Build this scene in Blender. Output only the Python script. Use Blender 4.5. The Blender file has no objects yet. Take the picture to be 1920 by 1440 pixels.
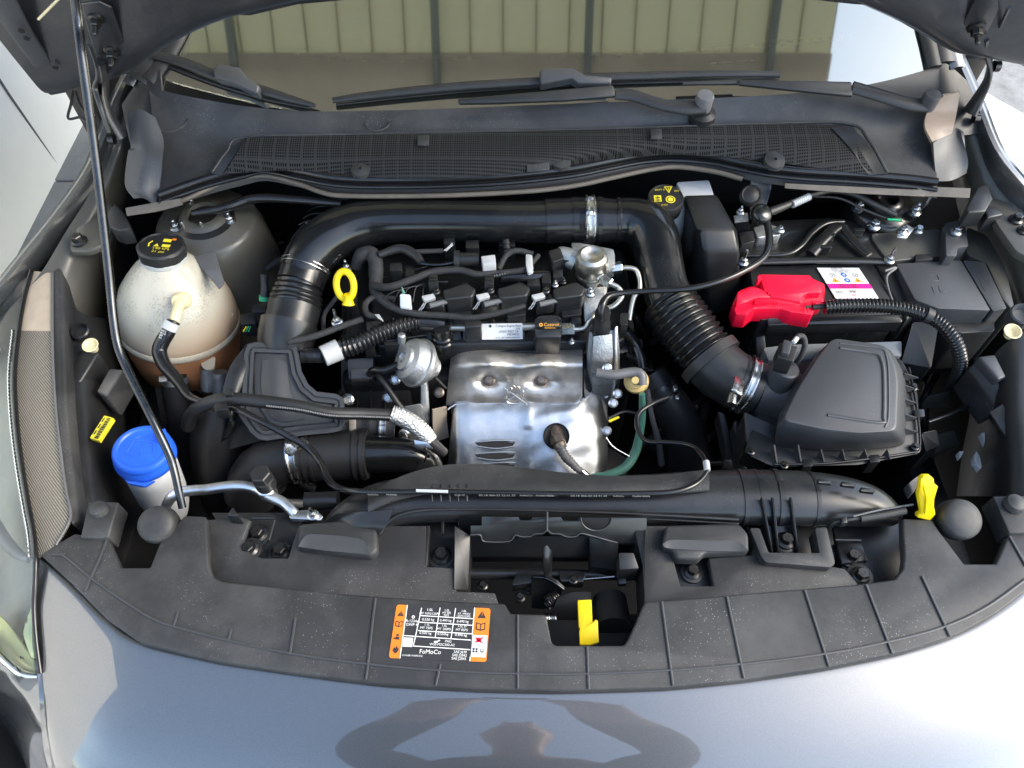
import bpy, bmesh, math, random
from mathutils import Vector, Matrix
random.seed(7)
sc = bpy.context.scene
COL = sc.collection
R = math.radians

# ---------------------------------------------------------------- camera
G = 0.88            # height of the front panel above the ground (z values below are relative to it)
H = 0.83            # camera above the front panel
F = 1442.0          # focal length in photo pixels (1920 wide)
PITCH = 55.0
cam = bpy.data.cameras.new('camera'); camo = bpy.data.objects.new('camera', cam); COL.objects.link(camo)
cam.sensor_width = 36.0; cam.lens = F/1920*36.0; cam.clip_start = 0.02; cam.clip_end = 500
camo.location = (0, 0, G+H); camo.rotation_euler = (R(90-PITCH), 0, 0)
sc.camera = camo
# ---------------------------------------------------------------- sky, sun, exposure
SUN_EL, SUN_AZ = 40.0, 98.0      # azimuth measured clockwise from +y
w = bpy.data.worlds.new('World'); sc.world = w; w.use_nodes = True
nt = w.node_tree; bg = nt.nodes['Background']
sky = nt.nodes.new('ShaderNodeTexSky'); sky.sky_type = 'NISHITA'; sky.sun_disc = False
sky.sun_elevation = R(SUN_EL); sky.sun_rotation = R(SUN_AZ); sky.dust_density = 1.6; sky.ozone_density = .6; sky.air_density = 1.0
nt.links.new(sky.outputs[0], bg.inputs[0]); bg.inputs[1].default_value = 0.15
sun = bpy.data.lights.new('sun', 'SUN'); sun.energy = .62; sun.angle = R(26); sun.color = (1, .96, .9)
suno = bpy.data.objects.new('sun', sun); COL.objects.link(suno)
sd = Vector((math.sin(R(SUN_AZ))*math.cos(R(SUN_EL)), math.cos(R(SUN_AZ))*math.cos(R(SUN_EL)), math.sin(R(SUN_EL))))
suno.rotation_euler = sd.to_track_quat('Z', 'Y').to_euler()
suno.location = sd*20
sc.view_settings.view_transform = 'Standard'; sc.view_settings.look = 'None'
sc.view_settings.exposure = 2.15; sc.view_settings.gamma = 1.0
sc.view_settings.use_curve_mapping = False
sc.view_settings.use_white_balance = True; sc.view_settings.white_balance_temperature = 6800; sc.view_settings.white_balance_tint = 6
sc.cycles.max_bounces = 8; sc.cycles.transparent_max_bounces = 8

# ---------------------------------------------------------------- pixel -> point helpers
cp, sp_ = math.cos(R(PITCH)), math.sin(R(PITCH))
CAM = Vector((0, 0, G+H)); FWD = Vector((0, cp, -sp_)); UP = Vector((0, sp_, cp))
def ray(px, py):
    return Vector(((px-960)/F, 0, 0)) + FWD - UP*((py-720)/F)
def P(px, py, z):
    "point of the horizontal plane at height z (above the front panel) seen at that pixel"
    d = ray(px, py); return CAM + d*((z-H)/d.z)
def PP(px, py, p0, n):
    d = ray(px, py); return CAM + d*((p0-CAM).dot(n)/d.dot(n))
def PY(px, py, y):
    d = ray(px, py); return CAM + d*(y/d.y)
def mpp(p):
    return (p-CAM).dot(FWD)/F
def V3(q):
    return q.copy() if isinstance(q, Vector) else P(q[0], q[1], q[2])

# ---------------------------------------------------------------- materials
MATS = {}
def mat(name, col, rough=.5, metal=0., spec=.5, bump=None, coat=0., var=0., dust=0., emis=None, trans=0., sss=0., vscale=30, rvar=0., dscale=260, haze=0.):
    m = bpy.data.materials.new(name); m.use_nodes = True; MATS[name] = m
    t = m.node_tree; b = t.nodes['Principled BSDF']; L = t.links.new
    b.inputs['Base Color'].default_value = (*col, 1); b.inputs['Roughness'].default_value = rough
    b.inputs['Metallic'].default_value = metal; b.inputs['Specular IOR Level'].default_value = spec
    b.inputs['Coat Weight'].default_value = coat; b.inputs['Coat Roughness'].default_value = .03
    b.inputs['Transmission Weight'].default_value = trans
    if sss:
        b.inputs['Subsurface Weight'].default_value = sss; b.inputs['Subsurface Radius'].default_value = (.02, .015, .01)
    tc = t.nodes.new('ShaderNodeTexCoord')
    src = None
    if var:
        n = t.nodes.new('ShaderNodeTexNoise'); n.inputs['Scale'].default_value = vscale; n.inputs['Detail'].default_value = 6; n.inputs['Roughness'].default_value = .65
        L(tc.outputs['Object'], n.inputs['Vector'])
        mr = t.nodes.new('ShaderNodeMapRange'); mr.inputs[1].default_value = .25; mr.inputs[2].default_value = .75
        mr.inputs[3].default_value = 1-var; mr.inputs[4].default_value = 1+var; L(n.outputs[0], mr.inputs[0])
        mx = t.nodes.new('ShaderNodeMix'); mx.data_type = 'RGBA'; mx.blend_type = 'MULTIPLY'; mx.inputs[0].default_value = 1
        mx.inputs[6].default_value = (*col, 1); L(mr.outputs[0], mx.inputs[7]); src = mx.outputs[2]
        if rvar:
            m2 = t.nodes.new('ShaderNodeMapRange'); m2.inputs[1].default_value = .3; m2.inputs[2].default_value = .7
            m2.inputs[3].default_value = max(.02, rough-rvar); m2.inputs[4].default_value = rough+rvar
            L(n.outputs[0], m2.inputs[0]); L(m2.outputs[0], b.inputs['Roughness'])
    if dust:
        v = t.nodes.new('ShaderNodeTexVoronoi'); v.inputs['Scale'].default_value = dscale; L(tc.outputs['Object'], v.inputs['Vector'])
        n2 = t.nodes.new('ShaderNodeTexNoise'); n2.inputs['Scale'].default_value = 9; n2.inputs['Detail'].default_value = 5; L(tc.outputs['Object'], n2.inputs['Vector'])
        sep = t.nodes.new('ShaderNodeSeparateColor'); L(v.outputs['Color'], sep.inputs[0])
        # speck radius varies per cell, only few cells carry one
        mr = t.nodes.new('ShaderNodeMapRange'); mr.inputs[1].default_value = .55; mr.inputs[2].default_value = 1.; mr.inputs[3].default_value = 0.; mr.inputs[4].default_value = .3
        L(sep.outputs[0], mr.inputs[0])
        lt = t.nodes.new('ShaderNodeMath'); lt.operation = 'LESS_THAN'; L(v.outputs['Distance'], lt.inputs[0]); L(mr.outputs[0], lt.inputs[1])
        g = t.nodes.new('ShaderNodeMapRange'); g.inputs[1].default_value = .48; g.inputs[2].default_value = .66; g.inputs[3].default_value = .05; g.inputs[4].default_value = 1; L(n2.outputs[0], g.inputs[0])
        mu = t.nodes.new('ShaderNodeMath'); mu.operation = 'MULTIPLY'; L(lt.outputs[0], mu.inputs[0]); L(g.outputs[0], mu.inputs[1])
        mu2 = t.nodes.new('ShaderNodeMath'); mu2.operation = 'MULTIPLY'; mu2.inputs[1].default_value = dust; L(mu.outputs[0], mu2.inputs[0])
        mx = t.nodes.new('ShaderNodeMix'); mx.data_type = 'RGBA'; L(mu2.outputs[0], mx.inputs[0])
        if src: L(src, mx.inputs[6])
        else: mx.inputs[6].default_value = (*col, 1)
        mx.inputs[7].default_value = (.42, .42, .43, 1); src = mx.outputs[2]
    if haze:
        n3 = t.nodes.new('ShaderNodeTexNoise'); n3.inputs['Scale'].default_value = 7; n3.inputs['Detail'].default_value = 8; n3.inputs['Roughness'].default_value = .7; L(tc.outputs['Object'], n3.inputs['Vector'])
        h3 = t.nodes.new('ShaderNodeMapRange'); h3.inputs[1].default_value = .45; h3.inputs[2].default_value = .72; h3.inputs[3].default_value = 0; h3.inputs[4].default_value = haze; L(n3.outputs[0], h3.inputs[0])
        mx = t.nodes.new('ShaderNodeMix'); mx.data_type = 'RGBA'; L(h3.outputs[0], mx.inputs[0])
        if src: L(src, mx.inputs[6])
        else: mx.inputs[6].default_value = (*col, 1)
        mx.inputs[7].default_value = (.15, .148, .145, 1); src = mx.outputs[2]
    if src: L(src, b.inputs['Base Color'])
    if bump:
        n = t.nodes.new('ShaderNodeTexNoise'); n.inputs['Scale'].default_value = bump[0]; n.inputs['Detail'].default_value = 4
        L(tc.outputs['Object'], n.inputs['Vector'])
        bp = t.nodes.new('ShaderNodeBump'); bp.inputs['Strength'].default_value = bump[1]; bp.inputs['Distance'].default_value = bump[2] if len(bump) > 2 else .001
        L(n.outputs[0], bp.inputs['Height']); L(bp.outputs[0], b.inputs['Normal'])
    if emis: b.inputs['Emission Color'].default_value = (*emis[:3], 1); b.inputs['Emission Strength'].default_value = emis[3]
    return m

mat('plastic', (.015, .0155, .0165), .42, bump=(900, .15, .0004), var=.25, rvar=.06, dust=.25, dscale=650)
mat('plastic_satin', (.012, .0125, .0135), .31, var=.15, rvar=.025, dust=.2, dscale=700, haze=.08)
mat('plastic_grey', (.044, .046, .05), .44, bump=(1200, .25, .0005), var=.16, vscale=14, dust=.3, dscale=600)
mat('plastic_panel', (.023, .0235, .025), .55, bump=(1500, .35, .0005), var=.3, vscale=9, dust=.55, rvar=.08, dscale=520, haze=.3)
mat('plastic_cowl', (.021, .022, .0245), .42, bump=(1500, .3, .0005), var=.3, vscale=12, dust=.35, dscale=420, haze=.25)
mat('plastic_deep', (.012, .012, .013), .6, spec=.3)
mat('rubber', (.013, .013, .014), .5, bump=(600, .2, .0005), var=.2)
mat('rubber_gloss', (.01, .01, .011), .22, var=.2, rvar=.05)
mat('rubber_tan', (.095, .082, .068), .6, var=.35, vscale=25)
mat('tape', (.02, .02, .0215), .75, bump=(90, .6, .004), var=.3, vscale=60)
mat('pipe_gloss', (.007, .0075, .008), .17, var=.3, rvar=.03, bump=(40, .06, .003), dust=.2, dscale=700, haze=.06)
mat('black_paint', (.012, .012, .012), .3, coat=.3)
mat('primer_olive', (.068, .065, .056), .38, coat=.15, var=.15, vscale=8)
mat('bonnet_flange', (.05, .052, .056), .4, coat=.2, var=.2, vscale=8)
mat('bonnet_inner', (.022, .023, .026), .36, coat=.25, var=.25, vscale=6, bump=(14, .25, .01))
mat('tray_grey', (.20, .21, .215), .5, var=.1)
mat('flap_reflection', (.24, .185, .145), .5, var=.25, vscale=20)  # tan base colour stands for a reflection on the cowl flap
mat('car_paint', (.13, .133, .138), .38, metal=.85, coat=1., var=.3, vscale=1300)
MATS['car_paint'].node_tree.nodes['Principled BSDF'].inputs['Coat IOR'].default_value = 1.85
mat('steel_rod', (.065, .068, .072), .27, metal=1., var=.2, vscale=60, rvar=.08)
mat('zinc', (.52, .53, .53), .28, metal=1., var=.2, vscale=80, rvar=.1)
mat('bolt_dark', (.07, .068, .066), .33, metal=.9, var=.3, vscale=120)
mat('aluminium', (.74, .75, .76), .35, metal=1., var=.12, vscale=30, rvar=.1, bump=(200, .1, .001))
mat('cast_aluminium', (.42, .43, .43), .48, metal=.85, var=.2, vscale=60, bump=(350, .6, .0015), rvar=.1)
mat('pump_steel', (.6, .57, .5), .36, metal=1., var=.2, vscale=70, rvar=.08)
mat('shield_upper', (.64, .61, .565), .42, metal=.85, var=.2, vscale=35, bump=(260, .25, .001), rvar=.12)
mat('shield_lower', (.62, .63, .64), .38, metal=1., var=.15, vscale=25, bump=(70, .08, .005), rvar=.08)
mat('foil', (.7, .7, .68), .33, metal=1., bump=(420, 1., .003), var=.2)
mat('rust_steel', (.19, .155, .13), .4, metal=.8, var=.4, vscale=90)
mat('tan_shield', (.46, .39, .31), .55, metal=.4, var=.15)
mat('white_plastic', (.44, .45, .45), .4, sss=.3, var=.05)
mat('washer_plastic', (.56, .58, .60), .4, sss=.35, var=.06)
mat('white_print', (.8, .8, .78), .5)
mat('print_grey', (.34, .34, .33), .5)
mat('label_white', (.64, .65, .66), .42, var=.04)
mat('label_black', (.03, .03, .033), .4)
mat('orange', (.78, .20, .02), .42, var=.05)
mat('yellow', (.85, .62, .005), .42, var=.06)
mat('yellow_print', (.75, .62, .04), .5)
mat('sticker_yellow', (.78, .66, .04), .45)
mat('red', (.85, .006, .04), .33, var=.05, sss=.1)
mat('magenta', (.72, .01, .26), .45)
mat('blue', (.018, .11, .62), .36, var=.06, sss=.1)
mat('blue_print', (.01, .12, .5), .5)
mat('amber_print', (.75, .34, .02), .5)
mat('cream', (.74, .63, .38), .5, sss=.2, var=.1)
mat('beige_valve', (.60, .45, .18), .5, var=.2, vscale=60)
mat('green_hose', (.06, .17, .13), .45, var=.15)
mat('green_plastic', (.01, .38, .16), .45)
mat('foam_white', (.7, .7, .7), .8, bump=(90, .8, .004), var=.2)
mat('wall_white', (.76, .76, .755), .6, var=.05, vscale=3, bump=(30, .05, .003))
mat('wall_line', (.10, .10, .11), .7)
mat('paver', (.24, .24, .245), .8, bump=(120, .4, .002), var=.2, vscale=9)
mat('ground_sand', (.26, .255, .25), .9, bump=(90, .5, .003), var=.35, vscale=14)
mat('kerb_white', (.80, .80, .79), .7, var=.05, bump=(100, .3, .002))
mat('dash', (.035, .03, .026), .7, var=.2)
mat('dash_light', (.16, .15, .12), .7, var=.2)
mat('canopy_beige', (.68, .65, .50), .7, var=.08, vscale=4)
mat('canopy_brown', (.55, .49, .41), .7, var=.2, vscale=4)
mat('canopy_batten', (.36, .32, .22), .7)
mat('canopy_beam', (.16, .18, .17), .6)
mat('chrome', (.85, .85, .85), .07, metal=1.)
mat('reflector_glow', (.85, .83, .42), .25, metal=.35)  # yellow-white colour paints the warm sun glow into the lamp reflector
mat('lamp_beige', (.42, .34, .255), .5, bump=(60, .3, .003), var=.12, vscale=40)
mat('coolant_orange', (.33, .155, .075), .35, sss=.3, var=.15)
mat('lamp_bowl', (.55, .57, .54), .3, metal=.3, var=.1)
mat('cable_grey', (.11, .11, .115), .45, var=.2)

def translucent(name, k):
    m = MATS[name]; t = m.node_tree; b = t.nodes['Principled BSDF']; out = t.nodes['Material Output']
    tl = t.nodes.new('ShaderNodeBsdfTranslucent'); tl.inputs[0].default_value = b.inputs['Base Color'].default_value[:]
    ms = t.nodes.new('ShaderNodeMixShader'); ms.inputs[0].default_value = k
    t.links.new(b.outputs[0], ms.inputs[1]); t.links.new(tl.outputs[0], ms.inputs[2]); t.links.new(ms.outputs[0], out.inputs[0])
translucent('canopy_beige', .55); translucent('canopy_brown', .45)
def node_mat(name):
    m = bpy.data.materials.new(name); m.use_nodes = True; MATS[name] = m
    return m, m.node_tree, m.node_tree.nodes['Principled BSDF'], m.node_tree.links.new
# fine square mesh of the cowl grille
m, t, b, L = node_mat('grille_mesh')
tc = t.nodes.new('ShaderNodeTexCoord'); sep = t.nodes.new('ShaderNodeSeparateXYZ'); L(tc.outputs['Object'], sep.inputs[0])
def tri(out, period, duty):
    a = t.nodes.new('ShaderNodeMath'); a.operation = 'DIVIDE'; a.inputs[1].default_value = period; L(out, a.inputs[0])
    f = t.nodes.new('ShaderNodeMath'); f.operation = 'FRACT'; L(a.outputs[0], f.inputs[0])
    g = t.nodes.new('ShaderNodeMath'); g.operation = 'GREATER_THAN'; g.inputs[1].default_value = duty; L(f.outputs[0], g.inputs[0])
    return g.outputs[0]
def mul(a, b_):
    x = t.nodes.new('ShaderNodeMath'); x.operation = 'MULTIPLY'; L(a, x.inputs[0]); L(b_, x.inputs[1]); return x.outputs[0]
hole = mul(tri(sep.outputs['X'], .0034, .45), tri(sep.outputs['Y'], .0040, .45))
hole = mul(hole, tri(sep.outputs['X'], .0205, .10)); hole = mul(hole, tri(sep.outputs['Y'], .0224, .08))
nz = t.nodes.new('ShaderNodeTexNoise'); nz.inputs['Scale'].default_value = 60; L(tc.outputs['Object'], nz.inputs['Vector'])
mx = t.nodes.new('ShaderNodeMix'); mx.data_type = 'RGBA'; L(hole, mx.inputs[0])
mx.inputs[6].default_value = (.017, .0172, .018, 1); mx.inputs[7].default_value = (.005, .005, .005, 1)
L(mx.outputs[2], b.inputs['Base Color']); b.inputs['Roughness'].default_value = .65
bp = t.nodes.new('ShaderNodeBump'); bp.inputs['Distance'].default_value = .002; bp.invert = True; L(hole, bp.inputs['Height']); L(bp.outputs[0], b.inputs['Normal'])
sv = t.nodes.new('ShaderNodeMath'); sv.operation = 'MULTIPLY_ADD'; sv.inputs[1].default_value = -.3; sv.inputs[2].default_value = .3; L(hole, sv.inputs[0]); L(sv.outputs[0], b.inputs['Specular IOR Level'])
# ribbed lamp housing
m, t, b, L = node_mat('lamp_ribbed')
tc = t.nodes.new('ShaderNodeTexCoord'); wv = t.nodes.new('ShaderNodeTexWave'); wv.inputs['Scale'].default_value = 170
wv.bands_direction = 'DIAGONAL'; L(tc.outputs['Object'], wv.inputs['Vector'])
mx = t.nodes.new('ShaderNodeMix'); mx.data_type = 'RGBA'; L(wv.outputs[1], mx.inputs[0]); mx.inputs[6].default_value = (.13, .115, .09, 1); mx.inputs[7].default_value = (.44, .40, .34, 1)
L(mx.outputs[2], b.inputs['Base Color']); b.inputs['Roughness'].default_value = .35; b.inputs['Metallic'].default_value = .05
bp = t.nodes.new('ShaderNodeBump'); bp.inputs['Distance'].default_value = .002; L(wv.outputs[1], bp.inputs['Height']); L(bp.outputs[0], b.inputs['Normal'])
# translucent tank with condensation droplets
m, t, b, L = node_mat('tank_plastic')
tc = t.nodes.new('ShaderNodeTexCoord'); vo = t.nodes.new('ShaderNodeTexVoronoi'); vo.inputs['Scale'].default_value = 300; L(tc.outputs['Object'], vo.inputs['Vector'])
nz = t.nodes.new('ShaderNodeTexNoise'); nz.inputs['Scale'].default_value = 26; L(tc.outputs['Object'], nz.inputs['Vector'])
sep = t.nodes.new('ShaderNodeSeparateXYZ'); L(tc.outputs['Object'], sep.inputs[0])
up = t.nodes.new('ShaderNodeMapRange'); up.inputs[1].default_value = -.012; up.inputs[2].default_value = .02; L(sep.outputs['Z'], up.inputs[0])
nm = t.nodes.new('ShaderNodeMapRange'); nm.inputs[1].default_value = .42; nm.inputs[2].default_value = .58; nm.inputs[3].default_value = .15; nm.inputs[4].default_value = .42; L(nz.outputs[0], nm.inputs[0])
dr = t.nodes.new('ShaderNodeMath'); dr.operation = 'LESS_THAN'; L(vo.outputs['Distance'], dr.inputs[0]); L(nm.outputs[0], dr.inputs[1])
d2 = t.nodes.new('ShaderNodeMath'); d2.operation = 'MULTIPLY'; L(dr.outputs[0], d2.inputs[0]); L(up.outputs[0], d2.inputs[1])
# coolant level tints the lower half
lv = t.nodes.new('ShaderNodeMapRange'); lv.inputs[1].default_value = .01; lv.inputs[2].default_value = -.065; L(sep.outputs['Z'], lv.inputs[0])
c1 = t.nodes.new('ShaderNodeMix'); c1.data_type = 'RGBA'; L(lv.outputs[0], c1.inputs[0]); c1.inputs[6].default_value = (.50, .47, .39, 1); c1.inputs[7].default_value = (.50, .33, .21, 1)
c2 = t.nodes.new('ShaderNodeMix'); c2.data_type = 'RGBA'; L(d2.outputs[0], c2.inputs[0]); L(c1.outputs[2], c2.inputs[6]); c2.inputs[7].default_value = (.40, .375, .31, 1)
L(c2.outputs[2], b.inputs['Base Color']); b.inputs['Roughness'].default_value = .18
b.inputs['Subsurface Weight'].default_value = .6; b.inputs['Subsurface Radius'].default_value = (.03, .02, .012)
bp = t.nodes.new('ShaderNodeBump'); bp.inputs['Distance'].default_value = .0008; bp.inputs['Strength'].default_value = .5; L(d2.outputs[0], bp.inputs['Height']); L(bp.outputs[0], b.inputs['Normal'])
# windscreen: coated glass, part mirror part see-through
m, t, b, L = node_mat('windscreen_glass')
t.nodes.remove(b); out = t.nodes['Material Output']
tr = t.nodes.new('ShaderNodeBsdfTransparent'); tr.inputs[0].default_value = (.45, .5, .44, 1)
gl = t.nodes.new('ShaderNodeBsdfGlossy'); gl.inputs['Roughness'].default_value = .03; gl.inputs[0].default_value = (.95, 1., .93, 1)
fr = t.nodes.new('ShaderNodeFresnel'); fr.inputs[0].default_value = 4.0
ms = t.nodes.new('ShaderNodeMixShader'); L(fr.outputs[0], ms.inputs[0]); L(tr.outputs[0], ms.inputs[1]); L(gl.outputs[0], ms.inputs[2])
df = t.nodes.new('ShaderNodeBsdfDiffuse'); df.inputs[0].default_value = (.5, .48, .42, 1)
tc = t.nodes.new('ShaderNodeTexCoord'); nz = t.nodes.new('ShaderNodeTexNoise'); nz.inputs['Scale'].default_value = 500; nz.inputs['Detail'].default_value = 2; L(tc.outputs['Object'], nz.inputs['Vector'])
mr = t.nodes.new('ShaderNodeMapRange'); mr.inputs[1].default_value = .55; mr.inputs[2].default_value = .75; mr.inputs[3].default_value = .01; mr.inputs[4].default_value = .07; L(nz.outputs[0], mr.inputs[0])
m2 = t.nodes.new('ShaderNodeMixShader'); L(mr.outputs[0], m2.inputs[0]); L(ms.outputs[0], m2.inputs[1]); L(df.outputs[0], m2.inputs[2]); L(m2.outputs[0], out.inputs[0])
# clear lamp lens
m, t, b, L = node_mat('lamp_lens')
t.nodes.remove(b); out = t.nodes['Material Output']
tr = t.nodes.new('ShaderNodeBsdfTransparent'); tr.inputs[0].default_value = (.9, .92, .9, 1)
gl = t.nodes.new('ShaderNodeBsdfGlossy'); gl.inputs['Roughness'].default_value = .02
fr = t.nodes.new('ShaderNodeFresnel'); fr.inputs[0].default_value = 1.55
ms = t.nodes.new('ShaderNodeMixShader'); L(fr.outputs[0], ms.inputs[0]); L(tr.outputs[0], ms.inputs[1]); L(gl.outputs[0], ms.inputs[2]); L(ms.outputs[0], out.inputs[0])

# ---------------------------------------------------------------- object helpers
WLOC = {}
def wl(o): return WLOC.get(o.name, Vector((0, 0, 0)))
def thing(name, label, cat, base, group=None):
    o = bpy.data.objects.new(name, None); COL.objects.link(o); o.empty_display_size = .02
    b = V3(base); o.location = b; WLOC[o.name] = b
    o['label'] = label; o['category'] = cat
    if group: o['group'] = group
    return o
def tag(o, label=None, cat=None, group=None, kind=None):
    if label: o['label'] = label
    if cat: o['category'] = cat
    if group: o['group'] = group
    if kind: o['kind'] = kind
    return o
def finish(name, bm, mats, parent=None, smooth=True, ang=38):
    bmesh.ops.recalc_face_normals(bm, faces=bm.faces[:])
    xs = [v.co for v in bm.verts]
    lo = Vector((min(v.x for v in xs), min(v.y for v in xs), min(v.z for v in xs)))
    hi = Vector((max(v.x for v in xs), max(v.y for v in xs), max(v.z for v in xs)))
    c = (lo+hi)/2
    for v in bm.verts: v.co -= c
    if smooth:
        for f in bm.faces: f.smooth = True
        lim = R(ang)
        for e in bm.edges:
            e.smooth = not (len(e.link_faces) == 2 and e.calc_face_angle(0) > lim)
    me = bpy.data.meshes.new(name); bm.to_mesh(me); bm.free()
    if not isinstance(mats, (list, tuple)): mats = [mats]
    for k in mats: me.materials.append(MATS[k])
    o = bpy.data.objects.new(name, me); COL.objects.link(o)
    o.location = c - (wl(parent) if parent else Vector((0, 0, 0)))
    WLOC[o.name] = c
    if parent: o.parent = parent
    return o
def cr(p0, p1, p2, p3, t):
    return ((p1*2) + (p2-p0)*t + (p0*2-p1*5+p2*4-p3)*t*t + (p1*3-p0-p2*3+p3)*t*t*t)*.5
def spline(pts, n):
    "Catmull-Rom through points (Vectors or floats), n steps per span"
    out = []; N = len(pts)
    if N == 2: return [pts[0]+(pts[1]-pts[0])*(i/n) for i in range(n+1)]
    for i in range(N-1):
        a = pts[i-1] if i else pts[0]*2-pts[1]; d = pts[i+2] if i+2 < N else pts[-1]*2-pts[-2]
        for k in range(n): out.append(cr(a, pts[i], pts[i+1], d, k/n))
    out.append(pts[-1]); return out
def resample(cs, rs, step):
    L_ = [0]
    for i in range(1, len(cs)): L_.append(L_[-1]+(cs[i]-cs[i-1]).length)
    n = max(2, int(L_[-1]/step)); oc, orr = [], []; j = 0
    for k in range(n+1):
        s = L_[-1]*k/n
        while j < len(L_)-2 and L_[j+1] < s: j += 1
        t_ = 0 if L_[j+1] == L_[j] else (s-L_[j])/(L_[j+1]-L_[j])
        oc.append(cs[j].lerp(cs[j+1], t_)); orr.append(rs[j]+(rs[j+1]-rs[j])*t_)
    return oc, orr
def sweep(bm, cs, rs, n=14, caps=True, flat=1., mi=0, flatdir=None):
    rings = []; prev = None
    for i, c in enumerate(cs):
        tg = (cs[min(i+1, len(cs)-1)]-cs[max(i-1, 0)]).normalized()
        if prev is None:
            u = (flatdir or Vector((0, 0, 1))); u = u - tg*u.dot(tg)
            if u.length < 1e-3: u = Vector((1, 0, 0)) - tg*tg.x
            u.normalize()
        else:
            u = prev - tg*prev.dot(tg); u.normalize()
            if flatdir:
                q = flatdir - tg*flatdir.dot(tg)
                if q.length > .2: u = q.normalized()
        prev = u; v = tg.cross(u)
        rings.append([bm.verts.new(c + u*(math.cos(a)*rs[i]*flat) + v*(math.sin(a)*rs[i])) for a in [2*math.pi*k/n for k in range(n)]])
    for a, b_ in zip(rings, rings[1:]):
        for k in range(n):
            f = bm.faces.new((a[k], a[(k+1) % n], b_[(k+1) % n], b_[k])); f.material_index = mi
    if caps:
        for r_ in (rings[0], rings[-1]):
            f = bm.faces.new(r_); f.material_index = mi
def path(pts):
    "control points (px,py,z,diameter px) -> dense centreline and radii"
    c = [V3(q) for q in pts]; r = [q[3]*.5*mpp(p) for q, p in zip(pts, c)]
    return spline(c, 10), spline([Vector((x, 0, 0)) for x in r], 10)
def tube(name, pts, m, parent=None, n=14, corr=None, flat=1., caps=True, step=None, wob=0., flatdir=None):
    c, r = path(pts); r = [x.x for x in r]
    rm = sum(r)/len(r)
    st = step or max(.002, rm*.5)
    if corr: st = corr[0]/6
    c, r = resample(c, r, st)
    if corr:
        r = [x*(1-corr[1]*(.5-.5*math.cos(2*math.pi*i/6))**.7) for i, x in enumerate(r)]
    if wob:
        ph = random.random()*9
        r = [x*(1+wob*math.sin(i*1.7+ph)*math.sin(i*.61+ph*2)) for i, x in enumerate(r)]
    bm = bmesh.new(); sweep(bm, c, r, n, caps, flat, flatdir=flatdir)
    o = finish(name, bm, m, parent, ang=60); LAST[:] = [c, r]
    return o
LAST = []
def collar(name, m, parent, cr_, t0, t1, k=1.06, n=24, flat=1., flatdir=None, lip=False):
    "a band round an already built tube, between fractions t0 and t1 of its length"
    c, r = cr_; N = len(c)-1
    idx = [int(round((t0+(t1-t0)*i/8)*N)) for i in range(9)]
    cc = [c[0]]*0
    for i in range(9):
        f = (t0+(t1-t0)*i/8)*N; j = min(N-1, int(f)); cc.append(c[j].lerp(c[j+1], f-j))
    rr = max(r[i] for i in idx)*k
    rs = [rr]*9
    if lip: rs = [rr*x for x in (.97, 1.03, 1.03, .985, .98, .98, .985, 1.03, 1.03)]
    bm = bmesh.new(); sweep(bm, cc, rs, n, True, flat, flatdir=flatdir); return finish(name, bm, m, parent, ang=30)
def prism(name, pts, h, m, parent=None, bevel=.002, seg=2, d=None, smooth=True, flare=0.):
    "outline of (px,py,z) points extruded by h along d (down by default)"
    d = d or Vector((0, 0, -1)); top = [V3(q) for q in pts]
    bm = bmesh.new(); c = sum(top, Vector())/len(top)
    vt = [bm.verts.new(p) for p in top]
    vb = [bm.verts.new(p + d*h + (p-c)*flare) for p in top]
    bm.faces.new(vt); bm.faces.new(vb[::-1])
    N = len(top)
    for i in range(N): bm.faces.new((vt[i], vb[i], vb[(i+1) % N], vt[(i+1) % N]))
    bmesh.ops.recalc_face_normals(bm, faces=bm.faces[:])
    if bevel:
        es = [e for e in bm.edges if e.calc_face_angle(0) > R(25)]
        try: bmesh.ops.bevel(bm, geom=es, offset=bevel, segments=seg, profile=.5, affect='EDGES', clamp_overlap=True)
        except Exception: pass
    return finish(name, bm, m, parent, smooth, 45)
def rounded(pts, r, n=5):
    "round the corners of a px outline; r in px"
    out = []; N = len(pts)
    for i in range(N):
        a, b_, c = Vector(pts[i-1][:2]), Vector(pts[i][:2]), Vector(pts[(i+1) % N][:2]); z = pts[i][2]
        da, dc = (a-b_), (c-b_); rr = min(r, da.length*.45, dc.length*.45)
        p0 = b_+da.normalized()*rr; p2 = b_+dc.normalized()*rr
        for k in range(n+1):
            t_ = k/n; q = p0*(1-t_)**2 + b_*2*t_*(1-t_) + p2*t_*t_
            out.append((q.x, q.y, z))
    return out
def zz(pts, z): return [(p[0], p[1], z) for p in pts]
def grid(bm, vv, mi=0):
    for a, b_ in zip(vv, vv[1:]):
        for k in range(len(a)-1):
            f = bm.faces.new((a[k], a[k+1], b_[k+1], b_[k])); f.material_index = mi
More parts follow.
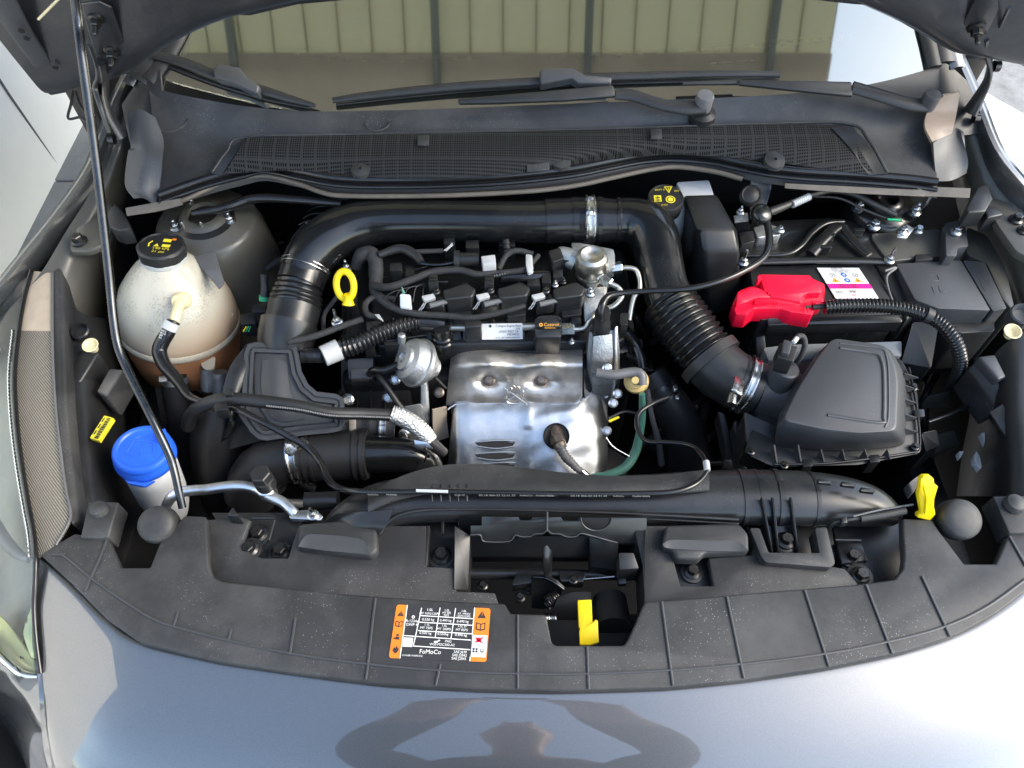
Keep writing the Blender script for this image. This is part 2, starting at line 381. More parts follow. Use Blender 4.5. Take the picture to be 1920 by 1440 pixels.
def patch(name, rows, m, parent=None, su=6, sv=6, thick=.003, fn=None, ang=50):
    "smooth sheet through a grid of control points, with thickness"
    ctl = [[V3(q) for q in r_] for r_ in rows]
    g1 = [spline(r_, su) for r_ in ctl]
    cols = [spline([r_[k] for r_ in g1], sv) for k in range(len(g1[0]))]
    pts = [[cols[k][j] for k in range(len(cols))] for j in range(len(cols[0]))]
    if fn: pts = [[fn(p, k/(len(r_)-1), j/(len(pts)-1)) for k, p in enumerate(r_)] for j, r_ in enumerate(pts)]
    nj, nk = len(pts), len(pts[0]); nrm = []
    for j in range(nj):
        row = []
        for k in range(nk):
            a = pts[j][min(k+1, nk-1)]-pts[j][max(k-1, 0)]; b_ = pts[min(j+1, nj-1)][k]-pts[max(j-1, 0)][k]
            q = a.cross(b_); q = q.normalized() if q.length > 1e-12 else Vector((0, 0, 1))
            if q.dot(CAM-pts[j][k]) < 0: q = -q
            row.append(q)
        nrm.append(row)
    bm = bmesh.new()
    A = [[bm.verts.new(p) for p in r_] for r_ in pts]; grid(bm, A)
    if thick:
        B = [[bm.verts.new(p-nrm[j][k]*thick) for k, p in enumerate(r_)] for j, r_ in enumerate(pts)]; grid(bm, B)
        def side(a, b_):
            for i in range(len(a)-1): bm.faces.new((a[i], a[i+1], b_[i+1], b_[i]))
        side(A[0], B[0]); side(A[-1], B[-1]); side([r_[0] for r_ in A], [r_[0] for r_ in B]); side([r_[-1] for r_ in A], [r_[-1] for r_ in B])
    return finish(name, bm, m, parent, ang=ang)
def loft(name, polys, m, parent=None, cap=True, bevel=0., ang=38):
    "same-length outlines stacked into one skin"
    bm = bmesh.new(); rr = [[bm.verts.new(V3(q)) for q in p] for p in polys]; N = len(rr[0])
    for a, b_ in zip(rr, rr[1:]):
        for k in range(N): bm.faces.new((a[k], a[(k+1) % N], b_[(k+1) % N], b_[k]))
    if cap: bm.faces.new(rr[0]); bm.faces.new(rr[-1][::-1])
    bmesh.ops.recalc_face_normals(bm, faces=bm.faces[:])
    if bevel:
        es = [e for e in bm.edges if e.calc_face_angle(0) > R(28)]
        bmesh.ops.bevel(bm, geom=es, offset=bevel, segments=2, profile=.5, affect='EDGES', clamp_overlap=True)
    return finish(name, bm, m, parent, ang=ang)
def frame(axis):
    w_ = Vector(axis).normalized(); u = Vector((1, 0, 0)) - w_*w_.x
    if u.length < .1: u = Vector((0, 1, 0)) - w_*w_.y
    u.normalize(); return u, w_.cross(u), w_
def rev(bm, c, axis, prof, n=32, mi=0, sq=1.):
    u, v, w_ = frame(axis); rings = []
    for r_, h in prof:
        if r_ < 1e-6: rings.append([bm.verts.new(c+w_*h)])
        else: rings.append([bm.verts.new(c+w_*h+u*math.cos(2*math.pi*k/n)*r_+v*math.sin(2*math.pi*k/n)*r_*sq) for k in range(n)])
    for a, b_ in zip(rings, rings[1:]):
        for k in range(n):
            q = [a[0]] if len(a) == 1 else [a[k], a[(k+1) % n]]
            q += [b_[0]] if len(b_) == 1 else [b_[(k+1) % n], b_[k]]
            if len(q) > 2: bm.faces.new(q).material_index = mi
    for r_ in (rings[0], rings[-1]):
        if len(r_) > 1: bm.faces.new(r_).material_index = mi
def lathe(name, c, axis, prof, m, parent=None, n=32, ang=38, sq=1.):
    bm = bmesh.new(); rev(bm, V3(c), axis, prof, n, sq=sq); return finish(name, bm, m, parent, ang=ang)
def bolt(parent, px, py, z, dpx, m='zinc', axis=(0, 0, 1), stud=0., name='bolt'):
    "flanged hexagon head, dpx = flange diameter"
    c = px if isinstance(px, Vector) else P(px, py, z); r = dpx*.5*mpp(c); bm = bmesh.new()
    rev(bm, c, axis, [(r, -.002), (r, r*.12), (r*.72, r*.3)], 20)
    u, v, w_ = frame(axis); a0 = random.random()
    h0, h1 = r*.28, r*1.0
    ring = lambda rr, h: [bm.verts.new(c+w_*h+u*math.cos(a0+k*math.pi/3)*rr+v*math.sin(a0+k*math.pi/3)*rr) for k in range(6)]
    A, B, C_ = ring(r*.66, h0), ring(r*.66, h1-r*.1), ring(r*.56, h1)
    for s, e in ((A, B), (B, C_)):
        for k in range(6): bm.faces.new((s[k], s[(k+1) % 6], e[(k+1) % 6], e[k]))
    bm.faces.new(C_)
    if stud: rev(bm, c, axis, [(r*.3, h1-.001), (r*.3, h1+stud*.85), (r*.2, h1+stud)], 10)
    else: rev(bm, c, axis, [(r*.3, h1-.001), (r*.3, h1+r*.04), (r*.16, h1+r*.04), (r*.14, h1-.0005)], 10)
    return finish(name, bm, m, parent, ang=25)
def box(name, c, size, m, parent=None, rot=(0, 0, 0), bevel=.002):
    bm = bmesh.new(); bmesh.ops.create_cube(bm, size=1)
    from mathutils import Euler
    M = Matrix.LocRotScale(V3(c), Euler([R(a) for a in rot]), Vector(size))
    bmesh.ops.transform(bm, matrix=M, verts=bm.verts)
    if bevel: bmesh.ops.bevel(bm, geom=bm.edges[:], offset=bevel, segments=2, profile=.5, affect='EDGES', clamp_overlap=True)
    return finish(name, bm, m, parent)
TXT = {}
def text_mesh(s):
    if s in TXT: return TXT[s]
    cu = bpy.data.curves.new('t', 'FONT'); cu.body = s; cu.resolution_u = 3
    o = bpy.data.objects.new('t', cu); COL.objects.link(o)
    me = bpy.data.meshes.new_from_object(o.evaluated_get(bpy.context.evaluated_depsgraph_get()))
    V = [v.co.copy() for v in me.vertices]; Fc = [list(p.vertices) for p in me.polygons]
    bpy.data.objects.remove(o); bpy.data.curves.remove(cu); bpy.data.meshes.remove(me)
    x0 = min((v.x for v in V), default=0); x1 = max((v.x for v in V), default=1)
    TXT[s] = (V, Fc, x0, x1); return TXT[s]
class Sheet:
    "flat printed sheet: local coords u (0..1 left-right) v (0..1 top-bottom) over a real rectangle"
    def __init__(s, name, tl, tr, bl, base, parent=None, thick=.0006, lift=.0006, corner=0.):
        s.o, s.x, s.y = V3(tl), None, None; s.x = V3(tr)-s.o; s.y = V3(bl)-s.o
        s.n = s.x.cross(s.y).normalized()
        if s.n.dot(CAM-s.o) < 0: s.n = -s.n
        s.bm = bmesh.new(); s.mats = []; s.name = name; s.parent = parent; s.lift = lift; s.k = 0
        s.asp = s.x.length/s.y.length
        if base:
            q = [(0, 0), (1, 0), (1, 1), (0, 1)]
            if corner: 
                q = []
                for cx, cy, a in ((corner, corner*s.asp, 180), (1-corner, corner*s.asp, 270), (1-corner, 1-corner*s.asp, 0), (corner, 1-corner*s.asp, 90)):
                    for t_ in range(6):
                        b_ = R(a+90*t_/5); q.append((cx+math.cos(b_)*corner, cy+math.sin(b_)*corner*s.asp))
            s.poly(q, base, edge=True)
    def mi(s, m):
        if m not in s.mats: s.mats.append(m)
        return s.mats.index(m)
    def at(s, u, v): return s.o+s.x*u+s.y*v+s.n*(s.lift*(1+.35*s.k))
    def poly(s, q, m, edge=False):
        vs = [s.bm.verts.new(s.at(*a)) for a in q]; s.bm.faces.new(vs).material_index = s.mi(m)
        if edge:
            lo = [s.bm.verts.new(s.at(*a)-s.n*s.lift*1.6) for a in q]; n = len(q)
            for i in range(n): s.bm.faces.new((vs[i], vs[(i+1) % n], lo[(i+1) % n], lo[i])).material_index = s.mi(m)
        s.k += 1 if edge else 0
    def rect(s, u0, v0, u1, v1, m): s.poly([(u0, v0), (u1, v0), (u1, v1), (u0, v1)], m)
    def disc(s, u, v, r, m, n=18, r2=None):
        a = [(u+math.cos(2*math.pi*k/n)*r/s.asp, v+math.sin(2*math.pi*k/n)*r) for k in range(n)]
        if r2 is None: s.poly(a, m)
        else:
            b_ = [(u+math.cos(2*math.pi*k/n)*r2/s.asp, v+math.sin(2*math.pi*k/n)*r2) for k in range(n)]
            for k in range(n): s.poly([a[k], a[(k+1) % n], b_[(k+1) % n], b_[k]], m)
    def text(s, st, u, v, h, m, align='l', width=None):
        V, Fc, x0, x1 = text_mesh(st); k = h/.7   # h = cap height as fraction of sheet height
        ku = k/s.asp
        if width: ku = width/(x1-x0)
        off = {'l': -x0, 'c': -(x0+x1)/2, 'r': -x1}[align]
        s.k += 1
        vs = [s.bm.verts.new(s.at(u+(p.x+off)*ku, v-p.y*k)) for p in V]; mi = s.mi(m); s.k -= 1
        for f in Fc:
            try: s.bm.faces.new([vs[i] for i in f]).material_index = mi
            except ValueError: pass
    def done(s):
        return finish(s.name, s.bm, s.mats, s.parent, smooth=False)
def layer(s): s.k += 1
# ================================================================ the setting
bm = bmesh.new()
vs = [bm.verts.new(p) for p in ((-60, -60, 0), (60, -60, 0), (60, 60, 0), (-60, 60, 0))]; bm.faces.new(vs)
ground = finish('ground', bm, 'ground_sand'); tag(ground, kind='structure')
# grey paving slabs between the car and the wall, each its own slab
slab_me = None
random.seed(3)
for i in range(3):
    for j in range(14):
        x0 = -1.52+.3*i; y0 = -1.2+.4*j
        if slab_me is None:
            o = box('paving_slab', Vector((x0+.15, y0+.2, .006)), (.292, .392, .03), 'paver', ground, bevel=.004); slab_me = o.data
        else:
            o = bpy.data.objects.new('paving_slab', slab_me); COL.objects.link(o); o.parent = ground
            o.location = (x0+.15, y0+.2 + (.2 if i % 2 else 0), .006+random.uniform(-.0015, .0015))
# white wall
wl_ = thing('white_wall', 'plain white wall standing beside the car above grey paving slabs', 'wall', Vector((-1.56, 1.2, 0)))
bm = bmesh.new()
prof = [(-1.505, .0), (-1.505, .02), (-1.53, .3), (-1.545, .8), (-1.56, 2.0), (-1.75, 2.0), (-1.75, 0.)]
a = [bm.verts.new((x, -.4, z)) for x, z in prof]; b_ = [bm.verts.new((x, 6, z)) for x, z in prof]
for k in range(len(prof)): bm.faces.new((a[k], a[(k+1) % len(prof)], b_[(k+1) % len(prof)], b_[k]))
bm.faces.new(a); bm.faces.new(b_[::-1])
finish('wall_face', bm, 'wall_white', wl_, ang=30)
for y in (2.06, 3.4):
    bm = bmesh.new(); sweep(bm, [Vector((-1.557, y, 1.98)), Vector((-1.543, y, .8)), Vector((-1.528, y, .3)), Vector((-1.51, y, .03))], [.004]*4, 8); finish('panel_joint', bm, 'wall_line', wl_)
# white kerb on the sunny side
kb = prism('white_kerb', [P(1835, 162, -.80), P(2010, 262, -.80), P(2010, 430, -.80), P(1850, 330, -.80)], .08, 'kerb_white', bevel=.012)
tag(kb, 'bright white painted kerb on the ground beside the front wing', 'kerb')
# canopy roof over the rear of the car (mirrored in the windscreen)
cn = thing('parking_canopy', 'beige boarded parking canopy on dark beams above the windscreen', 'canopy', Vector((-1.9, 3.2, 0)))
ZC = 3.1
for k in range(33):
    x = -2.96+k*.13
    box('board', Vector((x, 4.3, ZC)), (.1298, 6.7, .012), 'canopy_beige', cn, bevel=0)
    box('batten', Vector((x+.065, 4.3, ZC-.011)), (.005, 6.7, .004), 'canopy_batten', cn, bevel=0)
box('fascia_board', Vector((-.88, .85, ZC-.03)), (4.29, .36, .03), 'canopy_brown', cn, bevel=.004)
for x in (-2.5, -1.8, -1.1, -.30, .30, 1.02):
    box('beam', Vector((x, 4.26, ZC-.04)), (.03, 6.7, .04), 'canopy_beam', cn, bevel=.004)
for x in (-2.7, 1.2):
    box('post', Vector((x, 4.1, ZC/2-.02)), (.09, .09, ZC-.04), 'canopy_beam', cn, bevel=.006)

# ================================================================ car body
E = [(75, 1042), (130, 1092), (200, 1163), (262, 1206), (400, 1240), (560, 1264), (720, 1284), (900, 1294), (1046, 1297), (1250, 1291), (1400, 1276), (1550, 1254), (1700, 1223), (1800, 1190), (1870, 1152), (1925, 1110), (1990, 1050), (2050, 985)]
body = thing('car_body', 'grey metallic car body around the open engine bay', 'car', Vector((0, .6, 0)))
Ep = [P(x, y, -.014) for x, y in E]
prof = [(-.012, -.006), (0, 0), (.02, -.005), (.05, -.0155), (.085, -.031), (.12, -.052), (.165, -.088), (.205, -.15), (.215, -.3), (.19, -.62)]
rows = []
for d, dz in prof:
    row = []
    for i, p in enumerate(Ep):
        tg = (Ep[min(i+1, len(Ep)-1)]-Ep[max(i-1, 0)]); nn = Vector((tg.y, -tg.x, 0)).normalized()
        row.append(p+nn*d+Vector((0, 0, dz)))
    rows.append(row)
# the skin runs along the inner edge of the headlamp on the left
c0 = [(77, 1036, -.02), (75, 1042, -.014), (74, 1054, -.013), (70, 1095, -.02), (67, 1140, -.03), (70, 1195, -.045), (80, 1266, -.06), (92, 1310, -.10), (108, 1370, -.2), (118, 1420, -.5)]
for j in range(10):
    full = rows[j][:]
    rows[j][0] = V3(c0[j])
    for i, f in ((1, .72), (2, .45), (3, .2)):
        shift = V3(c0[j])-full[0]; rows[j][i] = full[i]+shift*f
patch('bumper_skin', rows, 'car_paint', body, su=5, sv=4, thick=.004)
patch('bumper_corner', [[(-60, 1150, -.07), (-20, 1212, -.075), (20, 1250, -.078), (52, 1268, -.076), (84, 1262, -.064)], [(-60, 1200, -.085), (-20, 1245, -.088), (20, 1272, -.088), (60, 1288, -.088), (100, 1290, -.075)], [(-70, 1262, -.12), (-10, 1288, -.12), (40, 1314, -.12), (85, 1365, -.115), (190, 1440, -.1)], [(-70, 1275, -.16), (-10, 1302, -.16), (34, 1330, -.16), (75, 1380, -.16), (170, 1470, -.15)], [(-70, 1330, -.3), (-10, 1350, -.3), (20, 1380, -.3), (50, 1430, -.3), (90, 1500, -.3)], [(-70, 1350, -.6), (-10, 1368, -.6), (18, 1400, -.6), (44, 1446, -.6), (80, 1510, -.6)]], 'car_paint', body, thick=.004)
# wings: top strip rising to the cowl and the flank below it
def wing(side_pts, sgn):
    top = [V3(q) for q in side_pts]
    rws = []
    for dx, dz in ((0, -.03), (.001, 0), (.005, .003), (.014, .001), (.024, -.02), (.034, -.1), (.04, -.3), (.035, -.6)):
        rws.append([p+Vector((sgn*dx, 0, dz)) for p in top])
    patch('wing', rws, 'car_paint', body, su=5, sv=3, thick=.003)
wing([(262, 118, .13), (232, 178, .105), (200, 262, .08), (170, 328, .06), (110, 412, .035), (50, 486, .015), (0, 548, -.0), (-90, 640, -.03)], -1)
wing([(1755, 30, .16), (1785, 100, .135), (1822, 185, .108), (1860, 280, .08), (1914, 350, .06), (1985, 430, .03), (2060, 540, 0)], 1)
# inner panels
patch('inner_wing', [[(232, 190, .09), (185, 330, .045), (120, 440, .02), (70, 520, 0), (-20, 620, -.02)],
                     [(255, 200, .085), (205, 350, .035), (150, 470, .0), (110, 560, -.02), (40, 700, -.03)],
                     [(262, 250, .03), (225, 390, -.03), (190, 500, -.06), (160, 610, -.08), (100, 740, -.1)],
                     [(270, 300, -.2), (235, 440, -.2), (225, 560, -.25), (215, 680, -.3), (170, 800, -.4)]], 'primer_olive', body, thick=.003)
patch('inner_wing', [[(1818, 190, .1), (1880, 335, .045), (1940, 430, .02), (2000, 530, 0)],
                     [(1800, 220, .085), (1850, 360, .03), (1900, 450, .0), (1950, 560, -.02)],
                     [(1780, 280, .02), (1815, 400, -.03), (1875, 500, -.06), (1920, 620, -.08)],
                     [(1770, 330, -.2), (1790, 470, -.2), (1840, 600, -.25), (1880, 720, -.3)]], 'primer_olive', body, thick=.003)
for x in (-.74, .76):
    box('cabin_side', Vector((x, 1.75, .86)), (.04, 1.2, 1.0), 'dash', body, bevel=.01)
box('cabin_back', Vector((0, 2.35, .9)), (1.5, .04, 1.1), 'dash', body, bevel=.01)
box('roof', Vector((0, 2.1, 1.47)), (1.4, .7, .04), 'car_paint', body, bevel=.015)
box('plenum', Vector((.02, 1.10, G-.04)), (1.3, .10, .14), 'plastic_deep', body, bevel=.004)
patch('cowl_corner', [[(228, 196, .10), (262, 150, .135), (300, 130, .15)], [(236, 235, .09), (268, 205, .11), (305, 195, .115)], [(244, 270, .07), (270, 262, .08), (306, 262, .085)]], 'plastic', body, thick=.004)
patch('cowl_corner', [[(1735, 120, .15), (1772, 118, .15), (1812, 150, .13)], [(1738, 175, .115), (1775, 175, .12), (1832, 195, .105)], [(1742, 250, .085), (1780, 255, .08), (1842, 250, .08)]], 'plastic', body, thick=.004)
lathe('tower_top', P(385, 412, -.008), (0, 0, 1), [(.048, -.004), (.046, .001), (.03, .008), (.026, .006), (0, .006)], 'black_paint', body, n=40)
box('firewall', Vector((0, 1.12, G-.25)), (1.3, .02, .62), 'plastic_deep', body, bevel=.003)
box('undertray', Vector((0.03, .68, G-.55)), (1.36, .86, .02), 'plastic_deep', body, bevel=.003)
box('front_crossmember', Vector((0.03, .27, G-.32)), (1.2, .05, .5), 'plastic_deep', body, bevel=.01)
for s in (-1, 1):
    box('chassis_rail', Vector((s*.62+.03, .66, G-.42)), (.05, .95, .36), 'plastic_deep', body, bevel=.01)
for s, x in ((-1, -.70), (1, .78)):
    box('wheel_arch_liner', Vector((x, .66, G-.33)), (.02, .98, .44), 'plastic_deep', body, bevel=.003)
def tower(px, py, z, rpx, m):
    c = P(px, py, z); r = rpx*mpp(c)
    o = lathe('strut_tower', c, (0, 0, 1), [(r*1.25, -.3), (r*1.15, -.1), (r*1.06, -.03), (r*.98, -.008), (r*.9, 0), (r*.5, .004), (r*.45, .012), (r*.3, .014), (r*.27, .004), (0, .004)], m, body, n=48, ang=60)
    return o
tw = tower(385, 412, -.01, 96, 'primer_olive')
for x, y in ((330, 428), (432, 414), (364, 389)): bolt(tw, x, y, -.006, 21, stud=.008, name='nut')
for x, y in ((349, 436), (384, 436)):
    lathe('stud', P(x, y, -.01), (0, 0, 1), [(.0025, 0), (.0025, .02), (.0015, .022)], 'zinc', tw, n=10)
tw = tower(1660, 384, -.01, 62, 'black_paint')
for x, y in ((1608, 390), (1715, 398)): bolt(tw, x, y, .0, 24, stud=.008, name='nut')
lathe('stud', P(1731, 392, -.01), (0, 0, 1), [(.003, 0), (.003, .03), (.0015, .032)], 'zinc', tw, n=10)
# olive beam by the right tower with an earth point
bmr = prism('wing_beam', rounded(zz([(1630, 438), (1768, 428), (1775, 478), (1668, 490), (1650, 470)], -.02), 12), .12, 'primer_olive', body, bevel=.008, seg=3)
prism('wing_beam', rounded(zz([(1812, 425), (1850, 440), (1885, 500), (1905, 590), (1880, 560), (1850, 492), (1812, 478)], -.03), 10), .12, 'primer_olive', body, bevel=.006, seg=3)
prism('earth_bracket', zz([(1680, 430), (1700, 420), (1715, 428), (1700, 446), (1682, 444)], .0), .003, 'aluminium', body, bevel=.001)
bolt(body, 1692, 434, .002, 21); bolt(body, 1722, 432, -.008, 19)
prism('bracket', rounded(zz([(1772, 418), (1808, 412), (1816, 462), (1796, 464), (1794, 480), (1774, 480)], .0), 4), .03, 'plastic_grey', body, bevel=.002)
bolt(body, 1792, 434, .003, 23)
# upper side brackets in front of the wings
for pts in ([(150, 395), (205, 378), (222, 400), (200, 455), (168, 470), (128, 470)],):
    br = prism('upper_bracket', rounded(zz(pts, .02), 10), .012, 'primer_olive', body, bevel=.003)
    bolt(br, 148, 452, .022, 30, 'bolt_dark')
br = prism('upper_bracket', rounded(zz([(1836, 348), (1870, 330), (1900, 372), (1920, 420), (1960, 440), (1960, 500), (1905, 470), (1870, 420)], .03), 8), .012, 'primer_olive', body, bevel=.003)
bolt(br, 1905, 412, .032, 26, 'bolt_dark'); bolt(br, 1918, 432, .032, 22, 'bolt_dark')
def clip_bracket(pts, z, lab):
    o = prism('bracket', zz(pts, z), .03, 'plastic', body, bevel=.002); return o
clip_bracket([(1832, 352), (1852, 342), (1862, 372), (1848, 396), (1816, 398), (1812, 390)], .05, '')
clip_bracket([(1846, 388), (1868, 386), (1882, 402), (1852, 408)], .04, '')
clip_bracket([(200, 400), (215, 380), (232, 398), (244, 428), (222, 432), (205, 425)], .045, '')

# ================================================================ cowl, windscreen
G0 = P(1000, 197, .115); GN = Vector((0, -math.sin(R(30)), math.cos(R(30))))
def PG(px, py, lift=0.): return PP(px, py, G0+GN*lift, GN)
base_line = [(278, 150), (300, 168), (420, 193), (560, 208), (760, 206), (1000, 197), (1250, 187), (1450, 178), (1620, 160), (1750, 126), (1764, 110)]
gb = [PG(x, y) for x, y in base_line]
wsn = thing('windscreen', 'wide coated windscreen glass reflecting beige boards and blue sky', 'windscreen', PG(1020, 200))
up_v = Vector((0, math.cos(R(30)), math.sin(R(30))))
def glass_row(s): return [p+up_v*s+Vector((-p.x*.12*s, 0, 0))-GN*(.0) for p in gb]
patch('glass_pane', [glass_row(0), glass_row(.25), glass_row(.5), glass_row(.8)], 'windscreen_glass', wsn, su=4, sv=3, thick=0)
# black printed border and rubber pillars at both ends
for pts, nm in (([(278, 150), (310, 110), (338, 60), (352, 20), (365, -60)], 'pillar_seal'), ([(1752, 126), (1742, 80), (1730, 30), (1715, -60)], 'pillar_seal')):
    c = [PG(x, y, .004) for x, y in pts]; c = spline(c, 6); bm = bmesh.new(); sweep(bm, c, [.012]*len(c), 10, flat=.5, flatdir=GN); finish(nm, bm, 'rubber', wsn)
# painted pillar / wing corner strips
for pts, w_, m_ in (([(1770, 120), (1762, 70), (1750, 20), (1738, -50)], .02, 'plastic'), ([(1795, 128), (1783, 85), (1765, 30), (1745, -50)], .012, 'car_paint'),
                    ([(256, 150), (275, 118), (300, 70), (330, 0)], .02, 'plastic'), ([(240, 158), (256, 128), (285, 75), (320, -10)], .01, 'car_paint')):
    c = spline([PG(x, y, .0) for x, y in pts], 6); bm = bmesh.new(); sweep(bm, c, [w_]*len(c), 10, flat=.45, flatdir=GN); finish('pillar_trim', bm, m_, body)
# dashboard behind the glass
ds = thing('dashboard', 'brown dashboard top with toothed demister edge behind the windscreen', 'dashboard', Vector((0, 1.35, G+.05)))
patch('dash_top', [[gb[k]+Vector((0, .02, -.035)) for k in (1, 3, 5, 7, 9)], [gb[k]+Vector((0, .30, -.02)) for k in (1, 3, 5, 7, 9)], [gb[k]+Vector((0, .6, -.02)) for k in (1, 3, 5, 7, 9)], [gb[k]+Vector((0, .9, -.1)) for k in (1, 3, 5, 7, 9)]], 'dash', ds, thick=.01)
lip = [(560, 98), (640, 106), (850, 107), (980, 104), (1050, 102), (1280, 92), (1480, 76), (1590, 66)]
def PD(px, py): return PG(px, py, -.09)
c = spline([PD(x, y) for x, y in lip], 12); bm = bmesh.new(); sweep(bm, c, [.004]*len(c), 6); finish('demister_lip', bm, 'dash_light', ds)
for i in range(46):
    t_ = i/45*(len(c)-1); j = min(len(c)-2, int(t_)); p = c[j].lerp(c[j+1], t_-j)
    if abs(p.x+.0) < .06: continue
    box('demister_tooth', p+Vector((0, -.006, 0)), (.008, .012, .004), 'dash_light', ds, bevel=0)
# identification plate
s = Sheet('number_plate_strip', PG(1332, 115, -.004), PG(1417, 109, -.004), PG(1333, 123.5, -.004), 'label_black', ds)
s.text('WF0JXXGAHJPC04321', .16, .72, .45, 'white_print', width=.66); s.rect(.01, .3, .12, .7, 'white_print'); s.rect(.86, .2, .97, .8, 'white_print'); s.done()

cowl = thing('cowl_panel', 'black plastic cowl panel below the windscreen with fine mesh air grille', 'cowl panel', P(1000, 250, .08))
seal_top = [(297, 366), (380, 337), (450, 318), (500, 308), (560, 320), (640, 334), (760, 336), (880, 333), (980, 326), (1080, 314), (1150, 300), (1210, 289), (1270, 286), (1340, 293), (1420, 310), (1500, 320), (1600, 326), (1700, 334), (1757, 341)]
def lerp_curve(pts, n):
    v = spline([Vector((a, b_, 0)) for a, b_ in pts], 10); return [v[int(round(i*(len(v)-1)/(n-1)))] for i in range(n)]
NB = 21
r0 = [PG(x, y, .001) for x, y in [(v.x, v.y) for v in lerp_curve(base_line, NB)]]
rl = [P(v.x, v.y+4, .062) for v in lerp_curve(seal_top, NB)]
mid = [a.lerp(b_, .28)+Vector((0, 0, -.004)) for a, b_ in zip(r0, rl)]
mid2 = [a.lerp(b_, .62)+Vector((0, 0, -.010)) for a, b_ in zip(r0, rl)]
patch('cowl_skin', [r0, mid, mid2, rl], 'plastic_cowl', cowl, su=3, sv=5, thick=.003)
# mesh grille: sunk end walls and a fine mesh field
top = [(462, 258), (640, 253), (860, 248), (1100, 243), (1300, 236), (1450, 233), (1585, 234)]
bot = [(420, 326), (560, 320), (740, 334), (960, 327), (1150, 298), (1330, 292), (1640, 328)]
mt = []
zt = lambda f: .094-.026*f
for f in (0, .33, .66, 1.):
    mt.append([P(a[0]+(b_[0]-a[0])*f, a[1]+(b_[1]-a[1])*f, zt(f)+.004+.006*math.sin(f*3.1)) for a, b_ in zip(top, bot)])
patch('mesh_grille', mt, 'grille_mesh', cowl, su=8, sv=5, thick=.003)
tube('grille_rim', [(398, 322, .076, 5), (425, 285, .088, 5), (458, 258, .096, 5), (640, 252, .098, 4), (1100, 242, .098, 4), (1450, 231, .098, 4), (1590, 232, .098, 5), (1628, 262, .092, 6), (1664, 324, .074, 6)], 'plastic_cowl', cowl, n=8)
patch('grille_end_wall', [[(455, 260, .096), (425, 288, .088), (396, 324, .074)], [(470, 262, .094), (440, 292, .085), (415, 330, .07)]], 'plastic_satin', cowl)
patch('grille_end_wall', [[(1585, 236, .1), (1622, 262, .094), (1662, 326, .074)], [(1560, 240, .1), (1596, 280, .092), (1628, 328, .072)]], 'plastic_satin', cowl)
for x, y, r_ in ((676, 319, 18), (1052, 303, 19), (1452, 302, 20)):
    c = P(x, y, .078); lathe('grille_boss', c, (0, -.2, 1), [(r_*mpp(c), -.004), (r_*mpp(c)*.95, .003), (.003, .005), (.002, .002), (0, .002)], 'plastic_cowl', cowl, n=28)
for x, y, r_ in ((708, 236, 22), (319, 232, 33)):
    c = P(x, y, .098); rr = r_*mpp(c); pts = [c+Vector((math.cos(a)*rr, math.sin(a)*rr*1.0, .004)) for a in [2*math.pi*k/28 for k in range(29)]]
    bm = bmesh.new(); sweep(bm, pts, [.0012]*29, 6, caps=False); finish('moulded_ring', bm, 'plastic_cowl', cowl)
for x, y in ((793, 270), (1008, 285), (1230, 258)):
    if x == 1008: prism('grille_bridge', zz([(990, 247), (1027, 246), (1030, 322), (990, 325)], .094)[:2]+[(1030, 318, .079), (988, 321, .079)], .003, 'plastic_cowl', cowl, bevel=.0005)
    else: prism('grille_tab', [(x-10, y-16, .104), (x+11, y-17, .104), (x+11, y+1, .1), (x-10, y+1, .1)], .003, 'plastic_cowl', cowl, bevel=.0005)
# end flaps of the cowl
patch('end_flap', [[(238, 215, .12), (262, 205, .13), (292, 220, .12)], [(245, 275, .1), (272, 262, .11), (307, 265, .1)], [(240, 285, .09), (270, 290, .1), (303, 310, .09)], [(234, 345, .07), (262, 352, .075), (298, 362, .06)], [(250, 372, .06), (270, 372, .06), (290, 385, .05)]], 'plastic_grey', cowl, su=4, sv=4, thick=.004)
patch('end_flap', [[(1770, 180, .14), (1800, 172, .14)], [(1742, 205, .12), (1795, 205, .12)], [(1734, 235, .11), (1788, 238, .11)], [(1748, 266, .1), (1785, 250, .1)]], 'flap_reflection', cowl, su=4, sv=4, thick=.004)
patch('end_flap', [[(1750, 268, .1), (1790, 240, .1), (1802, 250, .1)], [(1752, 300, .08), (1790, 285, .085), (1815, 300, .08)], [(1756, 340, .06), (1785, 338, .06), (1812, 325, .06)]], 'plastic_grey', cowl, su=4, sv=4, thick=.004)

# ================================================================ rubber bonnet seal
sl = thing('bonnet_seal', 'long wavy black rubber seal along the front edge of the cowl', 'seal', P(1000, 340, .05))
tube('upper_bulb', [(x, y, .066, 15) for x, y in seal_top], 'rubber_gloss', sl, n=12)
low = [(300, 386), (345, 375), (400, 350), (450, 335), (500, 330), (560, 345), (600, 360), (640, 367), (760, 368), (880, 365), (1000, 358), (1080, 348), (1150, 333), (1220, 318), (1270, 313), (1340, 322), (1392, 336)]
tube('lower_lip', [(x, y, .052, 9) for x, y in low], 'rubber_tan', sl, n=10)  # lit look of the lip is put into its tan colour
tube('middle_groove', [(x, y+15, .058, 8) for x, y in seal_top], 'rubber_gloss', sl, n=10)
ul = lerp_curve(seal_top, 19)
patch('seal_web', [[(v.x, v.y+4, .06) for v in ul], [(v.x, v.y+18, .054) for v in ul], [(v.x, v.y+31, .045) for v in ul]], 'rubber', sl, su=3, sv=3, thick=.004)
patch('end_strip', [[(235, 390, .058), (290, 380, .06), (338, 372, .062)], [(238, 405, .05), (295, 396, .052), (342, 384, .055)]], 'rubber_tan', sl, thick=.004)
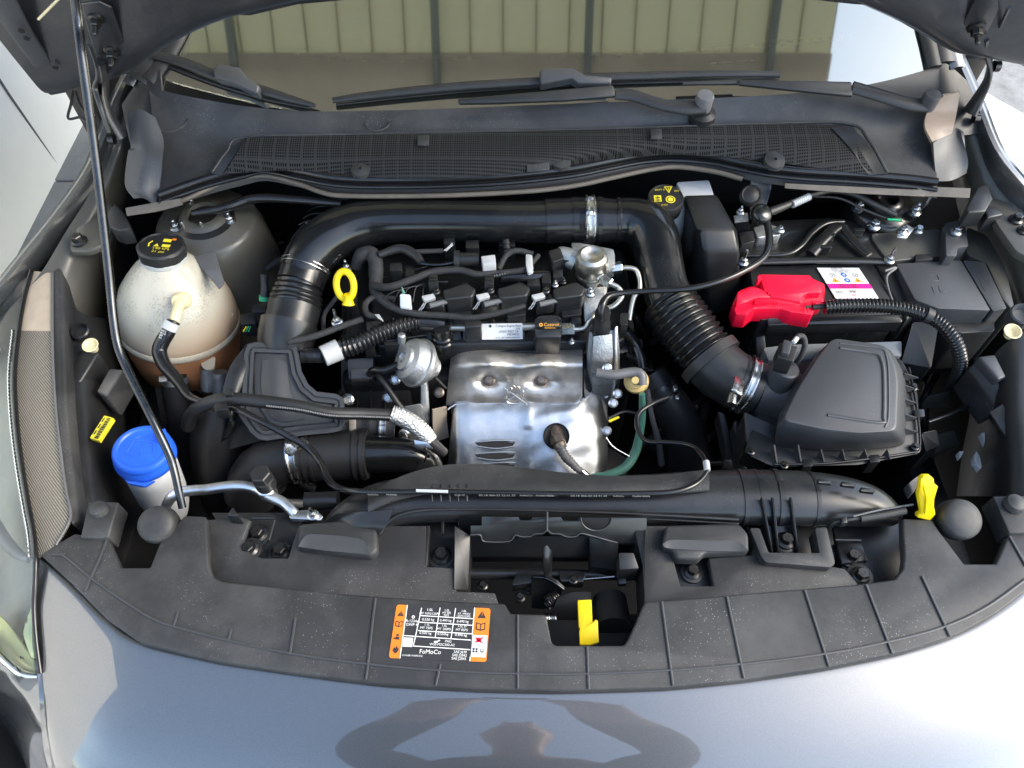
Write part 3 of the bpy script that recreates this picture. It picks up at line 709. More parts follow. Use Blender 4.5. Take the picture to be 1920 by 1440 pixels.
patch('end_strip', [[(1472, 344, .058), (1600, 350, .058), (1722, 356, .058), (1722, 350, .06), (1820, 353, .06)], [(1472, 353, .052), (1600, 362, .052), (1722, 368, .05), (1740, 368, .05), (1818, 371, .05)]], 'rubber_tan', sl, su=4, thick=.004)
tube('drip_edge', [(360, 400, .03, 12), (420, 390, .03, 16), (480, 372, .03, 18), (560, 375, .03, 16), (640, 382, .03, 14)], 'rubber_gloss', sl, n=10)

# ================================================================ wipers
def barg(name, pts, m, parent, lift=.012, flat=.6):
    c = [PG(x, y, lift+(q[0] if q else 0)) for x, y, d_, *q in pts]; r_ = [d_*.5*mpp(p) for (x, y, d_, *q), p in zip(pts, c)]
    cc = spline(c, 8); rr = [v.x for v in spline([Vector((x, 0, 0)) for x in r_], 8)]
    bm = bmesh.new(); sweep(bm, cc, rr, 12, flat=flat, flatdir=GN); return finish(name, bm, m, parent, ang=50)
def wprism(name, pts, h, m, parent, lift=.02, bevel=.003):
    return prism(name, [PG(x, y, lift) for x, y in pts], h, m, parent, bevel, d=-GN)
wa = thing('wiper', 'black wiper with its blade sloping down beside the bonnet prop', 'wiper', PG(440, 150), 'windscreen wipers')
barg('blade', [(286, 102, 16), (340, 116, 20), (400, 140, 22), (470, 162, 20), (540, 184, 16), (592, 198, 8)], 'plastic', wa)
barg('wiping_edge', [(296, 116, 6), (400, 156, 6), (500, 186, 6), (580, 202, 5)], 'rubber', wa, lift=.004)
wprism('connector', [(398, 128), (410, 118), (450, 126), (458, 140), (486, 160), (482, 176), (440, 156), (402, 146)], .022, 'plastic_grey', wa, lift=.028)
wb = thing('wiper', 'black wiper lying across the windscreen base with grey pivot cap over the mesh', 'wiper', PG(1050, 165), 'windscreen wipers')
barg('blade', [(624, 188, 12), (700, 178, 16), (850, 163, 18), (1010, 153, 18), (1100, 146, 18), (1280, 140, 15), (1400, 139, 14), (1462, 140, 12)], 'plastic', wb)
barg('wiping_edge', [(630, 196, 5), (850, 173, 6), (1100, 158, 6), (1460, 148, 5)], 'rubber', wb, lift=.004)
wprism('connector', [(1011, 132), (1020, 127), (1074, 126), (1098, 140), (1148, 144), (1146, 156), (1085, 156), (1072, 146), (1014, 158)], .022, 'plastic_grey', wb, lift=.03)
wprism('arm', [(858, 184), (1000, 171), (1150, 158), (1156, 180), (1060, 188), (930, 193), (860, 194)], .008, 'plastic', wb, lift=.03)
barg('arm_root', [(1154, 176, 24), (1190, 180, 24), (1240, 196, 24), (1285, 203, 26), (1322, 200, 28)], 'plastic', wb, lift=.026, flat=.5)
c = PG(1319, 192, .026); lathe('pivot_cap', c, (0, -.1, 1), [(.0135, -.01), (.0135, .010), (.012, .014), (0, .0155)], 'cable_grey', wb, n=28)
c2 = PG(1318, 212, .0); lathe('pivot_boss', c2, (0, -.1, 1), [(.02, -.012), (.02, .0), (.012, .004), (.012, .02)], 'plastic', wb, n=24)
wc = thing('wiper', 'black wiper arm ending in a grey pivot cap beside the cowl end flap', 'wiper', PG(1640, 170), 'windscreen wipers')
wprism('arm', [(1384, 148), (1500, 150), (1598, 152), (1600, 180), (1500, 170), (1386, 158)], .008, 'plastic', wc, lift=.03)
barg('arm_root', [(1598, 164, 26), (1640, 176, 26), (1700, 194, 26), (1738, 198, 26)], 'plastic', wc, lift=.026, flat=.5)
barg('arm_tip', [(1280, 156, 6), (1390, 153, 10)], 'plastic', wc, lift=.024, flat=.5)
c = PG(1742, 190, .028); lathe('pivot_cap', c, (0, -.1, 1), [(.0125, -.01), (.0125, .010), (.011, .014), (0, .0155)], 'plastic_grey', wc, n=28)

# ================================================================ bonnet (open)
PHI = 62
HC = P(98, 172, .11); HS = Vector((0, -math.cos(R(PHI)), math.sin(R(PHI)))); HN = Vector((0, math.sin(R(PHI)), math.cos(R(PHI))))
def PH(px, py, off=0.): return PP(px, py, HC-HN*off, HN)
hood = thing('bonnet', 'open dark grey bonnet with pressed inner frame and hinge nuts', 'bonnet', HC)
rear = [(98, 173), (180, 157), (216, 146), (252, 130), (290, 101), (350, 66), (430, 33), (560, 1)]
rr_ = [(1600, 1), (1690, 42), (1765, 86), (1800, 101), (1845, 108), (1925, 123), (2010, 135)]
rp = [PH(x, y) for x, y in rear] + [PH(x, y) for x, y in rr_]
midr = (PH(560, 1)+PH(1600, 1))/2 + HS*.05
lo_edge = spline(rp[:8], 3) + spline([rp[7], midr, rp[8]], 6)[1:-1] + spline(rp[8:], 3)
hi_edge = []
x0, x1 = lo_edge[0].x, lo_edge[-1].x
for p in lo_edge:
    t_ = (p.x-x0)/(x1-x0); s_len = .92
    q = HC+HS*s_len; bow = .10*(1-(2*t_-1)**2)
    hi_edge.append(Vector((p.x*.97, q.y, q.z))+HS*bow)
def hrow(f, dome, off): return [a.lerp(b_, f)-HN*off+HN*(dome*math.sin(f*math.pi)*.03) for a, b_ in zip(lo_edge, hi_edge)]
ctl = [hrow(0, 0, 0), hrow(.03, 0, .012), hrow(.1, 0, -.0), hrow(.3, 1, -.012), hrow(.6, 1, -.012), hrow(.9, 1, 0), hrow(1, 0, 0)]
patch('inner_frame', ctl, 'bonnet_inner', hood, su=1, sv=4, thick=.004)
patch('outer_skin', [[p+HN*.025 for p in hrow(0, 0, 0)], [p+HN*.03 for p in hrow(.3, 1, 0)], [p+HN*.03 for p in hrow(.7, 1, 0)], [p+HN*.012 for p in hrow(1, 0, 0)]], 'car_paint', hood, su=1, sv=4, thick=.002)
# side flange at the outer corner, hem and stiffening pressings
def hb(name, pts, m, off=.012, flat=.6):
    c = [PH(x, y, off) for x, y, d_ in pts]; r_ = [d_*.5*mpp(p) for (x, y, d_), p in zip(pts, c)]
    cc = spline(c, 6); rr = [v.x for v in spline([Vector((x, 0, 0)) for x in r_], 6)]
    bm = bmesh.new(); sweep(bm, cc, rr, 10, flat=flat, flatdir=HN); return finish(name, bm, m, hood, ang=50)
prism('side_flange', [PH(x, y, .004) for x, y in ((-30, -12), (-30, 25), (2, 44), (96, 171), (112, 168), (104, 132), (60, 62), (22, -12))], .006, 'bonnet_flange', hood, bevel=.002, d=HN)
prism('side_flange', [PH(x, y, .005) for x, y in ((98, 171), (181, 155), (180, 146), (108, 158))], .006, 'bonnet_flange', hood, bevel=.002, d=HN)
hb('hem', [(205, 140, 14), (250, 120, 16), (290, 92, 16), (350, 57, 16), (430, 24, 16), (520, -4, 16)], 'bonnet_flange', .004)  # hems are lighter to paint in the ridge highlights
hb('hem', [(1640, 5, 14), (1690, 33, 15), (1765, 76, 15), (1800, 92, 15), (1845, 99, 15), (1925, 113, 15)], 'bonnet_flange', .004)
for x, y in ((104, 127), (40, 58), (50, 72)):
    lathe('drain_hole', PH(x, y, .010), -HN, [(.004, -.001), (.004, .001), (0, .001)], 'plastic_deep', hood, n=12)
hb('pressing', [(230, 118, 5), (245, 105, 5), (330, 45, 5), (420, 8, 5)], 'bonnet_inner', .004)
tube('seam_rod', [(72, 36, .28, 5), (110, -2, .31, 5)], 'cream', hood, n=8)
pl = prism('hinge_plate', [PH(x, y, .006) for x, y in ((152, 8), (185, 4), (210, 16), (222, 50), (240, 95), (232, 112), (205, 118), (178, 100), (165, 60))], .004, 'bonnet_inner', hood, bevel=.0015, d=HN)
for x, y in ((180, 36), (210, 96)): bolt(pl, PH(x, y, .008), 0, 0, 30, 'bolt_dark', axis=-HN, stud=.012, name='nut')
pl = prism('hinge_plate', [PH(x, y, .006) for x, y in ((1822, 10), (1835, -10), (1870, -10), (1872, 20), (1850, 66), (1822, 76), (1802, 62), (1806, 44))], .004, 'bonnet_inner', hood, bevel=.0015, d=HN)
bolt(pl, PH(1831, 52, .008), 0, 0, 32, 'bolt_dark', axis=-HN, stud=.012, name='nut')
# hinges: curved pressed arms
hg = hood
tube('hinge_arm', [(190, 112, .20, 46), (197, 150, .17, 34), (198, 185, .15, 28), (210, 222, .125, 34), (232, 258, .1, 46)], 'bonnet_inner', hg, n=12, flat=.35, flatdir=Vector((1, .2, 0)))
tube('hinge_link', [(168, 86, .25, 7), (180, 120, .21, 7), (183, 145, .19, 8), (178, 165, .17, 10), (190, 205, .15, 9), (205, 248, .12, 8)], 'bonnet_inner', hg, n=10)
lathe('hinge_pin', (181, 166, .165), (1, 0, 0), [(.008, -.004), (.008, .004)], 'bolt_dark', hg, n=18)
lathe('hinge_pin', (210, 262, .1), (1, 0, 0), [(.007, -.004), (.007, .004)], 'bolt_dark', hg, n=18)

tube('hinge_arm', [(1852, 60, .25, 40), (1852, 95, .21, 34), (1856, 125, .18, 32), (1850, 155, .155, 34), (1834, 185, .13, 44), (1818, 212, .11, 60)], 'bonnet_inner', hg, n=12, flat=.35, flatdir=Vector((1, -.2, 0)))
tube('hinge_link', [(1892, 14, .32, 7), (1880, 40, .28, 7), (1866, 70, .235, 8), (1862, 105, .2, 8)], 'bonnet_inner', hg, n=10)
lathe('hinge_pin', (1868, 124, .18), (1, 0, 0), [(.008, -.004), (.008, .004)], 'bolt_dark', hg, n=18)
lathe('hinge_pin', (1830, 222, .1), (1, 0, 0), [(.007, -.004), (.007, .004)], 'bolt_dark', hg, n=18)
# washer hose below the bonnet corner
o = tube('washer_hose', [(137, 170, .11, 5), (133, 195, .1, 5), (128, 222, .09, 5), (150, 220, .09, 5), (162, 228, .09, 5)], 'rubber', None, n=8); tag(o, 'thin black washer hose loop hanging below the bonnet corner', 'hose')
o = tube('washer_hose', [(142, 172, .11, 5), (152, 200, .1, 5), (172, 228, .09, 5), (190, 268, .07, 6)], 'rubber', None, n=8); tag(o, 'thin black washer hose running from bonnet corner to the wing', 'hose')
# prop rod
o = tube('bonnet_prop', [(136, -40, .40, 18.1), (146, 40, .36, 18.1), (156, 120, .33, 18.1), (180, 300, .25, 17.2), (203, 500, .16, 16.3), (213, 600, .12, 16.3), (222, 650, .10, 16.3), (240, 695, .085, 15.9), (285, 785, .06, 15.5), (316, 850, .035, 15.5), (326, 880, .025, 15.0), (336, 925, .008, 14.6), (342, 952, -.004, 14.6)], 'steel_rod', None, n=16)
tag(o, 'long bent steel bonnet prop rod standing up from the front panel', 'prop rod')
# ================================================================ front panel cover
fc = thing('radiator_cover', 'matt black ribbed plastic cover across the front of the engine bay', 'panel', P(1046, 1150, -.01))
Ein = [(x, y) for x, y in E if 60 < x < 1990]
back = [(1990, 960), (1892, 1000), (1868, 1057), (1808, 1057), (1762, 996), (1748, 974), (1692, 972), (1696, 1045), (1693, 1066), (1678, 1086), (1600, 1096), (1440, 1109), (1280, 1123), (1209, 1128), (1178, 1198), (1170, 1210), (1041, 1210), (1034, 1204), (1024, 1152), (957, 1150), (946, 1131), (840, 1127), (640, 1113), (470, 1096), (415, 1090), (398, 1080), (391, 1060), (386, 968), (346, 966), (300, 1015), (281, 1064), (226, 1064), (201, 1008), (140, 1000), (104, 1020)]
front = []
for i, (x, y) in enumerate(Ein): front.append((x, y-1.5, -.0))
prism('front_panel', front + [(x, y, 0.) for x, y in back], .014, 'plastic_panel', fc, bevel=.003, seg=3)
prism('corner_tab', zz([(166, 940), (222, 941), (203, 1008), (150, 1008)], .008), .03, 'plastic_panel', fc, bevel=.002)
prism('corner_tab', zz([(1862, 930), (1985, 928), (1985, 996), (1893, 1000)], .006), .03, 'plastic_panel', fc, bevel=.002)
for x, y, d_ in ((187, 957, 34), (1901, 946, 38)):
    c = P(x, y, .008); r_ = d_/2*mpp(c); lathe('fixing_cap', c, (0, 0, 1), [(r_, -.001), (r_, .003), (r_*.85, .007), (r_*.4, .009), (0, .0095)], 'plastic_panel', fc, n=28)
# moulded ribs; lighter grey paints in the light caught by their edges
def rib(pts, d_=4.6, z=.0012): return tube('rib', [(x, y, z, d_) for x, y in pts], 'plastic_grey', fc, n=6, step=.012, flat=.8)
rib([(96, 1040), (118, 1041), (170, 1083), (240, 1132), (290, 1162), (335, 1177), (430, 1201), (545, 1225), (690, 1245), (830, 1257), (970, 1263), (1100, 1263), (1262, 1256), (1390, 1245), (1545, 1226), (1665, 1203), (1770, 1175), (1850, 1138), (1925, 1085)])
for pts in ([(200, 1012), (186, 1050), (170, 1083), (160, 1108)], [(334, 1146), (325, 1176)], [(434, 1180), (428, 1201)], [(554, 1160), (544, 1224)], [(704, 1122), (697, 1180), (690, 1246), (686, 1274)], [(826, 1245), (817, 1285)], [(971, 1153), (971, 1291)], [(1101, 1212), (1104, 1292)],
            [(1241, 1128), (1262, 1286)], [(1363, 1118), (1395, 1272)], [(1509, 1106), (1555, 1250)], [(1624, 1096), (1674, 1226)], [(1729, 1080), (1782, 1194)], [(1893, 1005), (1925, 1062)]): rib(pts)
# lower shelves behind the front band
SH = -.022
prism('shelf', zz([(384, 975), (450, 968), (470, 975), (455, 1010), (470, 1040), (492, 1046), (540, 1046), (548, 1020), (560, 985), (735, 985), (800, 985), (800, 1062), (855, 1064), (855, 1108), (928, 1111), (935, 1132), (950, 1150), (640, 1135), (400, 1105)], SH), .012, 'plastic_panel', fc, bevel=.002)
prism('shelf', zz([(1206, 985), (1260, 985), (1262, 1046), (1276, 1098), (1338, 1098), (1328, 1046), (1410, 1040), (1420, 1000), (1440, 1052), (1565, 1062), (1585, 1066), (1610, 1095), (1600, 1112), (1440, 1124), (1206, 1142)], SH), .012, 'plastic_panel', fc, bevel=.002)
prism('pocket_floor', zz([(1560, 985), (1692, 978), (1700, 1092), (1585, 1098)], -.05), .01, 'plastic', fc, bevel=.002)
prism('pocket_floor', zz([(395, 960), (565, 960), (565, 1055), (450, 1050)], -.045), .01, 'plastic', fc, bevel=.002)
prism('pocket_floor', zz([(790, 970), (860, 970), (860, 1075), (795, 1075)], -.045), .01, 'plastic', fc, bevel=.002)
prism('pocket_floor', zz([(1255, 1035), (1335, 1035), (1345, 1108), (1265, 1108)], -.04), .01, 'plastic', fc, bevel=.002)
prism('pocket_floor', zz([(1400, 985), (1560, 985), (1570, 1050), (1425, 1050)], -.05), .01, 'plastic', fc, bevel=.002)
# raised handles with scooped fronts
prism('raised_handle', rounded(zz([(560, 982), (640, 975), (706, 992), (708, 1032), (694, 1042), (556, 1026)], -.008), 8), .02, 'plastic_panel', fc, bevel=.004, seg=3)
patch('scoop', [[(560, 1022, -.0045), (574, 1004, -.005), (600, 1002, -.005), (650, 1006, -.005), (682, 1014, -.005), (694, 1040, -.0045)], [(559, 1025, -.0045), (575, 1027, -.0065), (600, 1031, -.0065), (650, 1036, -.0065), (682, 1039, -.0065), (694, 1041, -.0045)]], 'plastic_grey', fc, thick=.002)
prism('raised_handle', rounded(zz([(1248, 984), (1385, 980), (1404, 1000), (1405, 1034), (1322, 1036), (1312, 1048), (1268, 1047), (1262, 1031), (1240, 1024)], -.008), 8), .02, 'plastic_panel', fc, bevel=.005, seg=3)
patch('scoop', [[(1242, 1020, -.0045), (1262, 1012, -.005), (1330, 1014, -.005), (1380, 1014, -.005), (1402, 1030, -.0045)], [(1246, 1026, -.0045), (1264, 1029, -.0065), (1330, 1033, -.0065), (1380, 1034, -.0065), (1402, 1034, -.0045)]], 'plastic_grey', fc, thick=.002)
prism('raised_frame', rounded(zz([(1406, 990), (1424, 990), (1441, 1036), (1537, 1037), (1528, 990), (1550, 988), (1566, 1056), (1558, 1064), (1436, 1054), (1428, 1044)], -.010), 4), .025, 'plastic_panel', fc, bevel=.003)
for x, y, z, d_ in ((484, 1002, -.04, 36), (468, 1030, -.03, 34), (527, 1034, -.04, 38), (828, 1042, -.04, 38), (1298, 1072, -.035, 32), (1597, 1044, -.045, 34), (1613, 1080, -.028, 36)):
    bolt(fc, x, y, z, d_, 'bolt_dark')
    c = P(x, y, z-.001); lathe('washer', c, (0, 0, 1), [(d_*.68*mpp(c), -.003), (d_*.68*mpp(c), .0), (d_*.5*mpp(c), .001)], 'plastic', fc, n=28)
tube('bracket_bar', [(473, 971, -.02, 8), (516, 971, -.02, 8)], 'plastic_satin', fc, n=8, step=.01)
tube('bracket_bar', [(1566, 1012, -.03, 6), (1614, 1013, -.03, 6)], 'plastic_satin', fc, n=8, step=.01)
for p0, p1 in (((472, 974), (455, 1015)), ((514, 976), (504, 1014)), ((830, 970), (830, 1002))):
    tube('bracket_bar', [(p0[0], p0[1], -.028, 7), (p1[0], p1[1], -.028, 7)], 'plastic_satin', fc, n=8, step=.01)
prism('bracket_web', zz([(1567, 1016), (1616, 1016), (1628, 1052), (1578, 1058)], -.042), .01, 'plastic_satin', fc)
prism('bracket_web', zz([(800, 985), (806, 985), (801, 1061), (795, 1061)], -.022), .03, 'plastic', fc, bevel=.001)
prism('cable_tray_post', zz([(424, 966), (436, 950), (448, 968)], .0), .03, 'plastic', fc)
# back edge: upright wall behind the latch with scallops
# rubber bump stops
for x, y, r_, l_ in ((297, 984, 35, 'round matt rubber bump stop beside the foot of the prop rod'), (1797, 974, 38, 'round matt rubber bump stop beside the upright yellow tab')):
    c = P(x, y, .0); q = r_*mpp(c)
    o = lathe('bump_stop', c, (.0, -.35, 1), [(q*.55, -.05), (q*.58, -.016), (q*.94, -.014), (q, -.009), (q*1., .004), (q*.95, .009), (q*.85, .0115), (q*.45, .0135), (0, .014)], 'plastic_panel', n=36, ang=50)
    lathe('stop_stem', c, (.0, -.35, 1), [(q*.4, -.07), (q*.42, -.048)], 'zinc', o, n=16)
    tag(o, l_, 'bump stop', 'rubber bump stops on the front panel')
# ================================================================ sticker
TL, TR, BL = P(744, 1134, .0), P(920, 1141, .0), P(729, 1234, .0)
s = Sheet('warning_sticker', TL, TR, BL, 'label_black', None, corner=.03)
Hh = s
W_ = 'white_print'
def bar(u0, v0, u1, v1, th=.008, m=W_):
    dx, dy = (u1-u0)*s.asp, v1-v0; L_ = math.hypot(dx, dy); nx, ny = -dy/L_*th, dx/L_*th
    s.poly([(u0+nx/s.asp, v0+ny), (u1+nx/s.asp, v1+ny), (u1-nx/s.asp, v1-ny), (u0-nx/s.asp, v0-ny)], m)
def rrect(u0, v0, u1, v1, m, left=False, right=False, c=.05):
    q = []
    def cor(cx, cy, a, on):
        if on:
            for t_ in range(5): b_ = R(a+90*t_/4); q.append((cx+math.cos(b_)*c/s.asp, cy+math.sin(b_)*c))
        else: q.append((cx+(1 if a in (270, 0) else -1)*c/s.asp, cy+(1 if a in (0, 90) else -1)*c))
    k = c/s.asp
    cor(u0+k, v0+c, 180, left); cor(u1-k, v0+c, 270, right); cor(u1-k, v1-c, 0, right); cor(u0+k, v1-c, 90, left)
    s.poly(q, m)
rrect(0, 0, .115, 1, 'orange', left=True); rrect(.83, 0, 1, 1, 'orange', right=True)
layer(s); s.rect(.825, .52, .99, .92, 'label_white'); bar(.115, 0, .115, 1, .008); bar(.83, .0, .83, 1, .008)
layer(s)
for u, v in ((.06, .17), (.915, .13)):
    k = 1.35 if u > .5 else 1
    s.poly([(u-.034*k, v+.05*k), (u, v-.05*k), (u+.034*k, v+.05*k)], 'label_black')
for u, v, k in ((.055, .37, 1.), (.91, .36, 1.35)):
    for a_ in (-1, 1):
        s.poly([(u, v-.04*k), (u+a_*.036*k, v-.06*k), (u+a_*.036*k, v+.04*k), (u, v+.06*k)], 'label_black')
layer(s)
for u, v, k in ((.055, .37, 1.), (.91, .36, 1.35)):
    for a_ in (-1, 1):
        s.poly([(u+a_*.006, v-.025*k), (u+a_*.028*k, v-.042*k), (u+a_*.028*k, v+.026*k), (u+a_*.006, v+.04*k)], 'orange')
s.rect(.0585, .14, .0615, .2, 'orange'); s.rect(.913, .09, .917, .16, 'orange')
s.disc(.06, .58, .022, 'label_black'); s.poly([(.035, .66), (.045, .61), (.075, .61), (.085, .66)], 'label_black'); bar(.02, .64, .04, .64, .01, 'label_black')
s.poly([(.03, .86), (.045, .80), (.055, .84), (.065, .77), (.078, .83), (.085, .80), (.09, .87), (.06, .92)], 'label_black')
s.disc(.905, .61, .045, 'red', r2=.02); bar(.87, .66, .945, .56, .012, 'red'); bar(.87, .57, .945, .66, .012, 'red')
for k in range(4):
    a_ = R(45+90*k); s.disc(.875+math.cos(a_)*.022, .80+math.sin(a_)*.032*1., .02, 'label_black', 10)
s.poly([(.925, .77), (.975, .78), (.955, .84), (.93, .83)], 'label_black'); layer(s); s.poly([(.93, .78), (.968, .788), (.953, .815), (.935, .81)], 'label_white')
for v in (.20, .325, .485):
    bar(.265, v-.002, .825, v+.018)
bar(.115, .585, .825, .62); bar(.27, .05, .245, .60); bar(.465, .03, .45, .60); bar(.63, .03, .615, .61); bar(.245, .60, .235, .77); bar(.235, .77, .825, .795)
for st, u, v, h in (('1.0L', .365, .105, .05), ('MT 95PS/125PS', .362, .175, .042), ('1.0L', .545, .10, .042), ('MT E85', .542, .145, .036), ('95PS', .54, .19, .036), ('1.0L', .725, .10, .042), ('AT / MHEV', .725, .15, .036), ('125PS/155PS', .723, .196, .036),
                    ('0.520 kg', .355, .29, .048), ('0.490 kg', .54, .295, .046), ('0.490 kg', .72, .30, .046), ('1.1L', .352, .385, .042), ('MT 75PS', .348, .45, .046), ('1.5L', .535, .39, .042), ('MT 200PS', .532, .455, .044), ('1.5L D', .72, .39, .042), ('MT 85PS', .718, .458, .044),
                    ('0.500 kg', .345, .545, .046), ('0.550kg', .528, .55, .046), ('0.490 kg', .715, .555, .046), ('R-1234yf', .195, .33, .05), ('GWP 4', .19, .40, .05), ('PAG', .59, .68, .045), ('WSS-M2C300-A2', .53, .745, .045)):
    s.text(st, u, v, h, W_, 'c')
s.text('FoMoCo', .31, .90, .078, W_); s.text('SAE J639', .79, .865, .046, W_, 'r'); s.text('SAE J2842', .795, .925, .046, W_, 'r'); s.text('SAE J2845', .79, .985, .046, W_, 'r'); s.text('V1N1BB-19A095-DG', .135, .96, .03, W_)
s.rect(.125, .62, .225, .79, 'label_white'); s.disc(.195, .23, .03, W_, r2=.016); s.poly([(.44, .665), (.47, .66), (.50, .64), (.475, .70), (.45, .70)], W_); s.disc(.495, .65, .018, W_, r2=.01)
o = s.done(); tag(o, 'black refrigerant sticker with orange ends on the front cover', 'sticker')

# ================================================================ latch well
lt = thing('bonnet_latch', 'black bonnet latch mechanism sunk behind the front cover', 'latch', P(1040, 1100, -.12))
prism('well_wall', [(858, 968, -.01), (1200, 972, -.01), (1205, 1050, -.09), (870, 1050, -.09)], .006, 'plastic_satin', lt, bevel=.001)
scal = [(903, 968), (972, 969), (975, 975), (995, 975), (999, 969), (1052, 969), (1056, 976), (1084, 976), (1088, 969), (1213, 971), (1213, 1020), (1158, 1018), (1104, 1003), (1088, 1000), (1080, 1006), (1062, 1006), (1050, 1001), (1034, 1000), (1026, 994), (1018, 1000), (1002, 1001), (994, 1006), (976, 1006), (966, 1003), (954, 1015), (908, 1015), (901, 1003), (882, 1003), (882, 985), (903, 985)]
prism('scalloped_wall', [(x, y, .013-(y-968)*.0006) for x, y in scal], .006, 'plastic_satin', lt, bevel=.0008)
tube('wall_edge', [(x, y, .014-(y-968)*.0006, 3) for x, y in [(1158, 1018), (1104, 1003), (1088, 1000), (1080, 1006), (1062, 1006), (1050, 1001), (1034, 1000), (1026, 994), (1018, 1000), (1002, 1001), (994, 1006), (976, 1006), (966, 1003), (954, 1015), (908, 1015), (901, 1003), (882, 1003)]], 'plastic_grey', lt, n=6, step=.003)
tube('wall_edge', [(1026, 960, .02, 4), (1026, 994, .002, 4)], 'plastic_grey', lt, n=6)
prism('round_opening', [(1118+29*math.cos(a_), 971+24*math.sin(a_), .0135-.0006*24*math.sin(a_)) for a_ in [math.pi*k/14 for k in range(15)]], .004, 'plastic_deep', lt, bevel=0)
tube('opening_rim', [(1118+29*math.cos(a_), 971+24*math.sin(a_), .0145-.0006*24*math.sin(a_), 3) for a_ in [math.pi*k/10 for k in range(11)]], 'plastic_grey', lt, n=6, step=.003)
prism('well_step', [(880, 1005, -.02), (1104, 1005, -.02), (1106, 1042, -.05), (880, 1042, -.05)], .006, 'plastic_satin', lt, bevel=.001)
prism('well_side', [(852, 985, -.012), (882, 1004, -.012), (878, 1106, -.05), (852, 1106, -.02)], .05, 'plastic', lt, bevel=.001)
prism('well_side', [(1104, 1004, -.014), (1160, 1018, -.014), (1156, 1070, -.05), (1108, 1062, -.05)], .03, 'plastic_satin', lt, bevel=.001)
prism('well_side', [(1160, 1036, -.005), (1188, 1036, -.005), (1198, 1066, -.01), (1162, 1068, -.01)], .03, 'plastic', lt, bevel=.001)
prism('well_side', [(1186, 975, .0), (1212, 975, .0), (1209, 1128, -.012), (1205, 1060, -.012)], .06, 'plastic', lt, bevel=.001)
tube('cross_tube', [(875, 1076, -.075, 22), (1000, 1076, -.075, 20), (1205, 1080, -.075, 18)], 'plastic_satin', lt, n=14)
prism('latch_plate', rounded(zz([(968, 1074), (1012, 1070), (1016, 1090), (960, 1098)], -.06), 4), .02, 'plastic_satin', lt)
prism('latch_plate', rounded(zz([(1048, 1070), (1088, 1069), (1100, 1078), (1094, 1092), (1050, 1090)], -.06), 4), .02, 'plastic_satin', lt)
bolt(lt, 1075, 1087, -.058, 17, 'bolt_dark')
prism('striker_arm', [(1018, 1026, .005), (1026, 1022, .005), (1036, 1035, .0), (1034, 1078, -.04), (1022, 1082, -.04), (1018, 1060, -.02)], .012, 'black_paint', lt, bevel=.001)
patch('catch_plate', [[(996, 1082, -.05), (1020, 1080, -.05), (1040, 1090, -.05), (1056, 1104, -.055)], [(997, 1140, -.10), (1018, 1142, -.10), (1034, 1136, -.10), (1046, 1128, -.09)]], 'plastic_satin', lt, thick=.003)
tube('catch_rim', [(1000, 1082, -.047, 6), (1022, 1084, -.046, 6), (1042, 1094, -.048, 6), (1057, 1105, -.052, 5)], 'steel_rod', lt, n=8)
tube('release_cable', [(1094, 1086, -.055, 4), (1152, 1081, -.05, 4)], 'zinc', lt, n=8)
prism('cable_clip', rounded(zz([(1156, 1064), (1172, 1062), (1176, 1094), (1160, 1095)], -.04), 3), .01, 'plastic_satin', lt, bevel=.001)
def coil_spring(pts, turns, r_, m, par, wire=.0012):
    c, _ = path([q+(1,) for q in pts]); N = len(c)-1; out = []
    for i in range(turns*14+1):
        f = i/(turns*14)*N; j = min(N-1, int(f)); p = c[j].lerp(c[j+1], f-j); tg = (c[j+1]-c[j]).normalized(); u, v, _w = frame(tg)
        a = i/14*2*math.pi; out.append(p+u*math.cos(a)*r_+v*math.sin(a)*r_)
    bm = bmesh.new(); sweep(bm, out, [wire]*len(out), 6); return finish('spring', bm, m, par)
coil_spring([(1024, 1132, -.07), (1044, 1116, -.07)], 6, .007, 'bolt_dark', lt)
coil_spring([(1024, 1160, -.085), (1044, 1160, -.085)], 5, .006, 'zinc', lt)
patch('latch_housing', [[(1046, 1120, -.06), (1075, 1110, -.055), (1108, 1110, -.055)], [(1036, 1150, -.075), (1075, 1145, -.07), (1108, 1145, -.07)], [(1040, 1205, -.12), (1075, 1205, -.12), (1108, 1205, -.12)]], 'plastic', lt)
lathe('latch_buffer', P(1146, 1150, -.07), (0, -.9, .3), [(.02, -.02), (.021, .0), (.021, .022), (.0, .022)], 'plastic', lt, n=28)
prism('latch_base', zz([(1035, 1160), (1200, 1150), (1190, 1215), (1030, 1215)], -.12), .01, 'plastic_deep', lt)
for x, y in ((905, 1098), (975, 1120), (990, 1105)): bolt(lt, x, y, -.085, 20, 'bolt_dark')
o = prism('release_lever', [(1083, 1125, -.025), (1109, 1124, -.025), (1111, 1166, -.03), (1117, 1161, -.026), (1121, 1163, -.026), (1123, 1204, -.034), (1106, 1209, -.036), (1087, 1209, -.036), (1086, 1182, -.032), (1088, 1180, -.032), (1085, 1176, -.032)], .006, 'yellow', None, bevel=.0012)
tag(o, 'bright yellow bonnet release lever in the latch well', 'lever')
o = prism('pull_tab', [(1727, 898, .06), (1733, 893, .062), (1746, 893, .062), (1752, 899, .058), (1753, 910, .05), (1760, 912, .05), (1753, 935, .03), (1752, 950, .018), (1755, 964, .008), (1745, 977, -.002), (1720, 971, .002), (1721, 965, .006), (1728, 962, .01), (1722, 930, .035)], .008, 'yellow', None, d=Vector((0, .8, -.6)), bevel=.0015)
tag(o, 'upright bright yellow plastic tab beside the rubber bump stop', 'tab')
tube('tab_ridge', [(1732, 912, .055, 5), (1737, 935, .034, 5), (1735, 962, .012, 5)], 'yellow', o, n=8)

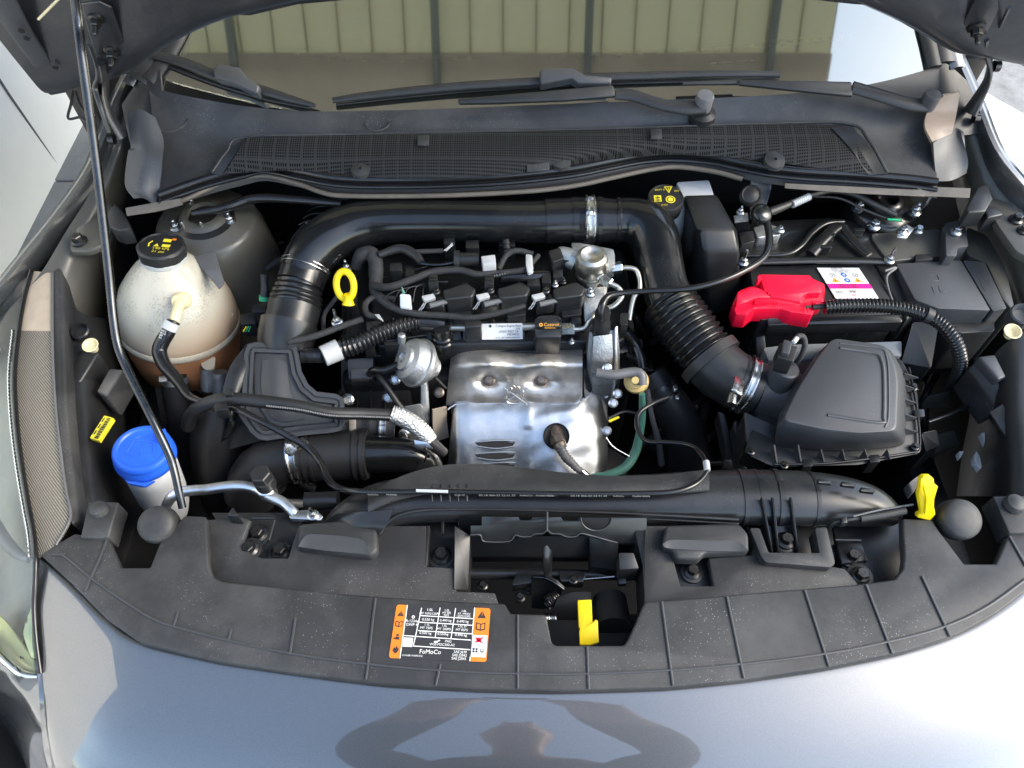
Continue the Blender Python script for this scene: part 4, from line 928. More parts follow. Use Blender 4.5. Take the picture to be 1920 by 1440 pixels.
# ================================================================ headlamp
hl = thing('headlamp', 'large clear headlamp with ribbed beige inner edge beside the bumper', 'headlamp', P(60, 900, -.1))
Lft = [(62, 508), (48, 560), (38, 620), (30, 700), (33, 780), (42, 860), (55, 940), (66, 1000), (70, 1045)]
Rgt = [(98, 512), (98, 560), (98, 620), (100, 700), (106, 780), (114, 850), (124, 920), (132, 970), (105, 1022)]
def row_at(f, dz=0): return [(a[0]+(b_[0]-a[0])*f, a[1]+(b_[1]-a[1])*f, dz) for a, b_ in zip(Lft, Rgt)]
patch('beige_strip', [r_[:3] for r_ in (row_at(0, -.004), row_at(.5, .0), row_at(1, .0))], 'lamp_beige', hl, thick=.004)
patch('ribbed_strip', [r_[2:] for r_ in (row_at(0, -.006), row_at(.5, -.002), row_at(1, -.002))], 'lamp_ribbed', hl, thick=.004)
tube('lens_edge', [(x-3, y, -.002, 9) for x, y in Lft] + [(66, 1090, -.012, 9), (64, 1140, -.025, 9), (68, 1200, -.04, 9), (76, 1262, -.055, 9)], 'rubber_gloss', hl, n=10)
tube('lens_bead', [(x-14, y, -.006, 6) for x, y in Lft[2:]], 'chrome', hl, n=8, corr=(.006, .4))
tube('inner_edge', [(x, y, .001, 5) for x, y in Rgt], 'cable_grey', hl, n=8)
La = [(q[0], q[1]) for q in Lft] + [(64, 1140), (76, 1262)]
zs = [-.004]*9+[-.025, -.055]
def lrow(dx, dz): return [P(x, y, z)+Vector((-dx*(1, .7, .3)[max(0, i-8)], -dx*.25*(1, .6, .1)[max(0, i-8)], -dz*(1, .7, .3)[max(0, i-8)])) for i, ((x, y), z) in enumerate(zip(La, zs))]
patch('lens', [lrow(.0, 0), lrow(.03, .008), lrow(.075, .035), lrow(.12, .085), lrow(.15, .16)], 'lamp_lens', hl, su=4, sv=4, thick=0)
patch('lamp_bowl', [lrow(.006, .012), lrow(.03, .06), lrow(.075, .10), lrow(.12, .14), lrow(.14, .19)], 'lamp_bowl', hl, su=4, sv=4, thick=.002)
tube('daytime_strip', [(-40, 930, -.06, 26), (0, 1000, -.06, 24), (30, 1036, -.055, 20), (54, 1050, -.05, 12)], 'white_plastic', hl, n=12)
patch('reflector', [[(-30, 1130, -.06), (10, 1165, -.06), (45, 1215, -.065), (62, 1240, -.07)], [(-40, 1190, -.085), (0, 1225, -.085), (35, 1256, -.085), (66, 1262, -.08)]], 'reflector_glow', hl, thick=.002)
tube('reflector_rim', [(-30, 1196, -.07, 16), (4, 1232, -.07, 16), (40, 1262, -.072, 14), (72, 1268, -.07, 9)], 'chrome', hl, n=12)
patch('reflector_blade', [[(50, 1165, -.045), (62, 1125, -.04)], [(44, 1190, -.05), (60, 1190, -.05)], [(58, 1232, -.06), (64, 1235, -.06)]], 'reflector_glow', hl, thick=.002)
prism('lamp_wall', [(98, 508, .001), (112, 498, .0), (119, 520, -.002), (120, 640, -.004), (124, 740, -.006), (134, 850, -.008), (150, 975, -.012), (133, 984, -.006), (114, 850, -.003), (100, 700, -.002), (98, 600, -.0)], .05, 'plastic_panel', hl, bevel=.003)
# headlamp carrier moulding
hc = thing('lamp_carrier', 'black plastic headlamp carrier with yellow barcode sticker beside the washer bottle', 'carrier', P(170, 800, -.15))
patch('carrier_wall', [[(118, 560, -.03), (122, 700, -.03), (132, 840, -.03), (150, 985, -.03)], [(160, 590, -.04), (165, 700, -.045), (180, 840, -.05), (200, 960, -.06)], [(205, 600, -.1), (215, 720, -.12), (225, 850, -.16), (230, 940, -.2)], [(230, 620, -.26), (235, 740, -.28), (240, 850, -.34), (245, 930, -.4)]], 'plastic', hc)
prism('carrier_beam', [(205, 690, -.035), (232, 692, -.045), (200, 745, -.05), (180, 735, -.04)], .05, 'plastic_panel', hc, bevel=.003)
prism('carrier_beam', [(150, 655, -.03), (185, 660, -.03), (148, 720, -.035), (128, 700, -.03)], .04, 'plastic', hc, bevel=.003)
c = P(170, 648, -.015); lathe('cream_cup', c, (.1, -.2, 1), [(.006, -.012), (.0085, -.002), (.0108, .002), (.0095, .0025), (.006, -.004), (0, -.005)], 'cream', hc, n=28)
c = P(149, 620, -.02); lathe('socket', c, (.1, -.2, 1), [(.012, -.02), (.013, .0), (.011, .002), (.008, -.006), (0, -.007)], 'plastic_satin', hc, n=28)
s = Sheet('barcode_sticker', P(198, 782, -.035), P(215, 787, -.035), P(171, 824, -.035), 'sticker_yellow', hc, lift=.004)
random.seed(11); v = .06
while v < .95:
    d_ = random.choice((.015, .03, .045)); s.rect(.45 if random.random() < .5 else .5, v, .88, min(v+d_, .96), 'label_black'); v += d_+random.choice((.015, .03))
for k in range(3): s.rect(.18, .1+.28*k, .3, .28+.28*k, 'label_black')
s.done()
hr = thing('lamp_carrier', 'black plastic headlamp carrier with torn white foam shreds beside the yellow tab', 'carrier', P(1870, 850, -.15))
patch('carrier_wall', [[(1960, 600, -.02), (1960, 760, -.02), (1950, 850, -.02), (1935, 930, -.03)], [(1890, 640, -.03), (1890, 760, -.03), (1890, 850, -.04), (1880, 930, -.06)], [(1838, 690, -.08), (1850, 770, -.1), (1840, 850, -.14), (1820, 930, -.2)], [(1815, 690, -.26), (1815, 770, -.28), (1800, 850, -.34), (1790, 930, -.4)]], 'plastic', hr)
prism('carrier_beam', [(1834, 668, -.03), (1866, 664, -.03), (1888, 706, -.03), (1872, 712, -.03)], .03, 'plastic_grey', hr, bevel=.003)
prism('carrier_beam', [(1815, 690, -.05), (1836, 672, -.04), (1895, 745, -.04), (1868, 764, -.06)], .05, 'plastic_panel', hr, bevel=.003)
prism('grey_patch', [(1856, 772, -.04), (1880, 758, -.035), (1910, 802, -.035), (1886, 816, -.04)], .003, 'plastic_panel', hr, bevel=.0005)
for pts in ([(1840, 811), (1852, 809), (1858, 822), (1866, 832), (1869, 846), (1862, 849), (1855, 836), (1848, 828)], [(1832, 845), (1838, 856), (1842, 876), (1838, 880), (1828, 866), (1827, 855)], [(1798, 846), (1808, 845), (1802, 858)]):
    prism('foam_shred', zz(pts, -.118), .012, 'foam_white', hr, bevel=.001)
c = P(1898, 622, -.01); lathe('cream_cup', c, (-.1, -.2, 1), [(.006, -.012), (.009, -.002), (.0118, .002), (.0105, .0025), (.006, -.004), (0, -.005)], 'cream', hr, n=28)
c = P(1918, 588, -.01); lathe('socket', c, (-.1, -.2, 1), [(.016, -.02), (.017, .0), (.015, .002), (.01, -.006), (0, -.007)], 'plastic_grey', hr, n=28)
# ================================================================ engine
en = thing('engine', 'black engine block and valve cover in the middle of the bay', 'engine', P(950, 620, -.35))
prism('engine_block', zz([(640, 600), (1190, 590), (1190, 700), (640, 720)], -.12), .36, 'plastic_deep', en, bevel=.01)
prism('valve_cover', rounded(zz([(690, 470), (1170, 465), (1185, 560), (1175, 640), (700, 650)], -.065), 20), .08, 'plastic', en, bevel=.008, seg=3)
prism('valve_cover', rounded(zz([(640, 520), (720, 470), (760, 640), (640, 660)], -.085), 10), .08, 'plastic', en, bevel=.006, seg=3)
# front step of the cover carrying the sticker
prism('cover_step', rounded([(868, 602, -.045), (984, 600, -.045), (984, 640, -.065), (868, 642, -.065)], 5), .06, 'plastic', en, bevel=.003)
prism('cover_step', rounded([(800, 618, -.055), (862, 616, -.055), (866, 648, -.07), (800, 650, -.07)], 5), .06, 'plastic', en, bevel=.003)
prism('cover_ledge', [(696, 650, -.085), (1180, 646, -.085), (1180, 664, -.09), (696, 668, -.09)], .05, 'plastic_satin', en, bevel=.003)
tube('camshaft_rail', [(770, 615, -.052, 15), (900, 614, -.052, 15), (1003, 612, -.052, 15)], 'pump_steel', en, n=14)
for x in (760, 850, 960, 1060): prism('cover_rib', zz([(x, 590), (x+5, 590), (x+6, 612), (x+1, 612)], -.052), .02, 'plastic', en, bevel=.001)
s = Sheet('engine_sticker', (903, 607, -.042), (979.5, 606, -.042), (904, 636.5, -.06), 'label_white', en, lift=.0012)
for st, u, v, h, al in (('Cologne Engine Plant', .97, .2, .13, 'r'), ('318', .93, .38, .12, 'r'), ('J1GG 9007 1A', .9, .56, .14, 'r'), ('20JUN022', .92, .74, .13, 'r'), ('20 HL U8V FJ0000HBB00700', .93, .93, .09, 'r')): s.text(st, u, v, h, 'label_black', al)
s.disc(.21, .15, .09, 'label_black')
s.done()
# lower left engine front: cam cover bracket, bolts
prism('timing_cover', rounded([(640, 655, -.10), (745, 650, -.10), (745, 735, -.15), (640, 740, -.15)], 6), .05, 'plastic', en, bevel=.003)
prism('timing_cover', rounded([(652, 672, -.085), (700, 668, -.085), (700, 712, -.105), (654, 714, -.105)], 4), .02, 'plastic_satin', en, bevel=.002)
prism('cover_badge', [(657, 692, -.088), (690, 691, -.088), (690, 709, -.095), (658, 710, -.095)], .008, 'plastic_grey', en, bevel=.001)
prism('timing_cover', [(640, 735, -.14), (770, 730, -.14), (770, 790, -.19), (640, 792, -.19)], .05, 'plastic_deep', en, bevel=.003)
for x in (668, 693, 720): prism('cover_rib', [(x, 725, -.135), (x+3, 725, -.135), (x+3, 780, -.175), (x, 780, -.175)], .02, 'plastic', en, bevel=.0008)
for x, y, z, d_ in ((652, 750, -.13, 24), (728, 746, -.13, 22), (741, 712, -.11, 20)): bolt(en, x, y, z, d_, 'zinc', axis=(0, -.6, .8))
# right end: cast bracket beside the heat shield
prism('cast_housing', [(1104, 622, -.03), (1160, 618, -.03), (1162, 660, -.06), (1162, 720, -.11), (1112, 722, -.11), (1100, 690, -.09)], .06, 'cast_aluminium', en, bevel=.0015)
prism('cast_housing', [(1112, 630, -.022), (1148, 626, -.022), (1150, 668, -.05), (1140, 680, -.06), (1110, 676, -.055)], .03, 'cast_aluminium', en, bevel=.0015)
prism('cast_flange', [(1152, 612, -.02), (1160, 610, -.02), (1160, 720, -.10), (1152, 724, -.10)], .05, 'aluminium', en, bevel=.002)
prism('gasket_edge', [(1098, 640, -.06), (1104, 640, -.06), (1110, 730, -.12), (1102, 730, -.12)], .05, 'plastic', en, bevel=.002)
for x, y, z in ((1138, 690, -.055), (1158, 738, -.10), (1150, 756, -.11), (1138, 808, -.16)): bolt(en, x, y, z, 18, 'aluminium', axis=(0, -.6, .8))

# ignition coils
def coil(dx, dy, lab):
    o = thing('ignition_coil', lab, 'ignition coil', (865+dx, 556+dy, -.05), 'ignition coils on the engine')
    q = [(829, 543), (874, 529), (893, 541), (886, 556), (836, 562)]
    prism('coil_body', rounded(zz([(x+dx, y+dy) for x, y in q], .0), 5), .042, 'plastic', o, bevel=.003, seg=3)
    prism('coil_neck', rounded(zz([(846+dx, 575+dy), (884+dx, 570+dy), (884+dx, 592+dy), (848+dx, 596+dy)], -.03), 4), .05, 'plastic', o, bevel=.002)
    prism('connector', rounded([(795+dx, 556+dy, -.012), (820+dx, 550+dy, -.008), (838+dx, 560+dy, -.008), (832+dx, 574+dy, -.012), (800+dx, 578+dy, -.016)], 3), .018, 'plastic_satin', o, bevel=.002)
    prism('connector_lock', rounded([(790+dx, 555+dy, -.004), (812+dx, 550+dy, -.004), (817+dx, 558+dy, -.006), (796+dx, 564+dy, -.006)], 2), .006, 'white_plastic', o, bevel=.001)
    tube('connector_plug', [(806+dx, 573+dy, -.008, 11), (838+dx, 565+dy, -.008, 10)], 'cable_grey', o, n=10)
    bolt(o, 818+dx, 547+dy, -.004, 15, 'bolt_dark')
    for k in range(2): tube('lead', [(795+dx+3*k, 568+dy, -.012, 2), (790+dx+4*k, 576+dy, -.016, 2), (785+dx+4*k, 582+dy, -.02, 2)], 'white_plastic', o, n=6)
coil(0, 0, 'black ignition coil next to the white zip tag and bundled harness')
coil(102, -2, 'black ignition coil between the other two coils')
coil(206, -2, 'black ignition coil beside the round steel fuel pump')
# oil filler cap
oc = thing('oil_cap', 'black oil filler cap with gold lettering above the heat shield', 'oil cap', P(1028, 640, -.07))
prism('cap_grip', rounded([(1003, 597, -.012), (1012, 591, -.012), (1044, 590, -.012), (1053, 595, -.012), (1054, 612, -.018), (1003, 613, -.018)], 5), .02, 'plastic', oc, bevel=.002)
prism('cap_body', rounded([(1003, 612, -.022), (1054, 611, -.022), (1052, 632, -.03), (1005, 633, -.03)], 4), .04, 'plastic', oc, bevel=.003)
s = Sheet('cap_lettering', (1009, 602.5, -.010), (1050, 602, -.010), (1009, 617, -.0175), None, oc, lift=.001)
s.text('Castrol', .60, .62, .42, 'amber_print', 'c', width=.66); s.disc(.13, .44, .24, 'amber_print', r2=.12); s.text('PROFESSIONAL', .55, .95, .18, 'amber_print', 'c', width=.5); s.done()
# high pressure fuel pump
fp = thing('fuel_pump', 'round steel high pressure fuel pump behind the ignition coils', 'fuel pump', P(1105, 545, -.06))
c = P(1106, 520, -.02)
lathe('pump_body', c, (0, 0, 1), [(.021, -.05), (.021, .004), (.0225, .006), (.0225, .012), (.0215, .014), (.0225, .018), (.0245, .022), (.0245, .038), (.022, .045), (.017, .048), (.0125, .046), (.009, .043), (0, .0425)], 'pump_steel', fp, n=40)
prism('pump_flange', rounded(zz([(1071, 455), (1086, 455), (1150, 467), (1153, 478), (1153, 502), (1120, 500), (1075, 470)], .012), 3), .02, 'cast_aluminium', fp, bevel=.002)
prism('pump_flange', [(1092, 540, -.02), (1140, 535, -.02), (1130, 600, -.04), (1096, 605, -.04)], .03, 'cast_aluminium', fp, bevel=.003)
bolt(fp, 1106, 550, -.012, 18, 'zinc', stud=.006); 
tube('solenoid', [(1078, 488, .0, 40), (1056, 480, .004, 36), (1044, 477, .006, 30)], 'cast_aluminium', fp, n=20)
prism('solenoid_plug', rounded(zz([(1028, 470), (1050, 464), (1058, 484), (1036, 492)], .018), 3), .03, 'plastic_satin', fp, bevel=.002)
def hexnut(px, py, z, axis, r_, l_, par, m='zinc'):
    bm = bmesh.new(); c = P(px, py, z); u, v, w_ = frame(axis)
    rg = lambda h, k: [bm.verts.new(c+w_*h+u*math.cos(a*math.pi/3)*r_*k+v*math.sin(a*math.pi/3)*r_*k) for a in range(6)]
    A = [rg(-l_/2, .88), rg(-l_*.4, 1), rg(l_*.4, 1), rg(l_/2, .88)]
    for a, b_ in zip(A, A[1:]):
        for k in range(6): bm.faces.new((a[k], a[(k+1) % 6], b_[(k+1) % 6], b_[k]))
    bm.faces.new(A[0]); bm.faces.new(A[-1]); return finish('union_nut', bm, m, par, ang=25)
hexnut(1156, 502, .004, (1, .1, .1), .0085, .016, fp); hexnut(1136, 527, .0, (.8, -.55, -.1), .0085, .018, fp)
tube('pump_outlet', [(1122, 505, .002, 16), (1150, 502, .004, 14)], 'pump_steel', fp, n=14)
tube('pump_outlet', [(1114, 515, .002, 17), (1132, 524, .0, 15)], 'pump_steel', fp, n=14)
o = tube('fuel_pipe', [(1160, 502, .004, 10), (1184, 503, .004, 10), (1196, 512, .0, 10), (1200, 540, -.01, 10), (1188, 560, -.02, 10), (1180, 600, -.04, 10)], 'pump_steel', None, n=12); tag(o, 'bent bright steel fuel pipe beside the black intake elbow', 'pipe')
o = tube('fuel_pipe', [(1142, 531, -.002, 10), (1160, 540, -.006, 10), (1166, 556, -.012, 10), (1150, 574, -.02, 10), (1125, 582, -.026, 10), (1108, 598, -.03, 10), (1094, 615, -.04, 10), (1062, 617, -.04, 10)], 'pump_steel', None, n=12); tag(o, 'bent bright steel fuel pipe running from pump to oil cap', 'pipe')
hexnut(1064, 617, -.04, (1, 0, .05), .0095, .02, o)
# sensor in front of cast housing with thick lead
sn = thing('breather_sensor', 'black breather valve with thick lead on the cast bracket', 'sensor', P(1128, 620, -.05))
lathe('valve_body', P(1126, 615, -.03), (0, 0, 1), [(.014, -.01), (.015, .0), (.013, .006), (.0135, .012), (.011, .016), (.011, .035), (.009, .04)], 'plastic', sn, n=24)
tube('thick_lead', [(1127, 600, .0, 16), (1128, 575, .018, 15), (1140, 556, .022, 13), (1170, 549, .022, 11), (1210, 546, .024, 11), (1290, 541, .03, 12), (1350, 527, .034, 12), (1400, 505, .034, 13), (1432, 482, .032, 13), (1442, 455, .03, 14), (1440, 425, .03, 14), (1432, 405, .034, 14)], 'rubber_gloss', sn, n=14)
# battery lead ball joint
bj = thing('cable_joint', 'glossy black ball joint of the battery lead with white ribbed sleeve', 'cable joint', P(1426, 404, .03))
lathe('ball', P(1426, 403, .035), (.3, -.4, 1), [(0, -.016), (.010, -.013), (.0155, -.004), (.0165, .002), (.0155, .007), (.012, .011), (.007, .012), (0, .0125)], 'pipe_gloss', bj, n=32, ang=60)
tube('lead', [(1436, 400, .035, 16), (1460, 391, .035, 16), (1482, 382, .035, 13), (1520, 366, .035, 10)], 'rubber', bj, n=12)
tube('ribbed_sleeve', [(1486, 383, .036, 15), (1517, 369, .036, 15)], 'white_plastic', bj, n=14, corr=(.004, .22))
tube('lead', [(1520, 366, .035, 9), (1560, 358, .035, 10), (1600, 364, .03, 11), (1640, 384, .02, 12), (1680, 404, .012, 10)], 'rubber', bj, n=12)
tube('corrugated_lead', [(1525, 368, .02, 7), (1575, 372, .02, 7), (1620, 393, .01, 7), (1660, 408, .005, 7), (1690, 414, .004, 5)], 'plastic_satin', bj, n=10, corr=(.003, .25))
tube('lead_end', [(1664, 411, .006, 5), (1688, 413, .006, 5)], 'green_plastic', bj, n=8)

# ================================================================ wiring harness
hn = thing('wiring_harness', 'taped black wiring harness looping over the engine top', 'wiring', P(700, 560, -.05))
def loom(pts, m='tape', nm='loom', n=12): return tube(nm, pts, m, hn, n=n, wob=.06, step=.004)
loom([(668, 500, -.02, 22), (676, 480, .0, 26), (694, 474, .004, 28), (704, 490, .0, 28), (705, 520, -.01, 27), (704, 545, -.02, 22), (714, 560, -.02, 18), (740, 578, -.02, 14), (780, 588, -.02, 12), (840, 592, -.02, 12), (880, 596, -.018, 11), (920, 590, -.014, 11), (960, 580, -.008, 10), (985, 573, -.006, 9)])
loom([(700, 535, -.01, 14), (730, 538, .0, 14), (770, 525, .004, 14), (812, 510, .006, 14), (860, 506, .006, 13), (895, 514, .006, 12), (930, 512, .006, 11), (980, 506, .008, 11), (1000, 490, .01, 10), (1010, 478, .012, 9)])
loom([(740, 560, -.02, 10), (700, 558, -.02, 11), (685, 572, -.02, 11), (690, 590, -.02, 11), (708, 594, -.02, 10)])
loom([(540, 642, -.03, 12), (590, 630, -.03, 13), (640, 612, -.03, 12), (680, 598, -.03, 12)])
loom([(606, 620, -.05, 9), (608, 590, -.05, 9), (625, 565, -.04, 9), (640, 545, -.03, 8)])
loom([(935, 505, .004, 11), (950, 478, .012, 11), (970, 470, .014, 11), (1000, 476, .012, 9)])
loom([(710, 478, .01, 14), (750, 466, .012, 18), (778, 478, .01, 18), (790, 492, .008, 14)], 'rubber', 'hose')
loom([(790, 494, .006, 7), (820, 497, .006, 7), (856, 492, .006, 7)], 'steel_rod', 'metal_pipe')
loom([(780, 472, .012, 9), (830, 470, .012, 9)])
tube('split_loom', [(925, 518, .006, 11), (960, 510, .006, 11), (990, 506, .006, 11)], 'plastic_satin', hn, n=10, corr=(.004, .25))
tube('plug_barrel', [(852, 486, .012, 34), (862, 486, .012, 34)], 'plastic', hn, n=20); tube('plug_barrel', [(862, 486, .012, 26), (898, 486, .012, 26)], 'plastic_satin', hn, n=18)
prism('white_plug', rounded(zz([(902, 480), (928, 477), (930, 492), (905, 496)], .024), 2), .018, 'white_plastic', hn, bevel=.0012)
prism('white_tie', rounded(zz([(986, 476), (998, 478), (1000, 508), (990, 512), (986, 496)], .016), 3), .006, 'white_plastic', hn, bevel=.001)
for x0, y0, x1, y1 in ((834, 470, 848, 456), (836, 471, 849, 459), (832, 470, 846, 461)): tube('wire_end', [(x0, y0, .012, 2.5), (x1, y1, .014, 2.5)], 'white_plastic', hn, n=6)
for k in range(3): tube('wire_end', [(704+3*k, 590, -.016, 2.5), (712+3*k, 598+2*k, -.016, 2.5)], 'white_plastic', hn, n=6)
for x, y in ((812, 532), (917, 530)): 
    prism('loom_clip', rounded(zz([(x-8, y-18), (x+8, y-18), (x+9, y+2), (x-9, y+2)], .008), 2), .03, 'plastic', hn, bevel=.002)
    for k in range(3): prism('clip_ridge', zz([(x-7, y-15+6*k), (x+7, y-15+6*k), (x+7, y-12+6*k), (x-7, y-12+6*k)], .0095), .004, 'plastic_satin', hn, bevel=0)
prism('zip_tag', rounded([(750, 550, .004), (770, 552, .004), (772, 578, -.012), (750, 576, -.012)], 4), .006, 'washer_plastic', hn, bevel=.001)
tube('tag_spike', [(757, 550, .004, 6), (753, 538, .012, 2)], 'green_hose', hn, n=8)
prism('junction', zz([(870, 596), (900, 594), (902, 612), (872, 614)], -.02), .03, 'plastic', hn, bevel=.002)
for x, y in ((650, 504), (632, 604)):
    bolt(en, x, y, -.02 if y < 550 else -.03, 21, 'zinc', stud=.02 if y > 550 else .01)
# corrugated breather hose across the front of the engine
bh = thing('breather_hose', 'black corrugated breather hose with white end collar', 'hose', P(720, 640, -.06))
tube('hose', [(634, 656, -.05, 37), (670, 645, -.045, 38), (720, 622, -.04, 37), (770, 606, -.038, 35), (792, 604, -.038, 34)], 'rubber_gloss', bh, n=20, corr=(.0062, .16))
tube('smooth_end', [(788, 604, -.038, 35), (820, 606, -.04, 34), (832, 608, -.042, 32)], 'rubber_gloss', bh, n=18)
tube('white_collar', [(606, 668, -.05, 40), (636, 655, -.05, 41)], 'white_plastic', bh, n=22)
tube('connector', [(568, 666, -.058, 30), (606, 667, -.055, 30)], 'plastic_satin', bh, n=18, corr=(.012, .08))
lathe('elbow_boot', P(828, 620, -.045), (0, 0, 1), [(.017, -.035), (.017, -.02), (.0145, -.018), (.016, -.01), (.0135, -.008), (.0145, .002), (.012, .008), (0, .012)], 'rubber_gloss', bh, n=24)
# vacuum actuator
va = thing('turbo_actuator', 'round cast grey turbo actuator can on a bracket', 'actuator', P(785, 700, -.15))
c = P(782, 680, -.07); ax = Vector((-.62, -.12, .62))
lathe('can', c, ax, [(.012, -.034), (.016, -.032), (.016, -.024), (.022, -.023), (.024, -.014), (.03, -.013), (.032, -.006), (.0365, -.005), (.037, .001), (.034, .003), (.033, .012), (.029, .019), (.02, .022), (.018, .026), (.008, .027), (.006, .024), (0, .024)], 'cast_aluminium', va, n=40, ang=40)
tube('inlet', [(748, 684, -.065, 15), (720, 694, -.07, 14), (700, 694, -.075, 14), (692, 702, -.085, 13)], 'rubber_gloss', va, n=12)
tube('rod', [(815, 708, -.09, 9), (835, 728, -.11, 8)], 'bolt_dark', va, n=10)
prism('bracket', [(788, 712, -.10), (802, 710, -.10), (806, 790, -.155), (788, 792, -.155)], .012, 'cast_aluminium', va, bevel=.003)
prism('turbo_casting', [(752, 760, -.12), (795, 752, -.115), (798, 830, -.19), (756, 832, -.19)], .05, 'cast_aluminium', va, bevel=.006, seg=3)
bolt(va, 758, 814, -.165, 22, 'zinc', axis=(0, -.8, .6)); bolt(va, 823, 736, -.13, 20, 'rust_steel', axis=(0, -.5, .8))
tube('vacuum_hose', [(705, 698, -.09, 12), (725, 725, -.1, 12), (745, 755, -.12, 12), (756, 768, -.13, 12)], 'rubber', va, n=12)
lathe('actuator_stub', P(753, 640, -.05), (.1, .2, 1), [(.006, -.03), (.006, .012), (.004, .014)], 'cast_aluminium', va, n=14)

# ================================================================ heat shield
hs = thing('heat_shield', 'shiny pressed metal exhaust heat shield in front of the engine', 'heat shield', P(990, 780, -.25))
xs_ = [846, 862, 885, 917, 950, 980, 1015, 1050, 1075, 1092]
def hz(x, v_):
    b1 = math.exp(-((x-917)/24)**2); b2 = math.exp(-((x-1015)/24)**2)
    return .016*(b1+b2)*math.exp(-((v_-.28)/.22)**2) - .014*(math.exp(-((x-917)/15)**2)+math.exp(-((x-1015)/15)**2))*math.exp(-((v_-.56)/.12)**2)
rws = []
for y_, z_, v_ in ((654, -.085, 0), (668, -.075, .14), (684, -.075, .28), (700, -.088, .44), (713, -.10, .57), (728, -.110, .72), (744, -.12, .86), (760, -.132, 1.)):
    r_ = []
    for x in xs_:
        e = 0
        if x < 870: e = (870-x)*.45*(1-v_)          # rounded shoulder on the left
        sag = 7*math.exp(-((x-975)/18)**2)*(1-v_)**2
        xx = x - (10*v_ if x < 860 else 0)
        r_.append((xx, y_+e*.6+sag - (12*max(0, v_-.6) if x > 1080 else 0), z_-(.02 if x < 850 else (.006 if x < 864 else 0))+hz(x, v_)))
    rws.append(r_)
patch('upper_shield', rws, 'shield_upper', hs, su=6, sv=5, thick=.0025)
for x in (917, 1014): bolt(hs, x, 712, -.108, 25, 'rust_steel', axis=(0, -.55, .83))
# pressed hand symbol, crossed out
def emb(pts): return tube('pressed_mark', [(x, y, -.1075-(y-728)*.00078+.0042, 2.2) for x, y in pts], 'shield_lower', hs, n=5, step=.004)
emb([(945, 727), (988, 757)]); emb([(988, 727), (945, 757)])
emb([(950, 752), (949, 737), (952, 735), (954, 741), (955, 727), (959, 726), (961, 738), (962, 724), (966, 724), (968, 738), (970, 725), (974, 726), (974, 740), (977, 731), (981, 732), (980, 745), (974, 756), (956, 756), (950, 752)])
random.seed(5)
def wrinkle(p, a, b_):
    d = (.0010 if a > .55 else .0003)*(1-abs(math.sin(a*13+b_*5+2*math.sin(b_*4))))*math.sin(b_*7+a*3) + .0022*math.exp(-((a-.52)/.035)**2) + .0005*math.sin((a+b_)*23)*(a > .55)
    k = 0 if (.16 < a < .56 and b_ > .42) else 1
    return p + Vector((0, -.45, .9))*d*k
lowx = [836, 850, 870, 910, 950, 985, 1010, 1045, 1085, 1120, 1140]
lrows = []
for y_, z_ in ((752, -.128), (775, -.133), (800, -.142), (830, -.155), (860, -.170), (900, -.19)):
    r_ = []
    for x in lowx:
        f = (y_-752)/148; dz = 0
        if x < 860: dz = -.035 if x < 845 else -.006
        if x > 1100: dz = -.006 if x < 1130 else -.03
        if 980 < x < 1100: dz += .010*math.sin((x-980)/120*math.pi)*f
        r_.append((x+(14*(1-f) if x < 845 else 0), y_ - (28 if x > 1100 and f < .3 else 0), z_+dz))
    lrows.append(r_)
patch('lower_shield', lrows, 'shield_lower', hs, su=5, sv=6, thick=.002, fn=wrinkle)
patch('side_shield', [[(1090, 655, -.085), (1094, 700, -.105), (1096, 740, -.125), (1098, 770, -.14)], [(1112, 680, -.11), (1122, 715, -.13), (1134, 750, -.15), (1140, 790, -.17)]], 'shield_lower', hs, thick=.002)
tube('shield_rim', [(840, 768, -.134, 4), (848, 762, -.132, 4), (866, 757, -.130, 4), (960, 757.5, -.130, 4), (1060, 759, -.130, 4), (1082, 754, -.128, 4), (1091, 740, -.12, 4)], 'shield_lower', hs, n=6)
tube('shield_rim', [(1092, 672, -.09, 4), (1108, 690, -.108, 4), (1124, 718, -.128, 4), (1134, 744, -.144, 5), (1140, 742, -.142, 5)], 'shield_lower', hs, n=6)
# louvre slots: dark lens openings with raised lips
for x0, x1, y_ in ((892, 967, 835), (892, 967, 857), (906, 967, 876)):
    z_ = -.155-(y_-830)*.0005+.0035
    top_ = [(x0, y_-4, z_), (x0+10, y_-8, z_), ((x0+x1)/2, y_-7, z_+.001), (x1-10, y_-8, z_), (x1, y_-7, z_)]
    bot_ = [(x1-8, y_+3, z_-.003), ((x0+x1)/2, y_+5, z_-.003), (x0+12, y_+3, z_-.003)]
    prism('louvre_slot', top_+bot_, .004, 'plastic_deep', hs, bevel=0)
    tube('louvre_lip', [(x0+4, y_+2, z_-.001, 3), ((x0+x1)/2, y_+6, z_-.002, 3.5), (x1-2, y_+2, z_-.001, 3)], 'shield_lower', hs, n=8)
    tube('louvre_lip', [(x0, y_-6, z_+.0, 4), ((x0+x1)/2, y_-9, z_+.001, 5), (x1, y_-9, z_+.0, 4)], 'shield_lower', hs, n=8)
c = P(1043, 818, -.136); lathe('sensor_opening', c, (0, -.45, .9), [(.0185, -.006), (.0195, .002), (.0185, .0035), (.0175, .001), (0, -.002)], 'plastic_deep', hs, n=32)
patch('turbo_side', [[(812, 770, -.13), (838, 764, -.135)], [(812, 800, -.16), (838, 790, -.16)], [(818, 828, -.19), (842, 820, -.19)]], 'tan_shield', hs, thick=.004)
o2 = thing('oxygen_sensor', 'rusty oxygen sensor with braided lead in the heat shield', 'sensor', P(1050, 840, -.17))
tube('sensor_body', [(1040, 806, -.138, 26), (1046, 824, -.135, 26), (1052, 840, -.137, 24)], 'rust_steel', o2, n=18)
